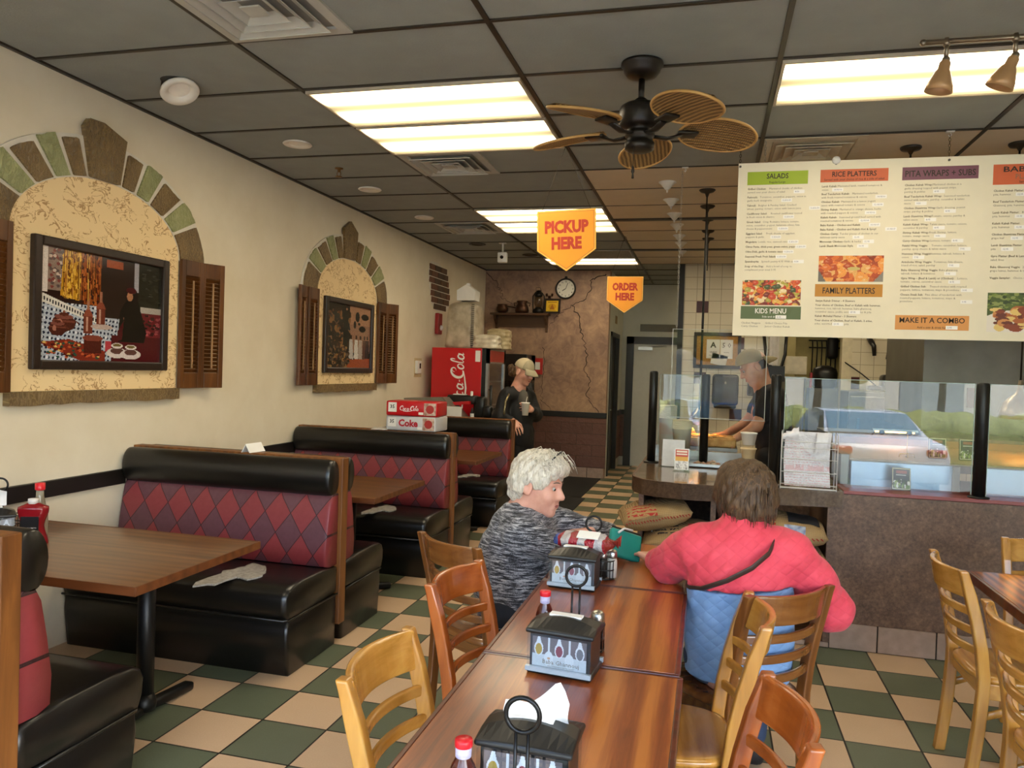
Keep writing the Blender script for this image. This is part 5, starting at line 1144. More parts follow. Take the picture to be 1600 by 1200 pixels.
o = thing('towel_dispenser', 'dark smoked paper towel dispenser on the kitchen tiles', 'dispenser', (.19, YK, 1.37)); m = MB(); m.rbox((0, -.12, 0), (.33, .24, .4), .04, 3); m.build('cover', pm('smoked_plastic', '2a241e', .2), o); m = MB(); m.rbox((0, -.13, -.215), (.28, .2, .05), .02, 2); m.build('lower_mouth', pm('dark_grey_plastic', '33302c', .4), o); m = MB(); m.ell((.0, -.24, .09), (.012, .004, .018)); m.build('key_lock', pm('pale_badge', '8a8880', .4), o)
o = thing('wall_phone', 'dark wall phone on the tiles behind the cook', 'phone', (.52, YK, 1.42)); m = MB(); m.rbox((0, -.03, 0), (.1, .06, .24), .015, 2); m.build('body', pm('dark_grey_plastic', '33302c', .4), o); m = MB(); m.rbox((-.03, -.075, 0), (.04, .035, .21), .014, 2); m.build('handset', pm('black_handset', '171615', .35), o)
o = thing('hanging_towel', 'pale towel on a dark hanger by the storage opening', 'towel', (.79, YK-.022, 1.75)); m = MB(); m.tube([(-.14, 0, .36), (-.1, 0, .05), (-.02, 0, -.1), (.08, 0, -.1), (.13, 0, .1), (.14, 0, .38)], .02, 8); m.bb((-.15, -.06, -.25), (.13, .02, -.05)); m.build('hanger', pm('black_handset', '171615', .35), o); m = MB(); m.grid_surface(lambda u, v: Vector((-.07+.12*u, -.035+.01*math.sin(u*9), .38-.42*v)), 10, 8); m.build('cloth', pm('pale_cloth', 'c4c0bb', .8), o)
for x, z, w_, h_, d_, col, lab, nm in ((1.09, 1.72, .28, .24, .25, 'd6cdb2', 'cream carton on a steel shelf in the storage opening', 'carton'), (1.07, 1.35, .3, .4, .3, '6f6a58', 'grey steel storage cabinet below the cream carton', 'storage_cabinet')):
    o = thing(nm, lab, 'storage', (x, YK+.45, z-h_/2)); m = MB(); m.bb((-w_/2, -d_/2, 0), (w_/2, d_/2, h_)); m.build('body', pm('st_'+col, col, .5), o, bevel=.01); m = MB(); m.bb((-w_/2+.02, -d_/2-.006, .03), (w_/2-.02, -d_/2, h_-.03)); m.build('front_panel', pm('st2_'+col, col, .4), o, bevel=.003)
    if nm == 'storage_cabinet':
        m = MB(); m.bb((-.14, -.13, -1.15), (-.12, .13, 0)); m.bb((.12, -.13, -1.15), (.14, .13, 0)); m.build('leg', steel, o); m = MB(); m.bb((-.16, -.16, h_), (.16, .16, h_+.02)); m.build('shelf_top', steel, o)
o = thing('stock_pot', 'dark round pot and pans standing in the storage opening', 'pot', (1.45, YK+.3, 1.43)); m = MB(); m.lathe([(.12, 0), (.15, .03), (.16, .2), (.14, .26), (.05, .3), (0, .3)], seg=24); m.build('body', pm('black_handset', '171615', .35), o); m = MB(); m.bb((-.2, -.15, -1.43), (.25, .15, -.002)); m.build('stand', steel_d, o); m = MB(); m.box((-.17, 0, .1), (.03, .06, .2)); m.build('handle', pm('alarm_red', '9a1d1d', .4), o)
o = thing('utensil_rack', 'black wire utensil rack on the storage wall', 'rack', (1.5, YK+.86, 1.88)); m = MB()
for k in range(6): m.tube([(-.15+.06*k, 0, .2), (-.15+.06*k, -.05, .1), (-.15+.06*k, -.02, -.25)], .008, 6)
m.tube([(-.2, 0, .2), (.2, 0, .2)], .01, 6); m.tube([(-.2, -.05, .1), (.2, -.05, .1)], .01, 6); m.rbox((.1, -.08, .1), (.14, .14, .3), .04, 2); m.build('wire_frame', pm('black_handset', '171615', .35), o)
o = thing('faucet', 'pair of dark bent faucet pipes on the kitchen tiles', 'faucet', (2.05, YK, 1.98)); m = MB(); m.tube([(-.13, 0, .1), (-.13, -.1, .06), (-.1, -.13, .0), (-.09, -.13, -.12)], [.035, .035, .03, .022], 8); m.tube([(.22, 0, .06), (.2, -.1, .0), (.08, -.13, -.03), (.06, -.13, -.16)], [.035, .035, .03, .022], 8); m.build('pipes', pm('black_handset', '171615', .35), o)
o = thing('register', 'dark machine with a cable on the kitchen shelf below the faucet', 'machine', (2.18, YK-.2, 1.43)); m = MB(); m.rbox((0, 0, .1), (.3, .25, .2), .04, 2); m.rbox((-.2, 0, .03), (.2, .2, .06), .02, 2); m.build('body', pm('black_handset', '171615', .35), o); m = MB(); m.tube([(-.2, 0, .06), (-.35, .1, .2), (-.55, .18, .35)], .008, 6); m.build('cable', cords, o)
o = thing('reach_in_cooler', 'stainless cooler under the dark machine by the kitchen tiles', 'cooler', (2.0, YK-.3, 0)); m = MB(); m.bb((-.4, -.3, .1), (.45, .28, 1.42)); m.build('body', steel_d, o, bevel=.01); m = MB(); m.bb((-.38, -.32, .15), (.43, -.3, 1.36)); m.build('door', steel, o, bevel=.006); m = MB(); m.bb((-.3, -.36, .6), (-.27, -.32, 1.1)); m.build('handle', steel_b, o); m = MB()
for q in (-1, 1): m.cyl((q*.35, -.2, 0), (q*.35, -.2, .1), .03); m.cyl((q*.35, .2, 0), (q*.35, .2, .1), .03)
m.build('leg', iron, o)
# burlap sacks in the bays
t = NT('burlap'); co = t.coord(); wv = t.n('TexWave', wave_type='BANDS', bands_direction='X'); t.l(co, wv.inputs[0]); wv.inputs['Scale'].default_value = 60; wv2 = t.n('TexWave', wave_type='BANDS', bands_direction='Z'); t.l(co, wv2.inputs[0]); wv2.inputs['Scale'].default_value = 60
f = t.math('MULTIPLY', wv.outputs['Fac'], wv2.outputs['Fac']); t.base(t.ramp(t.math('ADD', t.math('MULTIPLY', f, .6), t.math('MULTIPLY', t.noise(co, 6, 4), .5)), [(.1, '6a5237'), (.4, 'a4865a'), (.8, 'c5a878')])); t.set(rough=.9); t.bump(f, .5, .003); burlap = t.m
def sackprint(name, ink_c):
    t = NT(name); co = t.coord(); n = t.noise(t.mapping(co, (55, 55, 55)), 1.0, 1)
    sx = t.n('SeparateXYZ'); t.l(co, sx.inputs[0]); rows = t.math('GREATER_THAN', t.math('SINE', t.math('MULTIPLY', t.math('ADD', sx.outputs[1], sx.outputs[2]), 120)), -.15)
    t.base(t.mix(t.math('MULTIPLY', t.math('GREATER_THAN', n, .47), rows), 'a88a5e', ink_c)); t.set(rough=.9); return t.m
redprint = sackprint('red_sack_print', 'a8302a'); blackp = sackprint('black_sack_print', '221f22')
def sack(x, y, z, L, W, H, rz, ry, label, prints=(), seed=1):
    o = thing('burlap_sack', label, 'sack', (x, y, z), rz, 'burlap coffee sacks in the counter bays'); Mr = Matrix.Rotation(ry, 4, 'Y')
    def fn(u, v):
        a = 2*PI*u; x_ = L/2*(2*v-1); e = (max(1e-4, 1-abs(2*v-1)**5))**.5
        hh = H/2*e*(.8+.25*mnoise.noise((v*3, u*2, seed))); ww = W/2*(.86+.14*e)
        ca, sa = math.cos(a), math.sin(a); p = .8
        return Mr @ Vector((x_, ww*math.copysign(abs(ca)**p, ca), H/2+hh*math.copysign(abs(sa)**p, sa)+.008*mnoise.noise((u*9, v*9, seed+2))))
    m = MB(); m.grid_surface(fn, 40, 26, True); b_ = m.build('sack_cloth', burlap, o)
    for (kind, u0, u1, v0, v1, mt) in prints:
        m = MB(); c0 = Mr @ Vector((0, 0, H/2)); m.grid_surface(lambda u, v: c0+(fn(u0+(u1-u0)*u, v0+(v1-v0)*v)-c0)*1.03, 10, 10); m.build(kind, mt, o)
    m = MB()
    for k in range(22):
        p = fn(.5, .04+.92*k/22); q = fn(.5, .04+.92*(k+.6)/22); m.tube([p+Vector((0, -.006, .006)), q+Vector((0, -.006, -.006))], .003, 5)
    m.build('red_stitching', pm('red_thread', 'a8302a', .8), o); return o
lab_b = pm('pale_blue_tag', 'c6d0dc', .5, col2='5a6a9a', scale=25)
sack(-.29, 4.82, .6, .42, .44, .19, .2, R(-12), 'upper left burlap sack with a white cord, sticking out of the left bay', (('red_print', .28, .46, .1, .5, redprint),), 1)
sack(-.13, 4.8, .47, .46, .46, .19, .05, R(-9), 'burlap sack with a solid red stamp in the left bay', (('red_stamp', .3, .46, .62, .84, pm('solid_red_stamp', 'c8383a', .7)), ('black_print', .24, .38, .2, .5, blackp)), 2)
sack(.4, 4.84, .45, .56, .44, .14, 0, 0, 'lower flat burlap sack in the right bay with red stitched edge', (), 3)
sack(.4, 4.83, .565, .56, .44, .2, -.03, R(4), 'burlap sack with black print and blue tag in the right bay', (('black_print', .12, .36, .6, .9, pm('black_sack_band', '1d1c22', .8)), ('red_print', .3, .42, .36, .48, redprint), ('blue_tag', .4, .485, .56, .76, lab_b)), 4)
sack(-.17, 5.0, .06, .36, .4, .16, .1, 0, 'burlap sack on the floor of the left bay', (('red_print', .28, .46, .2, .6, redprint),), 5)
m = MB(); m.tube([(-.30, 4.71, .67), (-.31, 4.70, .6), (-.30, 4.69, .53), (-.32, 4.70, .47)], .005, 6); m.build('white_cord', paper_w, bpy.data.objects['service_counter'])
# ================================================================== DRINKS CORNER AND BACK WALL
matm = pm('black_rubber_mat', '171513', .8, bump=.5, bscale=120)
for (x0, y0, x1, y1, l) in ((-2.75, 9.27, -1.48, 11.03, 'black floor mat against the brown wall'), (-2.75, 8.3, -1.42, 9.23, 'black floor mat nearer the white haired person')):
    m = MB(); m.rbox((0, 0, .006), (x1-x0, y1-y0, .012), .004, 2); tag(m.build('floor_mat', matm, loc=((x0+x1)/2, (y0+y1)/2, 0)), l, 'mat', 'black floor mats')
coke = pm('cola_red', 'c4161e', .3, var=.02); white_p = pm('logo_white', 'f2eeea', .45, var=.01)
def script_logo(M, name, mat, parent, W):
    """two-word flowing script logo drawn as pen strokes; box of width W"""
    S = []
    arc = lambda cx, cy, rx, ry, a0, a1, n=14: [(cx+rx*math.cos(R(a0+(a1-a0)*k/n)), cy+ry*math.sin(R(a0+(a1-a0)*k/n))) for k in range(n+1)]
    th = lambda n, a, b: [a+(b-a)*math.sin(PI*k/(n-1)) for k in range(n)]
    def C_(x):
        p = arc(x+.62, .52, .42, .5, 62, 300, 22); S.append((p, th(len(p), .05, .2)))
        p = arc(x+.72, .78, .16, .17, -100, 200, 14); S.append((p, th(len(p), .03, .09)))
    def o_(x): p = arc(x, .24, .17, .24, 0, 360, 20); S.append((p, th(len(p), .07, .13)))
    def c_(x): p = arc(x, .24, .18, .24, 50, 310, 16); S.append((p, th(len(p), .06, .15)))
    def a_(x): o_(x); S.append(([(x+.19, .46), (x+.18, .12), (x+.24, .01), (x+.34, .1)], [.1, .11, .08, .04]))
    def l_(x): S.append((arc(x+.14, .8, .09, .26, -20, 190, 12)+[(x+.05, .4), (x+.09, .06), (x+.18, .01), (x+.28, .12)], th(17, .05, .12)))
    C_(0); o_(1.15); c_(1.6); a_(2.08); C_(2.55); o_(3.65); l_(3.88); a_(4.4)
    S.append(([(2.45, .3), (2.6, .32)], [.07, .07])); S.append(([(.7, -.02), (1.3, -.18), (2.1, -.22), (2.9, -.1), (3.4, .0)], [.03, .12, .14, .1, .03])); pass
    m = MB(); k = W/4.9
    for q, (p, w_) in enumerate(S): m.ribbon([((x+.22*y)*k-W/2, (y-.4)*k) for x, y in p], [a*k for a in w_], M, .0004*q/10)
    return m.build(name, mat, parent, recalc=False)
fx0, fx1, fy0, fy1, fz = -3.2, -2.5, 8.56, 9.31, 1.775
fr = thing('beverage_fridge', 'red beverage fridge with white script logo and glass door facing the aisle', 'fridge', ((fx0+fx1)/2, (fy0+fy1)/2, 0)); a, b = (fx1-fx0)/2, (fy1-fy0)/2
blk = pm('fridge_black', '161514', .35)
m = MB(); m.bb((-a, -b, .1), (a-.08, b, fz)); m.build('body', coke, fr, bevel=.006)
m = MB(); m.bb((a-.08, -b-.002, .05), (a-.03, b+.002, fz+.004)); m.bb((-a+.02, -b+.02, .0), (a-.04, b-.02, .1)); m.build('front_surround', blk, fr)
m = MB(); 
for (y0, y1, z0, z1) in ((-b, -b+.06, .12, fz), (b-.06, b, .12, fz), (-b, b, fz-.17, fz), (-b, b, .12, .22)): m.bb((a-.03, y0, z0), (a, y1, z1))
dr_ = m.build('door', pm('door_silver', 'a7a9ab', .3, .7), fr); m = MB(); m.bb((a-.02, -b+.06, .22), (a-.014, b-.06, fz-.17)); m.build('door_glass', glass_pane('fridge_glass', (.8, .86, .88), 1.6), dr_); m = MB(); m.cyl((a+.03, -b+.05, .85), (a+.03, -b+.05, 1.35), .014); m.cyl((a, -b+.05, .9), (a+.03, -b+.05, .9), .008); m.cyl((a, -b+.05, 1.3), (a+.03, -b+.05, 1.3), .008); m.build('handle', blk, dr_)
m = MB(); m.bb((a-.001, -b+.07, fz-.15), (a+.002, b-.07, fz-.02)); m.build('lit_header', pm('header_red', 'b33126', .4), dr_)
m = MB()
m.mat(pm('painted_cooler_glow', 'c6d2d6', .4)); m.bb((a-.034, -b+.06, .22), (a-.0301, b-.06, fz-.17)); m.mat(steel)  # pale panel behind the glass; the lit interior's brightness is its colour
for z in (.5, .8, 1.1, 1.38): m.bb((a-.0301, -b+.06, z), (a-.027, b-.06, z+.02))
m.build('wire_shelf', steel, fr)
Mlogo = Matrix.Translation((a-.36, -b-.0025, 1.37)) @ plane_front(0, 0, 0) @ Matrix.Rotation(R(90), 4, 'Z')
script_logo(Mlogo, 'script_logo', white_p, fr, .74)
m = MB(); m.bb((a-.16, -b-.002, 1.62), (a-.1, -b, 1.75)); m.build('info_sticker', paper_w, fr)
tan_bag = pm('cloudy_brown_bag', 'a1927a', .35, var=.12, scale=9, bump=.5, bscale=22, col2='c7baa3')
def lumpy(name, label, cat, loc, d, mat, seed, power=.6, taper=.2, ridges=0, top=None):
    o = thing(name, label, cat, loc)
    def fn(u, v):
        A = 2*PI*u; t_ = 1-taper*v; cc, s_ = math.cos(A), math.sin(A); e = (max(0, 1-max(0, v-.86)**2/.0196))**.5*(1 if v > .02 else .92)
        n_ = 1+.07*mnoise.noise((cc*3, s_*3, v*5+seed))+(.02*math.sin(v*ridges*2*PI) if ridges else 0)
        return Vector((d[0]/2*t_*e*n_*math.copysign(abs(cc)**power, cc), d[1]/2*t_*e*n_*math.copysign(abs(s_)**power, s_), d[2]*v))
    m = MB(); m.grid_surface(fn, 44, 34, True); m.raw([fn(k/44, 0) for k in range(44)], [tuple(range(44))]); m.build('bag', mat, o); return o
o = lumpy('container_stack_bag', 'tall cloudy bag of stacked takeout containers on the red fridge', 'bag', (-2.9, 8.88, fz+.004), (.44, .38, .57), tan_bag, 2, .5, .16)
m = MB()
for k in range(22): m.bb((.13, -.187, .03+k*.023), (.165, -.176, .04+k*.023))
m.build('lid_edges', pm('dark_lid_edge', '4a4438', .5), o)
o = thing('takeout_box', 'white folded takeout box on top of the tall container bag', 'box', (-2.86, 8.84, fz+.575)); m = MB()
m.prism([(-.11, 0), (.11, 0), (.115, .12), (0, .19), (-.115, .12)], -.1, .1, plane_front(0, 0, 0)); m.build('carton', pm('white_card', 'e3e0da', .6, var=.03), o); m = MB(); m.bb((-.02, -.03, .18), (.02, .03, .21)); m.build('handle_tab', paper_w, o)
lumpy('lid_bag', 'low cloudy bag of white lids on the red fridge', 'bag', (-2.57, 8.72, fz+.004), (.32, .26, .17), pm('cloudy_lid_bag', 'b8aa8c', .3, var=.15, scale=12, bump=.7, bscale=25, col2='ded5c0'), 5, .6, .05, 3)
lumpy('lid_bag', 'taller tan bag of lids behind the low lid bag', 'bag', (-2.52, 9.05, fz+.004), (.3, .26, .26), pm('tan_lid_bag', 'a99468', .4, var=.15, scale=12, bump=.7, bscale=25, col2='cbbb96'), 8, .6, .05, 5)
# drink counter along the back wall and soda machine
lamw = wood('drink_counter_laminate', '4a2f1a', '6b4a2c', '80603a', 'X', 1, .35)
o = thing('drink_counter', 'wood topped drinks counter along the brown back wall', 'counter', (0, 0, 0)); m = MB(); m.bb((XL+.02, 10.4, .86), (-2.42, YB-.04, .9)); m.bb((-3.0, 9.36, .86), (-2.42, 10.4, .9)); m.build('counter_top', lamw, o, bevel=.004); m = MB(); m.bb((XL+.02, 10.45, 0), (-2.46, YB-.05, .86)); m.bb((-2.98, 9.4, 0), (-2.46, 10.45, .86)); m.build('cabinet', MATS['stone'], o)
o = thing('soda_machine', 'black soda machine on the drinks counter behind the capped person', 'machine', (-2.86, 10.72, .9)); m = MB(); m.bb((-.38, -.28, .0), (.36, .3, .06)); m.bb((-.38, .02, .06), (.36, .3, .86)); m.bb((-.38, -.26, .48), (.36, .3, .86)); m.build('cabinet', pm('soda_black', '1f211f', .3), o, bevel=.012); m = MB()
for k in range(5):
    x = -.3+.14*k; m.cyl((x, -.16, .48), (x, -.16, .4), .022, .014)
m.build('nozzles', pm('dark_grey_plastic', '33302c', .4), o); m = MB(); m.bb((-.34, -.263, .58), (.0, -.26, .82)); m.build('logo_panel', pm('dull_red_panel', '5c1f1c', .4), o); m = MB(); m.bb((-.34, -.24, .06), (.34, 0, .075)); m.build('drip_tray', steel, o)
o = thing('red_notice', 'small red notice with white print beside the soda machine', 'notice', (-2.485, YB-.03, 1.6)); m = MB(); m.bb((-.09, -.006, -.12), (.09, .006, .12)); m.build('card', pm('notice_red', 'b8261f', .4), o); m = MB(); m.bb((-.05, -.008, -.05), (.05, -.006, .06)); m.build('white_print', paper_w, o); m = MB(); m.bb((-.02, .006, -.02), (.02, .03, .02)); m.build('mount', blk, o)
o = thing('tea_urn', 'small gold and black tea urn at the right of the soda machine', 'urn', (-2.48, 10.62, .9)); m = MB(); m.lathe([(.07, 0), (.075, .3), (.06, .44), (.05, .46), (0, .47)], seg=24); m.build('body', blk, o); m = MB(); m.bb((-.03, -.12, .28), (.03, -.06, .36)); m.lathe([(.05, .3), (.078, .31), (.078, .35), (.05, .36)], seg=20); m.build('gold_band', pm('brass_band', '94702e', .25, .9), o)
# small drinks station by the wall, seen over the last booth
o = thing('condiment_counter', 'grey drinks side counter between the last booth and the red fridge', 'counter', (-2.92, 8.26, 0)); m = MB(); m.bb((-.38, -.24, .95), (.42, .22, .985)); m.build('counter_top', pm('grey_laminate', '77736a', .45, var=.1, scale=20), o, bevel=.004); m = MB(); m.bb((-.36, -.22, 0), (.4, .2, .95)); m.build('cabinet', MATS['stone'], o)
o = thing('napkin_bin', 'grey metal bin with a white side on the side counter', 'bin', (-2.98, 8.2, .985)); m = MB(); m.raw([(-.3, -.16, 0), (.34, -.16, 0), (.34, .14, 0), (-.3, .14, 0), (-.34, -.17, .2), (.12, -.17, .225), (.12, .15, .225), (-.34, .15, .2)], [(3, 2, 1, 0), (4, 5, 6, 7), (0, 1, 5, 4), (1, 2, 6, 5), (2, 3, 7, 6), (3, 0, 4, 7)]); m.build('body', pm('grey_metal_bin', '8b877c', .4, .4), o); m = MB(); m.bb((.14, -.18, .01), (.345, -.165, .13)); m.build('white_side', paper_w, o)
o = thing('cup_caddy', 'black caddy of cups, lids and straws before the red fridge', 'caddy', (-2.62, 8.33, .985)); m = MB(); m.rbox((-.1, 0, .2), (.34, .16, .1), .02, 2); m.bb((-.25, -.07, 0), (-.2, .07, .2)); m.rbox((.1, .03, .12), (.14, .14, .24), .03, 2); m.rbox((.2, 0, .07), (.12, .12, .14), .03, 2); m.build('rack', blk, o); m = MB(); m.box((-.1, -.1, .16), (.24, .05, .035), (0, R(-6), 0)); m.build('red_tray', coke, o); m = MB(); m.rbox((.02, -.06, .27), (.03, .03, .06), .01, 2); m.build('white_straw_cup', paper_w, o); m = MB(); m.bb((-.2, -.06, .252), (-.06, .02, .262)); m.build('white_lid', paper_w, o)
o = thing('hot_sauce_bottle', 'tiny bottle with pale label on the side counter before the fridge', 'bottle', (-2.535, 8.1, .985)); m = MB(); m.lathe([(.02, 0), (.02, .07), (.01, .1), (.01, .12), (0, .12)], seg=16); m.build('glass', blk, o); m = MB(); m.lathe([(.0215, .015), (.0215, .06)], seg=16, caps=False); m.build('label', paper_w, o)
# shelf and its copper pieces
sh = thing('wall_shelf', 'brown wooden display shelf on the cracked wall', 'shelf', (-2.74, YB, 2.13)); ws = wood('shelf_brown', '3c2716', '573a22', '6b4b2e', 'X', 1, .5); m = MB(); m.bb((-.44, -.2, .21), (.43, -.002, .24)); m.build('board', ws, sh, bevel=.004); m = MB(); m.bb((-.4, -.025, .04), (.4, -.002, .21)); m.build('back_rail', ws, sh)
for q in (-1, 1):
    m = MB(); m.prism([(0, .21), (.17, .21), (.15, .16), (.05, .08), (.03, -.03), (0, -.03)], q*.38-.015, q*.38+.015, Matrix(((0, 0, 1, 0), (-1, 0, 0, 0), (0, 1, 0, 0), (0, 0, 0, 1)))); m.build('bracket', ws, sh, bevel=.004)
copper = pm('tarnished_copper', '4c3222', .4, .75, var=.3, scale=12); zsh = 2.372
o = thing('copper_pan', 'small tarnished long handled pan at the left of the wall shelf', 'pan', (-3.02, YB-.1, zsh)); m = MB(); m.lathe([(.05, 0), (.085, .03), (.09, .07), (.07, .11), (.08, .125), (.066, .12), (.06, .05), (0, .02)], seg=28); m.build('bowl', copper, o); m = MB(); m.cyl((.07, 0, .1), (.25, -.02, .07), .009); m.build('handle', copper, o)
o = thing('copper_pot', 'tarnished lidded pot in the middle of the wall shelf', 'pot', (-2.72, YB-.1, zsh)); m = MB(); m.lathe([(.09, 0), (.105, .04), (.09, .1), (.065, .14), (.085, .17), (.08, .18), (0, .185)], seg=28); m.build('body', copper, o); m = MB()
for q in (-1, 1): m.tube([(q*.08, 0, .15), (q*.125, 0, .15), (q*.11, 0, .1)], .007, 6)
m.build('side_handles', copper, o)
lan = thing('oil_lantern', 'black oil lantern standing on the wall shelf', 'lantern', (-2.475, YB-.1, zsh)); irn = pm('lantern_iron', '1d1a16', .4, .5); m = MB(); m.lathe([(.07, 0), (.085, .02), (.085, .05), (.05, .075), (.045, .09), (0, .09)], seg=28); m.build('fuel_base', irn, lan); m = MB(); m.lathe([(.045, .24), (.06, .26), (.05, .29), (.03, .3), (.035, .33), (0, .34)], seg=24); m.build('chimney_cap', irn, lan); m = MB(); m.lathe([(.04, .09), (.058, .14), (.055, .2), (.04, .24)], seg=24, caps=False); m.build('globe', glass_pane('smoky_globe', (.75, .7, .6), 1.5), lan); m = MB()
for q in (-1, 1): m.tube([(q*.075, 0, .04), (q*.085, 0, .12), (q*.085, 0, .25), (q*.05, 0, .3), (q*.03, 0, .31)], .008, 6)
m.tube([(-.04, 0, .32), (-.03, -.05, .37), (.03, -.05, .37), (.04, 0, .32)], .003, 5); m.build('side_tubes', irn, lan)
o = thing('certificate_frame', 'dark frame with a yellow certificate on the wall shelf', 'frame', (-2.27, YB-.09, zsh)); Q = plane_front(0, 0, .11) @ Matrix.Rotation(R(-7), 4, 'X'); m = MB()
for q in (-1, 1): m.box((q*.105, 0, 0), (.03, .16, .02), M=Q); m.box((0, q*.095, 0), (.24, .03, .021), M=Q)
m.build('frame', frame_d, o); p = Paint(40, 30, 'e3b92e'); p.ell(.5, .45, .3, .25, 'd09a1c'); p.poly([(.3, .2), (.7, .2), (.5, .7)], 'a8641c'); p.rect(.15, .8, .85, .86, '9a6a1c'); p.rect(.2, .1, .8, .14, '9a6a1c'); p.build('print', o, Q @ Matrix.Translation((0, 0, .004)), .19, .17, .3)
o = thing('brass_candlestick', 'small dark candlestick pair behind the yellow certificate', 'candlestick', (-2.33, YB-.025, zsh)); m = MB(); m.lathe([(.02, 0), (.02, .26), (.008, .262)], seg=12); m.bb((-.05, -.006, .255), (.05, .006, .265))
for q in (-1, 1): m.lathe([(.012, .262), (.018, .29), (.012, .3)], c=(q*.04, 0, 0), seg=12)
m.build('body', copper, o)
# clock
ck = thing('wall_clock', 'round white wall clock with dark rim on the cracked wall', 'clock', (-2.093, YB-.004, 2.745)); Q = plane_front(0, 0, 0); m = MB(); m.lathe([(.128, 0), (.15, .004), (.155, .02), (.148, .034), (.132, .036), (.128, .02)], seg=48, M=Q, caps=False); m.build('rim', pm('clock_rim', '241e1a', .35), ck); m = MB(); m.lathe([(0, .012), (.13, .012)], seg=48, M=Q, caps=False); m.build('face', pm('clock_face', 'e6e3d6', .5, var=.01), ck)
lettering([(n_, .105*math.sin(R(30*k)), .105*math.cos(R(30*k))-.013, .034, 'CENTER', .0006, None) for k, n_ in enumerate(['12', '1', '2', '3', '4', '5', '6', '7', '8', '9', '10', '11'])], 'numerals', pm('clock_ink', '1d1b19', .6), ck, Q @ Matrix.Translation((0, 0, .0135)), 1, 0)
for nm, ang, L, wd in (('hour_hand', 238, .06, .01), ('minute_hand', 20, .09, .007)):
    m = MB(); m.ribbon([(0, 0), (L*math.sin(R(ang)), L*math.cos(R(ang)))], wd, Q, .016); m.build(nm, pm('clock_ink', '1d1b19', .6), ck)
m = MB(); m.lathe([(.02, .0), (.02, .02), (0, .022)], M=Q @ Matrix.Translation((0, .162, 0)), seg=16); m.build('crown', pm('clock_rim', '241e1a', .35), ck)
# ================================================================== THINGS ON TABLES
# soda cases
def soda_case(z, col, label, txt, rz, dy=0):
    L, D, H = .43, .27, .118; o = thing('soda_case', label, 'soda case', (-2.3, 5.86+dy, z), rz, 'soda can cases on the booth back'); m = MB(); m.rbox((0, 0, H/2), (L, D, H), .012, 2); m.build('carton', pm('case_'+col, col, .3, var=.05), o); F = plane_front(0, -D/2-.001, H/2)
    m = MB(); m.bb((-L/2+.02, -D/2-.0012, .03), (-L/2+.09, -D/2, H-.012)); b_ = m.build('count_patch', paper_w, o); lettering([('35', -L/2+.055, .0, .04, 'CENTER', .001, None)], 'lettering', pm('clock_ink', '1d1b19', .6), b_, F @ Matrix.Translation((0, 0, .0008)), 1, 0)
    if txt is None: script_logo(F @ Matrix.Translation((-.02, .0, .0004)), 'script_logo', white_p, o, .17)
    else: lettering([(txt, -.02, -.022, .075, 'CENTER', .003, None)], 'brand_lettering', pm('diet_red', 'b0182a', .4), o, F @ Matrix.Translation((0, 0, .0005)), 2, 0)
    m = MB(); m.bb((L/2-.11, -D/2-.0012, .01), (L/2-.012, -D/2, H-.01)); pn = m.build('picture_panel', pm('case_panel', 'b98a72', .35, var=.4, scale=40, col2='d8c0b0'), o); m = MB(); m.lathe([(0, 0), (.034, 0)], M=F @ Matrix.Translation((L/2-.06, 0, .0018)), seg=20, caps=False); m.build('seal', pm('seal_red', 'a8302c', .4), pn)
    m = MB(); m.bb((.06, -D/2-.0013, .014), (.1, -D/2, .034)); m.build('bar_patch', paper_w, o); return o
soda_case(1.03, 'c9c9cb', 'silver soda case reading Coke, underneath the red one', 'Coke', -.03); soda_case(1.149, 'c0161e', 'red soda case with white script stacked on the silver one', None, .04, -.01)
o = thing('paper_sheet', 'white paper sheet beside the silver soda case on the booth back', 'paper', (-2.57, 5.81, 1.029), .3); m = MB(); m.bb((-.09, -.1, 0), (.04, .1, .004)); m.build('sheet', paper_w, o)
o = thing('menu_card', 'small white folded card on top of the booth back before the middle table', 'card', (-2.53, 3.9, 1.029), 1.5); m = MB(); m.prism([(-.03, 0), (0, .05), (.03, 0), (.026, 0), (0, .044), (-.026, 0)], -.07, .07, Matrix(((0, 0, 1, 0), (1, 0, 0, 0), (0, 1, 0, 0), (0, 0, 0, 1)))); m.build('card', paper_w, o)
dkp = pm('dispenser_black', '1d1c1a', .38, var=.15, scale=12); clearp = glass_pane('dispenser_clear', (.88, .9, .92), 1.8)
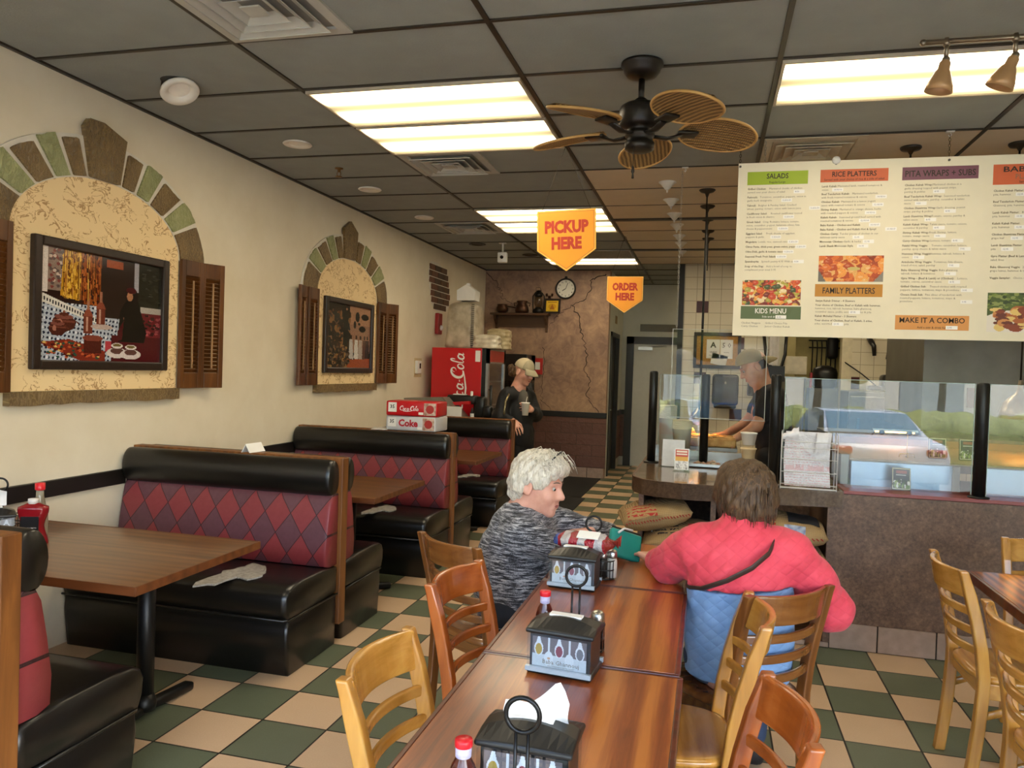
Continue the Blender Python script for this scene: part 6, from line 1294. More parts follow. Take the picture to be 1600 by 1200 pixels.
def dispenser(loc, rz, label, napkin=None):
    """tabletop napkin dispenser with arched black lid and clear ad panel"""
    W, D, H = .178, .13, .108; o = thing('napkin_dispenser', label, 'napkin dispenser', loc, rz, 'black napkin dispensers'); m = MB(); m.rbox((0, 0, .008), (W, D, .016), .006, 2); m.bb((-W/2+.006, -D/2+.012, .01), (W/2-.006, D/2-.012, H)); m.build('body', dkp, o)
    m = MB(); vs = []; N = 12
    for i in range(N+1):
        s_ = -1+2*i/N
        for (y, z) in ((-D/2-.004, H), (-D/2-.004, H+.012), (-D*.17, H+.018+.022*(1-s_*s_)), (D*.17, H+.018+.022*(1-s_*s_)), (D/2+.004, H+.012), (D/2+.004, H)): vs.append((s_*(W/2+.004), y, z))
    fs = [tuple(range(5, -1, -1)), tuple(N*6+k for k in range(6))]
    for i in range(N):
        for k in range(6): fs.append((i*6+k, i*6+(k+1) % 6, (i+1)*6+(k+1) % 6, (i+1)*6+k))
    m.raw(vs, fs); m.build('lid', dkp, o, bevel=.005, seg=3)
    m = MB(); m.bb((-W*.25, -D*.1, H+.036), (W*.25, D*.1, H+.0408)); m.build('napkin_slot', pm('napkin_white', 'e6e4e0', .8, var=.02), o)
    for sg in (-1, 1):
        F = Matrix.Translation((0, sg*(D/2-.004), .061)) @ (plane_front(0, 0, 0) if sg < 0 else Matrix.Rotation(PI, 4, 'Z') @ plane_front(0, 0, 0)); p = Paint(110, 60, '726a6c')
        p.rect(0, 0, 1, .42, 'cfd8dc')
        for k, c_ in ((0, 'b89a42'), (2, '8a3a4c'), (4, '77777c')): x = .12+.19*k; p.poly([(x-.02, 1), (x+.02, 1), (x+.06, .72), (x-.06, .72)], 'e6eaec'); p.ell(x, .6, .085, .24, 'e6eaec'); p.ell(x, .58, .062, .19, c_)
        for k in (1, 3): x = .12+.19*k; p.rect(x-.02, .5, x+.02, 1, 'e2e6e8'); p.ell(x, .28, .085, .26, 'dfe6e8')
        p.ell(.31, .3, .03, .04, 'd9a880'); p.grain(.06); fr_ = p.build('ad_card', o, F, W-.03, .078, .35)
        lettering([('Baba Ghannouj', .005, -.03, .0165, 'CENTER', 0, None), ('MEDITERRANEAN RESTAURANT', .005, -.037, .005, 'CENTER', 0, None)], 'lettering', ink2, fr_, F @ Matrix.Translation((0, 0, .001)), 1, 0)
        m = MB(); m.bb((-W/2+.002, -D/2-.002 if sg < 0 else D/2-.001, .014), (W/2-.002, -D/2+.001 if sg < 0 else D/2+.002, H)); m.build('clear_panel', clearp, o)
        m = MB(); m.box((0, sg*(D/2+.003), .016), (W, .012, .012)); m.build('clear_ledge', pm('clear_ledge_plastic', '9aa6b0', .12), o)
    if napkin is not None:
        m = MB(); m.grid_surface(napkin, 14, 10); m.build('napkin', pm('napkin_white', 'e6e4e0', .8, var=.02), o)
    return o
dispenser((-.305, 1.415, .75), -.02, 'nearest napkin dispenser with a white napkin pulled up', lambda u, v: Vector((-.055+.125*u, .01-.015*math.sin(PI*v)+.004*math.sin(u*9), .138+(.03+.075*max(0, u-.35)**1.3/.57*(1 if u < .82 else max(0, (1-u)/.18)*.9+.1))*v)))
dispenser((-.352, 2.035, .75), -.1, 'middle napkin dispenser, closed, with spoon pictures'); dispenser((-.465, 2.845, .75), -.06, 'farthest napkin dispenser with the striped bag lying on it')
wire_b = pm('black_wire', '131211', .35, .4)
def caddy(loc, rz, label, jar=True):
    o = thing('condiment_caddy', label, 'condiment caddy', loc, rz, 'black wire condiment caddies'); m = MB(); m.tube([(.03*math.cos(a_), 0, .21+.03*math.sin(a_)) for a_ in [2*PI*k/28 for k in range(28)]], .0045, 8, closed=True)
    for q in (-1, 1): m.tube([(q*.011, 0, .181), (q*.011, 0, .01)], .0032, 6)
    m.build('loop_handle', wire_b, o); m = MB()
    for z in (.006, .04, .075): m.tube([(.085*math.copysign(abs(math.cos(a_))**.6, math.cos(a_)), .045*math.copysign(abs(math.sin(a_))**.6, math.sin(a_)), z) for a_ in [2*PI*k/32 for k in range(32)]], .0025, 6, closed=True)
    for k in range(16):
        a_ = 2*PI*k/16; x, y = .085*math.copysign(abs(math.cos(a_))**.6, math.cos(a_)), .045*math.copysign(abs(math.sin(a_))**.6, math.sin(a_)); m.tube([(x, y, .004), (x, y, .077)], .0018, 5)
    for q in (-1, 0, 1): m.tube([(-.083, q*.025, .005), (.083, q*.025, .005)], .0018, 5)
    m.build('wire_basket', wire_b, o); return o
def shaker(loc, label, c_): 
    o = thing('spice_shaker', label, 'shaker', loc, 0, 'glass shakers in the caddies'); m = MB(); m.lathe([(.02, 0), (.021, .06), (.017, .075)], seg=20); m.build('glass', pm('shaker_'+c_, c_, .15), o); m = MB(); m.lathe([(.018, .075), (.02, .08), (.019, .1), (.012, .106), (0, .107)], seg=20); m.build('cap', chrome, o)
def sauce(loc, label, sz=.72):
    o = thing('sauce_bottle', label, 'sauce bottle', loc, .2, 'red capped sauce bottles'); o.scale = (.9, .9, sz); m = MB(); m.lathe([(.027, 0), (.029, .006), (.029, .1), (.024, .125), (.014, .15), (.013, .165)], seg=28); m.build('bottle', pm('dark_sauce', '4a1a10', .12), o)
    m = MB(); m.lathe([(.0155, .148), (.0165, .15), (.017, .178), (.015, .18)], seg=24); m.build('paper_collar', pm('lilac_collar', 'd8d2ea', .5, var=.15, scale=90, col2='a79fc8'), o); m = MB(); m.lathe([(.018, .178), (.0185, .18), (.0185, .196), (.0175, .199), (0, .2)], seg=28); m.build('cap', pm('bright_red_cap', 'd0202a', .3, var=.03), o); m = MB(); m.lathe([(.0294, .02), (.0294, .09)], seg=28, caps=False); m.build('label', pm('cream_label', 'd8cfb8', .5), o); return o
caddy((-.292, 1.28, .75), 0, 'wire condiment caddy with loop handle nearest the camera'); sauce((-.412, 1.33, .75), 'red capped sauce bottle at the bottom of the photo by the nearest dispenser', .64)
caddy((-.355, 2.2, .75), .1, 'wire condiment caddy behind the middle napkin dispenser'); sauce((-.456, 2.25, .75), 'red capped sauce bottle behind the middle napkin dispenser')
caddy((-.42, 2.98, .75), .1, 'wire condiment caddy beside the farthest napkin dispenser'); shaker((-.38, 2.97, .758), 'dark pepper shaker in the far wire caddy', '2c2824'); shaker((-.345, 2.985, .758), 'pale salt shaker in the far wire caddy', 'b9b4aa')
shaker((-.29, 2.205, .758), 'dark pepper shaker in the middle wire caddy', '2c2824')
# striped bread bag lying on the far dispenser
bg_ = thing('bread_bag', 'red, white and blue striped food bag lying on the farthest dispenser', 'bag', (-.45, 2.94, .852), -.12); bg_.scale = (.84, 1.0, 1.1)
t = NT('striped_bag_print'); co = t.coord(); sx = t.n('SeparateXYZ'); t.l(co, sx.inputs[0]); wob = t.math('MULTIPLY', t.noise(co, 18, 3), .03)
xx_ = t.math('ADD', sx.outputs[0], wob); st = t.math('GREATER_THAN', t.math('FRACT', t.math('MULTIPLY', xx_, 13)), .52); c = t.mix(st, 'bdb6b6', '9a1f2c')
c = t.mix(t.math('LESS_THAN', xx_, -.095), c, t.mix(t.noise(co, 40, 2), '1c2f86', '5070b4')); c = t.mix(t.math('GREATER_THAN', xx_, .125), c, '8a2a22'); t.base(c); t.set(rough=.18, spec=.7); t.bump(t.noise(co, 35, 4, .7), .8, .02)
m = MB(); m.grid_surface(lambda u, v: Vector((.145*(2*v-1), (.058*(1-abs(2*v-1)**4)**.5+.026*mnoise.noise((v*6, u*4, 1)))*math.cos(2*PI*u), .038+(.034*(1-abs(2*v-1)**4)**.5+.02*mnoise.noise((v*7, u*5, 3)))*math.sin(2*PI*u))), 30, 28, True); m.build('bag_body', t.m, bg_)
m = MB(); m.grid_surface(lambda u, v: Vector((.135+.03*v, .03*(2*u-1)*(.3+v), .05+.02*math.sin(u*14)*v)), 16, 8); m.build('gathered_end', pm('clear_red_film', '8a3028', .2), bg_)
m = MB(); m.box((.03, -.03, .071), (.1, .045, .003), (R(22), 0, 0)); m.build('paper_label', paper_w, bg_)
teal = pm('teal_case', '1f8f84', .35, var=.08)
o = thing('teal_wallet', 'teal green wallet case standing by the hand of the grey haired person', 'wallet', (-.33, 3.3, .75), .5); m = MB(); m.rbox((0, 0, .065), (.15, .03, .12), .01, 2, rot=(R(-28), R(18), 0)); m.build('cover', teal, o); m = MB(); m.rbox((.01, .02, .075), (.14, .008, .11), .003, 2, rot=(R(-28), R(18), 0)); m.build('dark_back', blk, o); m = MB(); m.tube([(-.03, 0, .12), (0, .01, .135), (.04, .01, .125)], .005, 6); m.build('pale_strap', paper_w, o)
# things on the nearest booth table
o = dispenser((-2.93, 2.585, .75), .9, 'napkin dispenser on the nearest booth table by the wall, cut by the left edge', lambda u, v: Vector((-.06+.12*u, .01*math.sin(PI*v), .15+.1*v*(1-.4*u))))
caddy((-3.06, 2.75, .75), .5, 'wire caddy on the nearest booth table behind the ketchup')
kb = thing('ketchup_bottle', 'red ketchup bottle with black label on the nearest booth table', 'ketchup bottle', (-2.75, 2.63, .75), .45); m = MB()
m.grid_surface(lambda u, v: Vector((.055*(.9+.16*math.cos(v*2*PI*1.2))*(1 if v < .9 else (1-v)*7+.3)*math.copysign(abs(math.cos(2*PI*u))**.7, math.cos(2*PI*u)), .033*(1 if v < .9 else (1-v)*7+.3)*math.copysign(abs(math.sin(2*PI*u))**.7, math.sin(2*PI*u)), .175*v)), 32, 20, True); m.lathe([(0, .175), (.016, .175)], caps=False); m.build('bottle', pm('ketchup_red', '86121a', .2, var=.05), kb); m = MB(); m.lathe([(.02, .17), (.02, .19), (0, .192)], seg=20); m.build('cap', pm('ketchup_cap', 'dcd8d2', .4), kb)
m = MB(); m.bb((-.034, -.0375, .03), (.034, -.034, .12)); lb_ = m.build('label', pm('black_label', '141210', .4), kb); lettering([('KETCHUP', 0, .05, .015, 'CENTER', .0004, None), ('REAL TOMATO', 0, .07, .008, 'CENTER', 0, None)], 'lettering', white_p, lb_, plane_front(0, -.0385, 0), 1, 0)
o = thing('vinegar_bottle', 'clear cruet with a red cap behind the ketchup bottle', 'bottle', (-2.82, 2.73, .75)); m = MB(); m.lathe([(.032, 0), (.034, .02), (.032, .1), (.016, .18), (.014, .21)], seg=24); m.build('glass', pm('pale_cruet', '8d8470', .08), o); m = MB(); m.lathe([(.019, .208), (.02, .212), (.02, .238), (0, .24)], seg=24); m.build('cap', pm('bright_red_cap', 'd0202a', .3, var=.03), o)
# ================================================================== PEOPLE: smooth implicit bodies turned into one surface each
def smin(a, b, k):
    h = np.maximum(k-np.abs(a-b), 0)/k; return np.minimum(a, b)-h*h*k*.25
class Body:
    def __init__(s): s.p = []
    def cap(s, a, b, r1, r2=None, k=.03, sq=None): s.p.append(('cap', np.array(a, float), np.array(b, float), r1, r2 if r2 is not None else r1, k, sq)); return s
    def chain(s, pts, rs, k=.03, sq=None):
        for i in range(len(pts)-1): s.cap(pts[i], pts[i+1], rs[i], rs[i+1], k, sq)
        return s
    def ell(s, c, r, M=None, k=.03, sub=False): s.p.append(('sub' if sub else 'ell', np.array(c, float), np.array(r, float), np.array(M, float) if M is not None else np.eye(3), k)); return s
    def cut(s, pt, n): n = np.array(n, float); s.p.append(('cut', np.array(pt, float), n/np.linalg.norm(n))); return s
    def mesh(s, name, mat, parent, h=.008, noise_amp=0.0, noise_scale=30, origin=(0, 0, 0)):
        lo = np.array([1e9]*3); hi = -lo
        for q in s.p:
            if q[0] == 'cap':
                r = max(q[3], q[4])*1.25; lo = np.minimum(lo, np.minimum(q[1], q[2])-r); hi = np.maximum(hi, np.maximum(q[1], q[2])+r)
            elif q[0] == 'ell': r = q[2].max(); lo = np.minimum(lo, q[1]-r); hi = np.maximum(hi, q[1]+r)
        lo -= 3*h; hi += 3*h; n = np.ceil((hi-lo)/h).astype(int)+1
        ax = [lo[i]+h*np.arange(n[i]) for i in range(3)]; F = np.full(n, .3)
        for q in s.p:
            if q[0] == 'cut':
                X, Y, Z = np.meshgrid(*ax, indexing='ij', sparse=True); d = (X-q[1][0])*q[2][0]+(Y-q[1][1])*q[2][1]+(Z-q[1][2])*q[2][2]; F = np.maximum(F, d); continue
            if q[0] == 'cap': r = max(q[3], q[4])*1.25; a, b = np.minimum(q[1], q[2])-r, np.maximum(q[1], q[2])+r; k = q[5]
            else: a, b = q[1]-q[2].max(), q[1]+q[2].max(); k = q[4]
            m_ = k+.03; i0 = np.clip(((a-m_-lo)/h).astype(int), 0, n-1); i1 = np.clip(((b+m_-lo)/h).astype(int)+2, 1, n)
            sl = tuple(slice(i0[i], i1[i]) for i in range(3)); P = np.stack(np.meshgrid(*[ax[i][sl[i]] for i in range(3)], indexing='ij'), -1)
            if q[0] == 'cap':
                A, B = q[1], q[2]; sq = np.array(q[6]) if q[6] is not None else np.ones(3)
                pa = (P-A)/sq; ba = (B-A)/sq; t_ = np.clip((pa@ba)/max(ba@ba, 1e-9), 0, 1); d = np.linalg.norm(pa-t_[..., None]*ba, axis=-1)-(q[3]+(q[4]-q[3])*t_); d *= sq.min()
            else:
                pl_ = (P-q[1])@q[3]; kk = np.linalg.norm(pl_/q[2], axis=-1); g = np.linalg.norm(pl_/(q[2]**2), axis=-1); d = np.where(g > 1e-9, kk*(kk-1)/np.maximum(g, 1e-9), -q[2].min())
            if q[0] == 'sub':
                nd = -d; hh = np.maximum(k-np.abs(F[sl]-nd), 0)/k; F[sl] = np.maximum(F[sl], nd)+hh*hh*k*.25
            else: F[sl] = smin(F[sl], d, k)
        if noise_amp:
            G = np.meshgrid(*ax, indexing='ij', sparse=True); rs = np.random.RandomState(3); N_ = 0
            for q in range(7):
                v = rs.normal(size=3)*noise_scale; N_ = N_+np.sin(G[0]*v[0]+G[1]*v[1]+G[2]*v[2]+rs.uniform(0, 6))
            F = F+noise_amp*N_/3
        I = F < 0; c = [F[i:n[0]-1+i, j:n[1]-1+j, l:n[2]-1+l] for i in (0, 1) for j in (0, 1) for l in (0, 1)]
        sg = sum((x < 0).astype(int) for x in c); act = (sg > 0) & (sg < 8); idx = np.argwhere(act); vid = -np.ones(act.shape, int); vid[act] = np.arange(len(idx))
        acc = np.zeros((len(idx), 3)); cnt = np.zeros(len(idx)); offs = [(i, j, l) for i in (0, 1) for j in (0, 1) for l in (0, 1)]; cv = [x[act] for x in c]
        for e0 in range(8):
            for e1 in range(e0+1, 8):
                o0, o1 = np.array(offs[e0]), np.array(offs[e1])
                if np.abs(o0-o1).sum() != 1: continue
                f0, f1 = cv[e0], cv[e1]; x_ = (f0 < 0) != (f1 < 0); tt = np.where(x_, f0/np.where(x_, f0-f1, 1), 0); acc += np.where(x_[:, None], o0+(o1-o0)*tt[:, None], 0); cnt += x_
        V = lo+h*(idx+acc/np.maximum(cnt, 1)[:, None])-np.array(origin); faces = []
        for axis in range(3):
            s0 = [slice(None)]*3; s1 = [slice(None)]*3; s0[axis] = slice(0, -1); s1[axis] = slice(1, None); A_, B_ = I[tuple(s0)], I[tuple(s1)]; ch = np.argwhere(A_ != B_); u, w_ = [k for k in range(3) if k != axis]
            ok = (ch[:, u] > 0) & (ch[:, w_] > 0) & (ch[:, u] < n[u]-1) & (ch[:, w_] < n[w_]-1); ch = ch[ok]
            if not len(ch): continue
            ins = A_[tuple(ch.T)]; qd = []
            for du, dw in ((-1, -1), (0, -1), (0, 0), (-1, 0)): cc = ch.copy(); cc[:, u] += du; cc[:, w_] += dw; qd.append(vid[tuple(cc.T)])
            qd = np.stack(qd, 1); fl = ins if axis != 1 else ~ins; qd[~fl] = qd[~fl][:, ::-1]; faces.append(qd)
        Fc = np.concatenate(faces); Fc = Fc[(Fc >= 0).all(1)]
        me = bpy.data.meshes.new(name); me.vertices.add(len(V)); me.vertices.foreach_set('co', V.astype(np.float32).ravel()); me.loops.add(4*len(Fc)); me.loops.foreach_set('vertex_index', Fc.astype(np.int32).ravel())
        me.polygons.add(len(Fc)); me.polygons.foreach_set('loop_start', np.arange(0, 4*len(Fc), 4, dtype=np.int32)); me.polygons.foreach_set('loop_total', np.full(len(Fc), 4, np.int32)); me.update(calc_edges=True); me.polygons.foreach_set('use_smooth', [True]*len(Fc)); me.materials.append(mat)
        o = bpy.data.objects.new(name, me); C.objects.link(o); o.parent = parent; return o
def frame(fwd, up=(0, 0, 1)):
    f = Vector(fwd).normalized(); r = f.cross(Vector(up)).normalized(); u = r.cross(f); return np.array([[r.x, f.x, u.x], [r.y, f.y, u.y], [r.z, f.z, u.z]])
def head(b, c, fwd, up=(0, 0, 1), s=1.0, neck=None, age=0):
    Fm = frame(fwd, up); T = lambda p: np.array(c)+Fm@(np.array(p)*s)
    E = lambda p, r, k=.02, sub=False: b.ell(T(p), np.array(r)*s, Fm, k, sub)
    E((0, -.015, .03), (.074, .094, .085)); E((0, .03, -.03), (.061, .063, .086)); E((0, .042, -.082), (.046, .045, .036)); E((0, .074, -.104), (.021, .019, .018), .02)
    b.cap(T((0, .09, .008)), T((0, .112, -.03)), .009*s, .0135*s, .014)
    for q in (-1, 1):
        E((q*.011, .1, -.036), (.0095, .011, .009), .008); E((q*.036, .066, -.036), (.024, .024, .026), .03); b.cap(T((q*.008, .088, .022)), T((q*.045, .074, .018)), .010*s, .010*s, .016)
        E((q*.03, .096, .002), (.014, .012, .009), .012, True); E((q*.076, -.012, -.012), (.010, .022, .034), .008); E((q*.084, -.008, -.012), (.006, .012, .02), .008, True)
    b.cap(T((-.019, .088, -.064)), T((.019, .088, -.064)), .008*s, .008*s, .01); b.cap(T((-.016, .089, -.075)), T((.016, .089, -.075)), .0085*s, .0085*s, .01)
    E((0, .102, -.0695), (.022, .008, .0018), .003, True)
    b.cap(T((-.024, .094, -.0695)), T((.024, .094, -.0695)), .0028*s, .0028*s, .003) if False else None
    if neck is not None: b.cap(T((0, -.028, -.055)), neck, .052*s, .058, .04)
    return T
def eyes(T, parent, org, s=1.0):
    m = MB(); m.tube([Vector(T((x, .097-7*x*x, -.0695+.006*(1-(x/.02)**2)*.0)))-Vector(org) for x in (-.021, -.01, 0, .01, .021)], [.002, .0052, .006, .0052, .002], 8); m.build('lips', pm('lip_pink', 'a8605a', .45), parent)
    for q in (-1, 1):
        m = MB(); m.ell(Vector(T((q*.03, .083, .001)))-Vector(org), (.0088*s,)*3, 14, 10); e = m.build('eye', pm('eye_white', 'b5aaa0', .2), parent)
        m = MB(); m.ell(Vector(T((q*.031, .0868, .0)))-Vector(org), (.0064*s,)*3, 10, 8); m.build('iris', pm('eye_dark', '1d1712', .15), e)
        m = MB(); P_ = [Vector(T((q*(.015+.032*t_), .099-.02*t_, .027-.006*t_+.005*math.sin(PI*t_))))-Vector(org) for t_ in (0, .25, .5, .75, 1)]; m.tube(P_, [.002, .003, .003, .0025, .001], 6); m.build('eyebrow', pm('eyebrow_hair', '7a6656', .8), parent)
def hand(b, wrist, d, n, L=.175, curl=.5, side=1, spread=.16):
    """palm, four unequal bent fingers and a thumb; d = pointing direction, n = back-of-hand normal, side=+1 thumb towards d x n"""
    w_ = Vector(wrist); d = Vector(d).normalized(); n = Vector(n); n = (n-d*n.dot(d)).normalized(); x = d.cross(n)*side
    P = lambda a, s_, u: np.array(w_+d*a*L+x*s_*L+n*u*L)
    for k in range(4): s_ = (.17, .06, -.06, -.17)[k]; b.cap(P(.04, s_*.75, 0), P(.5, s_*1.15, .01), .0135, .0115, .015)
    for k, (s_, l_) in enumerate(((.2, .42), (.068, .47), (-.068, .44), (-.2, .35))):
        p = w_+d*.5*L+x*s_*1.1*L+n*.01*L; a = 0; seg = [l_*L*.45, l_*L*.32, l_*L*.26]; dd = (d+x*s_*spread*2).normalized(); r = .0088 if k < 3 else .0075
        for q, sl in enumerate(seg):
            a += curl*(.55, .6, .45)[q]*(1+.12*k); dv = dd*math.cos(a)-n*math.sin(a); e = p+dv*sl; b.cap(np.array(p), np.array(e), r, r*.9, .006); p = e; r *= .9
    t0 = w_+d*.14*L+x*.2*L; t1 = t0+(d*.22+x*.16-n*.1)*L; t2 = t1+(d*.2+x*.02-n*(.1+.1*curl))*L; t3 = t2+(d*.15-x*.03-n*.06)*L
    b.cap(np.array(t0), np.array(t1), .0125, .011, .015); b.cap(np.array(t1), np.array(t2), .0105, .0095, .006); b.cap(np.array(t2), np.array(t3), .0092, .008, .006)
def skinm(name, c1, c2):
    if name in MATS: return MATS[name]
    t = NT(name); co = t.coord(); t.base(t.ramp(t.noise(co, 18, 4, .6), [(.3, c1), (.7, c2)])); t.set(rough=.5, sss=.06); t.b.inputs['Subsurface Radius'].default_value = (.01, .004, .002); t.bump(t.noise(co, 120, 2), .1, .001); MATS[name] = t.m; return t.m
sk_f = skinm('fair_pink_skin', 'cf9480', 'e0ab96'); sk_t = skinm('tan_skin', 'b98468', 'cb987a')
def hairm(name, c1, c2, c3, sc_=(60, 60, 9)):
    t = NT(name); co = t.coord(); n = t.noise(t.mapping(co, sc_), 2.2, 5, .65, .8); t.base(t.ramp(n, [(.3, c1), (.5, c2), (.7, c3)])); t.set(rough=.5); t.bump(n, .7, .006); return t.m
def strands(b_T, name, mat, parent, org, n, fn, r=.0022, seed=2):
    """tufts of hair drawn as many thin tapered strands in one mesh"""
    rs_ = random.Random(seed); m = MB()
    for k in range(n):
        pts = fn(rs_, k); m.tube([Vector(b_T(p))-Vector(org) for p in pts], [r*(1-.8*i/(len(pts)-1)) for i in range(len(pts))], 4)
    o = m.build(name, mat, parent); o['kind'] = 'stuff'; return o
def V3(*a): return np.array(a, float)
# ---- grey haired person in a heather knit top, seated left of the far table
g0 = (-.82, 3.3, 0)
gw_ = thing('person', 'white haired person in a grey knit top seated left of the long tables', 'person', g0)
b = Body(); hc = V3(-.715, 3.3, 1.05); gf = (.95, -.22, -.13); T = head(b, hc, gf, (.10, .05, 1), 1.06, neck=V3(-.79, 3.32, .9))
RS, LS = V3(-.735, 3.16, .85), V3(-.70, 3.47, .87); RE, LE = V3(-.50, 3.10, .80), V3(-.44, 3.54, .80); RW, LW = V3(-.40, 3.3, .79), V3(-.50, 3.46, .83)
b.chain([V3(-.79, 3.32, .9), V3(-.82, 3.31, .78), V3(-.83, 3.3, .6), V3(-.82, 3.3, .5)], [.08, .1, .12, .13], .06)
b.chain([RS, RE, RW], [.05, .038, .026], .03); b.chain([LS, LE, LW], [.05, .038, .026], .03)
hand(b, LW, (-.75, -.55, -.05), (0, .1, 1), .17, .5, -1); hand(b, RW, (.1, 1, -.02), (0, 0, 1), .17, .3, -1)
b.chain([V3(-.80, 3.2, .52), V3(-.45, 3.32, .50), V3(-.42, 3.36, .08)], [.085, .06, .04], .04); b.chain([V3(-.8, 3.4, .52), V3(-.48, 3.52, .50), V3(-.46, 3.56, .08)], [.085, .06, .04], .04)
b.mesh('body', sk_f, gw_, .0065, origin=g0); eyes(T, gw_, g0, 1.06)
t = NT('heather_knit'); co = t.coord(); n1 = t.noise(t.mapping(co, (11, 11, 95)), 1.6, 4, .7, .6); n2 = t.noise(co, 260, 1)
t.base(t.ramp(t.math('ADD', t.math('MULTIPLY', n1, .82), t.math('MULTIPLY', n2, .18)), [(.40, '151519'), (.47, '3a3a40'), (.53, '7c7c82'), (.61, 'bdbbbd')])); t.set(rough=.9, sheen=.2); t.bump(n1, .6, .006); knit = t.m
b = Body()
b.cap((-.775, 3.25, .865), (-.765, 3.39, .88), .085, .085, .05); b.cap(RS+V3(-.02, .015, -.0), LS+V3(-.03, -.03, 0), .082, .08, .05)
b.chain([V3(-.80, 3.31, .84), V3(-.82, 3.305, .72), V3(-.815, 3.3, .6), V3(-.815, 3.3, .5)], [.128, .148, .162, .158], .06, (1.0, 1.12, 1))
b.ell((-.75, 3.3, .74), (.12, .17, .11), None, .06); b.ell((-.735, 3.3, .6), (.13, .17, .12), None, .06)
b.chain([RS, RE, RE*.3+RW*.7], [.068, .052, .042], .04); b.chain([LS, LE, LE*.15+LW*.85], [.068, .052, .038], .04)
b.ell((-.735, 3.31, .985), (.075, .085, .055), None, .02, True); b.cut((0, 0, .445), (0, 0, -1)); b.mesh('knit_top', knit, gw_, .0075, .0022, 60, g0)
b = Body(); b.chain([V3(-.82, 3.2, .53), V3(-.45, 3.32, .51), V3(-.42, 3.36, .1)], [.1, .075, .055], .05); b.chain([V3(-.82, 3.4, .53), V3(-.48, 3.52, .51), V3(-.46, 3.56, .1)], [.1, .075, .055], .05); b.cap((-.84, 3.22, .53), (-.84, 3.38, .53), .09, .09, .06); b.cut((0, 0, .452), (0, 0, -1)) if False else None
b.cut((0, 0, .06), (0, 0, -1)); b.mesh('trousers', pm('dark_denim', '23262e', .85, bump=.2), gw_, .01, origin=g0)
for q, (x, y) in enumerate(((-.40, 3.37), (-.44, 3.57))): m = MB(); m.rbox((x-g0[0]+.04, y-g0[1], .04), (.25, .09, .08), .03, 3); m.build('shoe', pm('dark_shoe', '1c1a1a', .6), gw_)
hw_ = hairm('white_hair', '9a8f7e', 'd8d0c0', 'f0eadc')
b = Body(); Fm = frame(gf, (.10, .05, 1)); s_ = 1.06; H = lambda p: hc+Fm@(np.array(p)*s_); E = lambda p, r, k=.03, sub=False: b.ell(H(p), np.array(r)*s_, Fm, k, sub)
E((0, -.025, .052), (.088, .104, .088)); E((0, -.075, -.0), (.08, .058, .085)); E((0, .02, .092), (.076, .088, .052)); E((.0, .075, .075), (.066, .038, .034)); E((0, -.08, -.06), (.06, .035, .04))
for q in (-1, 1): E((q*.07, .032, .03), (.022, .042, .042)); E((q*.076, -.045, .0), (.018, .036, .05))
E((0, .115, -.02), (.06, .05, .075), .015, True)
for q in (-1, 1): E((q*.09, -.004, -.026), (.03, .022, .03), .012, True)
b.mesh('hair', hw_, gw_, .0055, .0035, 110, g0)
def tuft(rs_, k):
    a = rs_.uniform(-1.2, 1.2); y0 = rs_.uniform(-.06, .06); x = .085*math.sin(a); z = .06+.075*math.cos(a); dx, dz = rs_.uniform(-.012, .012), rs_.uniform(.0, .016)
    return [(x*.95, y0, z), (x*1.04+dx, y0+.03, z+dz+.006), (x*1.0+dx, y0+.06, z+dz*.4-.012), (x*.98+dx, y0+.075, z-.03)]
strands(H, 'hair_tufts', hw_, gw_, g0, 90, tuft, .0024)
m = MB(); gp_ = [Vector(H((.088*math.cos(a_)*1.02, .0+.078*math.sin(a_), .03+.124*math.sin(a_)**1.6)))-Vector(g0) for a_ in [PI*k/20 for k in range(21)]]; m.tube(gp_, .0035, 6); m.build('headband_glasses', pm('dark_glasses', '26262c', .25), gw_)
# ---- person in the coral and blue jacket, seated with the back to the camera
c0 = (.13, 2.88, 0)
cw_ = thing('person', 'brown haired person in a coral and blue jacket, seen from behind', 'person', c0)
b = Body(); hc = V3(.137, 2.93, 1.125); cfw = (-.35, .93, -.18); T = head(b, hc, cfw, (0, .15, 1), 1.0, neck=V3(.135, 2.86, .97))
RS, LS = V3(.30, 2.87, .93), V3(-.035, 2.89, .925); RE, LE = V3(.455, 2.98, .72), V3(-.13, 3.02, .82); RW, LW = V3(.44, 3.2, .80), V3(-.2, 3.2, .79)
b.chain([V3(.135, 2.86, .97), V3(.13, 2.87, .8), V3(.13, 2.88, .6), V3(.13, 2.88, .52)], [.07, .11, .12, .13], .06)
b.chain([RS, RE, RW], [.05, .04, .027], .03); b.chain([LS, LE, LW], [.05, .04, .027], .03); hand(b, RW, (-.3, .8, .4), (.7, .1, .5), .165, .7, -1); hand(b, LW, (-.4, .9, 0), (0, 0, 1), .165, .3, 1)
b.chain([V3(.05, 2.9, .53), V3(.03, 3.25, .52), V3(.03, 3.28, .09)], [.085, .06, .04], .04); b.chain([V3(.22, 2.9, .53), V3(.22, 3.25, .52), V3(.22, 3.28, .09)], [.085, .06, .04], .04)
b.mesh('body', sk_f, cw_, .0065, origin=c0); eyes(T, cw_, c0)
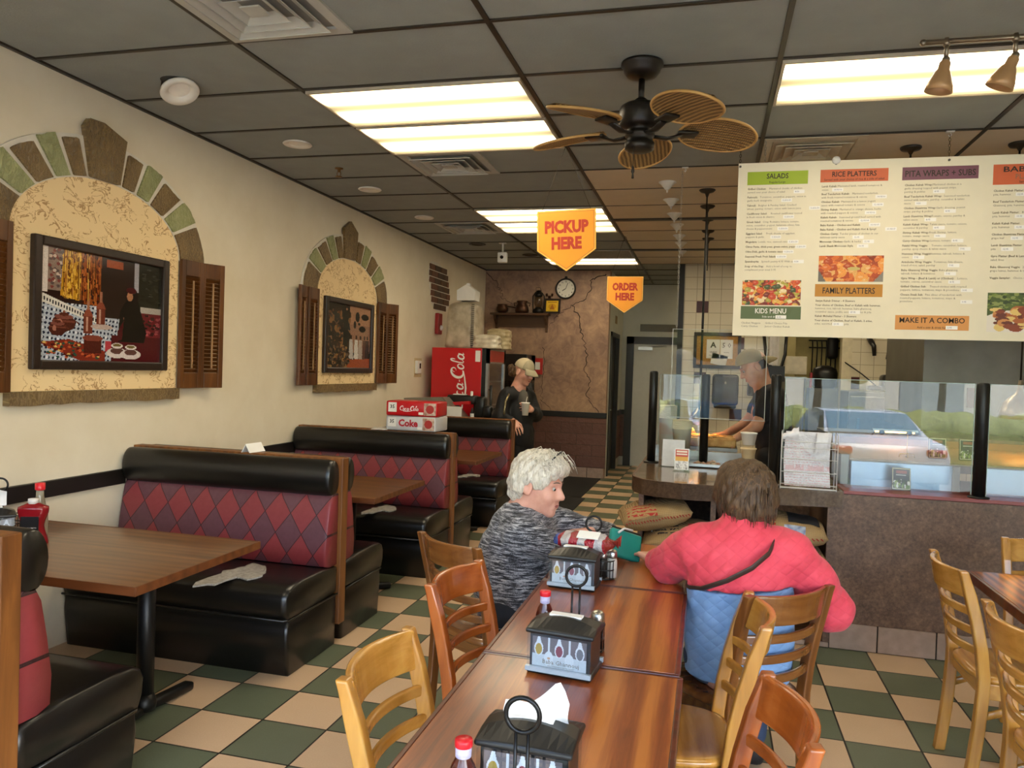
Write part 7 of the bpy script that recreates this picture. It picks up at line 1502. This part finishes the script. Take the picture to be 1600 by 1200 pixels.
def quilt(name, c1, c2):
    t = NT(name); co = t.coord(); n = t.noise(co, 10, 4); u = t.mapping(co, (1, 1, 1), (0, R(12), 0)); sx = t.n('SeparateXYZ'); t.l(u, sx.inputs[0])
    a = t.math('MULTIPLY', t.math('ADD', sx.outputs[0], sx.outputs[2]), 60); c = t.math('MULTIPLY', t.math('SUBTRACT', sx.outputs[0], t.math('MULTIPLY', sx.outputs[2], 1.6)), 60)
    q = t.math('MULTIPLY', t.math('ABSOLUTE', t.math('SINE', a)), t.math('ABSOLUTE', t.math('SINE', c))); h_ = t.math('ADD', t.math('POWER', q, .5), t.math('MULTIPLY', t.noise(co, 14, 3, .6), 1.4))
    t.base(t.ramp(n, [(.3, c1), (.7, c2)])); t.set(rough=.75, sheen=.1); t.bump(h_, .38, .007); return t.m
qc = quilt('quilted_coral', 'd83a4c', 'e64e5e'); qb = quilt('quilted_blue', '6c93c4', '88acd8')
def torso(b):
    b.cap((.02, 2.875, .935), (.25, 2.87, .94), .07, .07, .05); b.chain([V3(.13, 2.865, .93), V3(.13, 2.85, .8), V3(.13, 2.86, .65), V3(.13, 2.87, .5)], [.115, .135, .142, .15], .06, (1.22, .95, 1)); return b
b = torso(Body()); b.cut((0, 0, .485), (0, 0, -1)); b.cut((.13, 2.8, .815), (-.10, 0, 1)); b.mesh('jacket_lower', qb, cw_, .007, .002, 45, c0)
b = torso(Body()); b.cut((.13, 2.8, .818), (.10, 0, -1)); up_ = b
up_.chain([RS, RE*.5+RS*.5, RE, RE*.25+RW*.75], [.082, .078, .07, .05], .05); up_.chain([LS, LE*.5+LS*.5, LE, LE*.25+LW*.75], [.078, .07, .064, .05], .05)
up_.chain([V3(.135, 2.86, .96), V3(.137, 2.89, 1.045)], [.08, .074], .03); up_.ell((.137, 2.91, 1.1), (.064, .066, .05), None, .012, True); up_.mesh('jacket_upper', qc, cw_, .007, .0028, 50, c0)
m = MB(); st_ = [(.245, 2.83, .995), (.215, 2.745, .955), (.16, 2.705, .91), (.08, 2.70, .86), (.0, 2.72, .82), (-.05, 2.79, .80), (-.05, 2.86, .79)]
m.tube([Vector(p)-Vector(c0) for p in st_], .01, 8, flat=(.004, .012)); strap_o = m.build('bag_strap', pm('brown_leather_strap', '3a2a22', .5), cw_)
b = Body(); b.chain([V3(.04, 2.88, .535), V3(.03, 3.25, .53), V3(.03, 3.28, .1)], [.1, .075, .055], .05); b.chain([V3(.22, 2.88, .535), V3(.22, 3.25, .53), V3(.22, 3.28, .1)], [.1, .075, .055], .05); b.cut((0, 0, .06), (0, 0, -1)); b.mesh('trousers', pm('blue_denim', '3a4a66', .85, bump=.2), cw_, .01, origin=c0)
for x in (.03, .22): m = MB(); m.rbox((x-c0[0], 3.31-c0[1], .045), (.09, .25, .09), .03, 3); m.build('shoe', pm('dark_shoe', '1c1a1a', .6), cw_)
hb = hairm('brown_hair', '2e1f12', '503923', '7c5f40')
b = Body(); Fm = frame(cfw, (0, .15, 1)); H2 = lambda p: hc+Fm@np.array(p); E = lambda p, r, k=.03, sub=False: b.ell(H2(p), np.array(r), Fm, k, sub)
E((0, -.02, .035), (.098, .108, .09)); E((0, -.06, -.02), (.094, .07, .085)); E((0, -.055, -.06), (.084, .052, .045)); E((0, .03, .075), (.085, .085, .05))
for q in (-1, 1): E((q*.075, .02, -.0), (.03, .06, .06))
E((0, .13, -.03), (.06, .06, .09), .02, True); b.mesh('hair', hb, cw_, .0055, .0045, 90, c0)
def tuft2(rs_, k):
    a = rs_.uniform(0, 2*PI); z0 = rs_.uniform(-.06, .11); e = math.sqrt(max(.05, 1-((z0-.01)/.125)**2)); x, y = .098*e*math.cos(a), -.02+.112*e*math.sin(a)
    if y > .07: y = .05; z0 = .09
    o_ = rs_.uniform(1.0, 1.06); return [(x, y, z0), (x*o_, y*o_, z0-.02), (x*o_*1.0, y*o_, z0-.045), (x*.98*o_, y*1.0*o_, z0-.065)]
strands(H2, 'hair_tufts', hb, cw_, c0, 420, tuft2, .0026, 5)
# ---- standing person in a black jacket and cap at the last booth
s0 = (-2.03, 8.2, 0)
sw_ = thing('person', 'standing person in black jacket and tan cap holding a white cup', 'person', s0)
b = Body(); hc = V3(-1.985, 8.2, 1.52); sfw = (.84, -.42, -.24); su = (.25, 0, 1); T = head(b, hc, sfw, su, 1.12, neck=V3(-2.05, 8.22, 1.33))
RS, LS = V3(-2.15, 8.08, 1.26), V3(-1.96, 8.34, 1.26); RE, LE = V3(-2.2, 8.02, 1.02), V3(-1.87, 8.33, 1.05); RW, LW = V3(-2.03, 7.94, 1.0), V3(-1.86, 8.08, 1.12)
b.chain([V3(-2.05, 8.22, 1.33), V3(-2.04, 8.22, 1.1), V3(-2.02, 8.22, .9)], [.08, .11, .12], .06); b.chain([RS, RE, RW], [.05, .04, .027], .03); b.chain([LS, LE, LW], [.05, .04, .027], .03)
hand(b, RW, (.55, -.4, -.75), (.4, -.8, .4), .19, .35, -1); hand(b, LW, (-.35, -.9, .12), (.85, -.35, .2), .175, .9, 1)
b.chain([V3(-2.06, 8.17, .9), V3(-2.03, 8.17, .5), V3(-2.03, 8.19, .09)], [.09, .065, .045], .04); b.chain([V3(-1.98, 8.28, .9), V3(-1.95, 8.28, .5), V3(-1.95, 8.3, .09)], [.09, .065, .045], .04)
b.mesh('body', sk_f, sw_, .0065, origin=s0); eyes(T, sw_, s0, 1.12)
blk_c = pm('black_jacket_cloth', '0d0d10', .7, var=.3, scale=10, bump=.35, bscale=14)
b = Body(); b.cap(RS+V3(.03, .03, .02), LS+V3(-.03, -.02, .02), .075, .075, .05); b.chain([V3(-2.04, 8.22, 1.24), V3(-2.04, 8.22, 1.05), V3(-2.03, 8.22, .85), V3(-2.02, 8.22, .74)], [.135, .145, .15, .145], .06); b.chain([RS, RE, RE*.2+RW*.8], [.078, .07, .05], .05); b.chain([LS, LE, LE*.2+LW*.8], [.078, .07, .05], .05)
b.ell((-2.0, 8.17, 1.37), (.08, .08, .09), None, .02, True); b.cut((0, 0, .72), (0, 0, -1)); b.mesh('jacket', blk_c, sw_, .009, .004, 40, s0)
b = Body(); b.ell((-1.965, 8.12, 1.22), (.06, .055, .11), None, .02); b.mesh('grey_shirt', pm('grey_shirt_cloth', '5b5750', .8), sw_, .009, origin=s0)
b = Body(); b.chain([V3(-2.06, 8.17, .86), V3(-2.03, 8.17, .5), V3(-2.03, 8.19, .1)], [.115, .085, .065], .05); b.chain([V3(-1.98, 8.28, .86), V3(-1.95, 8.28, .5), V3(-1.95, 8.3, .1)], [.115, .085, .065], .05); b.cut((0, 0, .07), (0, 0, -1)); b.mesh('trousers', pm('black_trousers', '141416', .8), sw_, .011, origin=s0)
for x, y in ((-2.01, 8.15), (-1.93, 8.26)): m = MB(); m.rbox((x-s0[0], y-s0[1], .045), (.22, .1, .09), .03, 3, rot=(0, 0, R(-35))); m.build('shoe', pm('dark_shoe', '1c1a1a', .6), sw_)
def cap_hat(hc, fwd, up, s, parent, org, m1, m2, m3):
    Fm = frame(fwd, up); Hh = lambda p: hc+Fm@(np.array(p)*s); b = Body(); b.ell(Hh((0, -.012, .04)), np.array((.086, .108, .098))*s, Fm, .02); n_ = Fm@np.array((0, -.12, -1)); b.cut(Hh((0, 0, .03)), n_); b.mesh('cap_crown', m1, parent, .006, origin=org)
    if m2 is not m1: b = Body(); b.ell(Hh((0, -.010, .04)), np.array((.0885, .1085, .101))*s, Fm, .02); b.cut(Hh((0, 0, .03)), n_); b.cut(Hh((0, .03, 0)), Fm@np.array((0, -1, 0))); b.mesh('cap_front', m2, parent, .006, origin=org)
    m = MB()
    def br(u, v):
        a = PI*(.08+.84*u); r = .075+(.075*math.sin(PI*u)**.6)*v; return Vector(Hh((.082*math.cos(a)*(1+.02*v), .055+.04*math.sin(a)+.085*v*math.sin(a), .045-.012*v-.018*abs(math.cos(a))*v-.03*v*v)))-Vector(org)
    m.grid_surface(br, 22, 7); o = m.build('cap_brim', m2, parent); sol = o.modifiers.new('thick', 'SOLIDIFY'); sol.thickness = .005
    m = MB(); m.ell(Vector(Hh((0, -.012, .139)))-Vector(org), (.008, .008, .006), 8, 6); m.build('cap_button', m2, parent)
tanm = pm('tan_cap_cloth', 'c3b596', .8, bump=.2); olm = pm('olive_tan_cap_cloth', '8f835f', .8, bump=.2); cap_hat(hc, sfw, su, 1.12, sw_, s0, tanm, pm('grey_tan_front', 'a49a80', .8, bump=.2), tanm)
b = Body(); Fm = frame(sfw, su); H3 = lambda p: hc+Fm@(np.array(p)*1.12); b.ell(H3((0, -.06, -.02)), (.08, .06, .075), Fm, .02); b.ell(H3((0, -.135, -.035)), (.05, .05, .06), Fm, .03); b.ell(H3((.03, -.15, -.0)), (.035, .035, .04), Fm, .02); b.mesh('hair', hairm('dark_blond_hair', '3a2a1c', '5e462e', '7e6244'), sw_, .007, .006, 100, s0)
m = MB(); p0 = Vector((-2.10, 8.02, 1.28))-Vector(s0); m.tube([p0+Vector((0, 0, 0)), p0+Vector((-.02, -.055, -.08)), p0+Vector((-.03, -.06, -.2)), p0+Vector((-.03, -.05, -.32))], .012, 8); m.build('bag_chain', pm('speckled_chain', '3c372c', .3, .8, var=.9, scale=120, col2='c8b98a'), sw_)
m = MB(); m.rbox((-.2, .02, 1.0), (.22, .12, .18), .04, 3); m.build('shoulder_bag', pm('patterned_bag', '1d1b1a', .4, var=.9, scale=60, col2='6d6a62'), sw_)
cu_ = thing('foam_cup', 'white foam cup held by the standing capped person', 'cup', (-1.90, 7.965, 1.06)); m = MB(); m.lathe([(.032, 0), (.045, .13), (.048, .132), (.048, .138), (.044, .138), (.03, .01), (0, .01)], seg=28); m.build('cup', foamw, cu_); m = MB(); m.tube([(.0, 0, .02), (.01, -.005, .16), (.02, -.01, .2)], .003, 6); m.build('straw', paper_w, cu_)
# ---- cook in a black shirt and tan cap behind the counter
k0 = (.42, 6.5, 0)
kw_ = thing('person', 'cook in black shirt and tan cap slicing bread behind the counter', 'person', k0)
b = Body(); hc = V3(.335, 6.5, 1.635); kf = (-.86, -.12, -.5); ku = (-.45, 0, 1); T = head(b, hc, kf, ku, 1.1, neck=V3(.43, 6.5, 1.44))
LS, RS = V3(.45, 6.33, 1.4), V3(.45, 6.69, 1.4); LE, RE = V3(.36, 6.26, 1.17), V3(.3, 6.6, 1.17); LW, RW = V3(.215, 6.2, 1.075), V3(.14, 6.4, 1.09)
b.chain([V3(.43, 6.5, 1.44), V3(.46, 6.5, 1.25), V3(.5, 6.5, .95)], [.08, .12, .12], .06); b.chain([LS, LE, LW], [.055, .043, .03], .03); b.chain([RS, RE, RW], [.055, .043, .03], .03)
hand(b, LW, (-.8, -.2, -.55), (-.45, 0, .9), .18, .7, -1); hand(b, RW, (-.9, -.3, -.15), (0, 0, 1), .18, .4, 1)
b.chain([V3(.5, 6.41, .95), V3(.47, 6.41, .5), V3(.5, 6.41, .09)], [.09, .065, .045], .04); b.chain([V3(.5, 6.59, .95), V3(.47, 6.59, .5), V3(.5, 6.59, .09)], [.09, .065, .045], .04); b.mesh('body', sk_t, kw_, .0065, origin=k0); eyes(T, kw_, k0, 1.1)
shirt = pm('black_tshirt', '1c1c22', .8, var=.2, bump=.25, bscale=16)
b = Body(); b.cap(LS+V3(.02, .05, .01), RS+V3(.02, -.05, .01), .08, .08, .05); b.chain([V3(.47, 6.5, 1.36), V3(.49, 6.5, 1.15), V3(.52, 6.5, .9)], [.135, .14, .135], .06, (1, 1.25, 1)); b.chain([LS, LE*.55+LS*.45], [.08, .07], .05); b.chain([RS, RE*.55+RS*.45], [.08, .07], .05); b.ell((.4, 6.5, 1.49), (.075, .075, .06), None, .02, True); b.cut((0, 0, .88), (0, 0, -1)); b.mesh('shirt', shirt, kw_, .008, .003, 45, k0)
b = Body(); b.chain([V3(.5, 6.41, .92), V3(.47, 6.41, .5), V3(.5, 6.41, .1)], [.115, .09, .07], .05); b.chain([V3(.5, 6.59, .92), V3(.47, 6.59, .5), V3(.5, 6.59, .1)], [.115, .09, .07], .05); b.cap((.51, 6.43, .9), (.51, 6.57, .9), .12, .12, .05); b.cut((0, 0, .07), (0, 0, -1)); b.mesh('trousers', pm('dark_trousers', '1a1b20', .8), kw_, .011, origin=k0)
for y in (6.41, 6.59): m = MB(); m.rbox((.46-k0[0], y-k0[1], .045), (.26, .1, .09), .03, 3); m.build('shoe', pm('dark_shoe', '1c1a1a', .6), kw_)
cap_hat(hc, (.86, .12, .36), ku, 1.1, kw_, k0, olm, olm, olm)
b = Body(); Fm = frame(kf, ku); H4 = lambda p: hc+Fm@(np.array(p)*1.1); b.ell(H4((0, -.035, -.005)), (.086, .08, .06), Fm, .02); b.mesh('hair', hairm('dark_hair', '1d1712', '2e241b', '43352a'), kw_, .007, .003, 120, k0)
p = Paint(30, 30, '1c1c22'); p.ell(.5, .5, .46, .46, '3a4a6a'); p.ell(.5, .5, .38, .38, '1c1c26'); p.speck(.2, .2, .8, .8, ['4a5a80', '6a3a50', '2a3a5a', '8a8aa0'], 50, .02, .06)
m = MB(); n_ = 10
def bp_(u, v): a = -.9+1.15*u; return Vector((.49+.155*math.cos(a)-k0[0], 6.5+.2*math.sin(a)-k0[1], 1.1+.24*v))
m.grid_surface(bp_, 12, 10); m.build('back_print', pm('faded_blue_print', '232838', .8, var=.6, scale=30, col2='4a5678'), kw_)
# ================================================================== OUTSIDE THE STOREFRONT
def car(loc, rz, paint, label):
    o = thing('car', label, 'car', loc, rz, 'parked cars outside'); W = .88
    prof = [(-2.2, .35), (-2.25, .55), (-2.2, .78), (-1.35, .92), (-.75, 1.33), (-.3, 1.42), (.6, 1.4), (1.35, 1.05), (2.1, .98), (2.2, .8), (2.22, .4)]
    m = MB(); n_ = len(prof); vs = []
    for sx_, k in ((-1, .93), (-1, 1.0), (1, 1.0), (1, .93)):
        for (x, z) in prof: tk = 1-.22*max(0, (z-.9)/.5); vs.append((x*(.985 if k < 1 else 1), sx_*W*(k if k < 1 else 1)*tk, z if k == 1 else z-.03*(z > .9)))
    fs = []
    for q in range(3):
        for i in range(n_): j = (i+1) % n_; fs.append((q*n_+i, q*n_+j, (q+1)*n_+j, (q+1)*n_+i))
    fs += [tuple(range(n_)), tuple(range(4*n_-1, 3*n_-1, -1))]; m.raw(vs, fs, True); m.build('body', paint, o, bevel=.03)
    gl_ = pm('car_glass', '4f7486', .08, .2); m = MB()
    m.raw([(-1.31, -.74, .96), (-1.31, .74, .96), (-.80, .64, 1.31), (-.80, -.64, 1.31)], [(0, 1, 2, 3)]); m.raw([(1.33, -.72, 1.075), (1.33, .72, 1.075), (.66, .66, 1.385), (.66, -.66, 1.385)], [(0, 1, 2, 3)])
    for q in (-1, 1): m.raw([(-1.1, q*.865, .98), (1.1, q*.865, 1.0), (.6, q*.735, 1.33), (-.6, q*.735, 1.34)], [(0, 1, 2, 3)])
    for v in m.bm.verts: v.co.x *= 1.006; v.co.z += .012
    m.build('windows', gl_, o); tyre = pm('tyre_rubber', '161616', .8)
    for x in (-1.4, 1.35):
        for q in (-1, 1): m = MB(); m.cyl((x, q*.72, .32), (x, q*.9, .32), .32, seg=28); w_ = m.build('wheel', tyre, o); m = MB(); m.cyl((x, q*.9, .32), (x, q*.91, .32), .2, seg=24); m.build('hub', steel, w_)
    m = MB()
    for q in (-1, 1): m.rbox((-2.19, q*.66, .68), (.12, .3, .13), .04, 2)
    m.build('headlight', pm('headlight_lens', 'd8dde0', .1), o); m = MB()
    for q in (-1, 1): m.rbox((2.16, q*.68, .85), (.1, .3, .14), .04, 2)
    m.build('tail_light', pm('tail_red', '8a1414', .2), o); m = MB(); m.bb((-2.27, -.3, .45), (-2.2, .3, .58)); m.build('plate', paper_w, o); return o
blue = pm('blue_car_paint', '1f4f98', .3, .0, var=.03, coat=.3); silver = pm('silver_car_paint', 'a9b0b8', .25, .2, var=.03, coat=.4)
car((.42, -4.7, -.4), R(90), blue, 'blue car parked nose in before the storefront, mirrored in the counter glass')
car((3.2, -5.4, -.4), R(90), silver, 'silver car parked beside the blue car outside'); car((-2.5, -5.6, -.4), R(90), pm('white_car_paint', 'd8d8d4', .2, var=.03, coat=1.0), 'white car parked at the other side of the blue car outside')
leaf = pm('hedge_leaves', '5c6a30', .7, var=.5, scale=18, bump=.9, bscale=30, col2='98a05a')
m = MB(); m.grid_surface(lambda u, v: Vector((-13+26*u, -11.2+(.8+.15*mnoise.noise((u*60, v*5, 0)))*math.cos(PI*v), -.4+(1.2+.2*mnoise.noise((u*70, v*6, 3)))*math.sin(PI*v)**.5)), 240, 18); tag(m.build('hedge', leaf), 'clipped green hedge across the parking lot', 'hedge')
for k, (x, y, h_, c_) in enumerate(((-7, -18, 5.2, '4f6a2c'), (-1.5, -20, 6.0, '5f7a38'), (5, -19, 5.0, '6a7d3a'), (10, -22, 6.5, '4a6230'))):
    o = thing('street_tree', 'leafy tree beyond the hedge outside, %s' % ['leftmost', 'second from left', 'third from left', 'rightmost'][k], 'tree', (x, y, -.4), 0, 'trees across the street'); m = MB(); m.tube([(0, 0, 0), (.1, 0, 1.5), (0, .1, h_*.6)], [.16, .13, .08], 10); m.build('trunk', pm('bark', '4a3a2a', .9), o)
    m = MB(); rs_ = random.Random(k)
    for q in range(16): m.ell((rs_.uniform(-1.3, 1.3), rs_.uniform(-1, 1), h_*.6+rs_.uniform(-.8, 1.6)), (rs_.uniform(.5, .9),)*3, 12, 8)
    m.build('crown', pm('leaf_'+c_, c_, .8, var=.5, scale=9, bump=.8, bscale=14, col2='8fa050'), o)
o = thing('shop_building', 'long pale shop building across the street outside', 'building', (0, -30, -.4)); m = MB(); m.bb((-16, -3, 0), (16, 3, 4.2)); m.build('walls', pm('pale_stucco', 'ece6da', .8), o); m = MB(); m.bb((-16.3, -3.3, 4.2), (16.3, 3.3, 4.6)); m.build('roof', pm('terracotta_roof', '9a5a48', .7), o)
for k in range(7): m = MB(); m.bb((-14+4*k, 3, .4), (-11.4+4*k, 3.04, 2.9)); m.build('window', pm('shop_glass', 'aab4b6', .15), o)
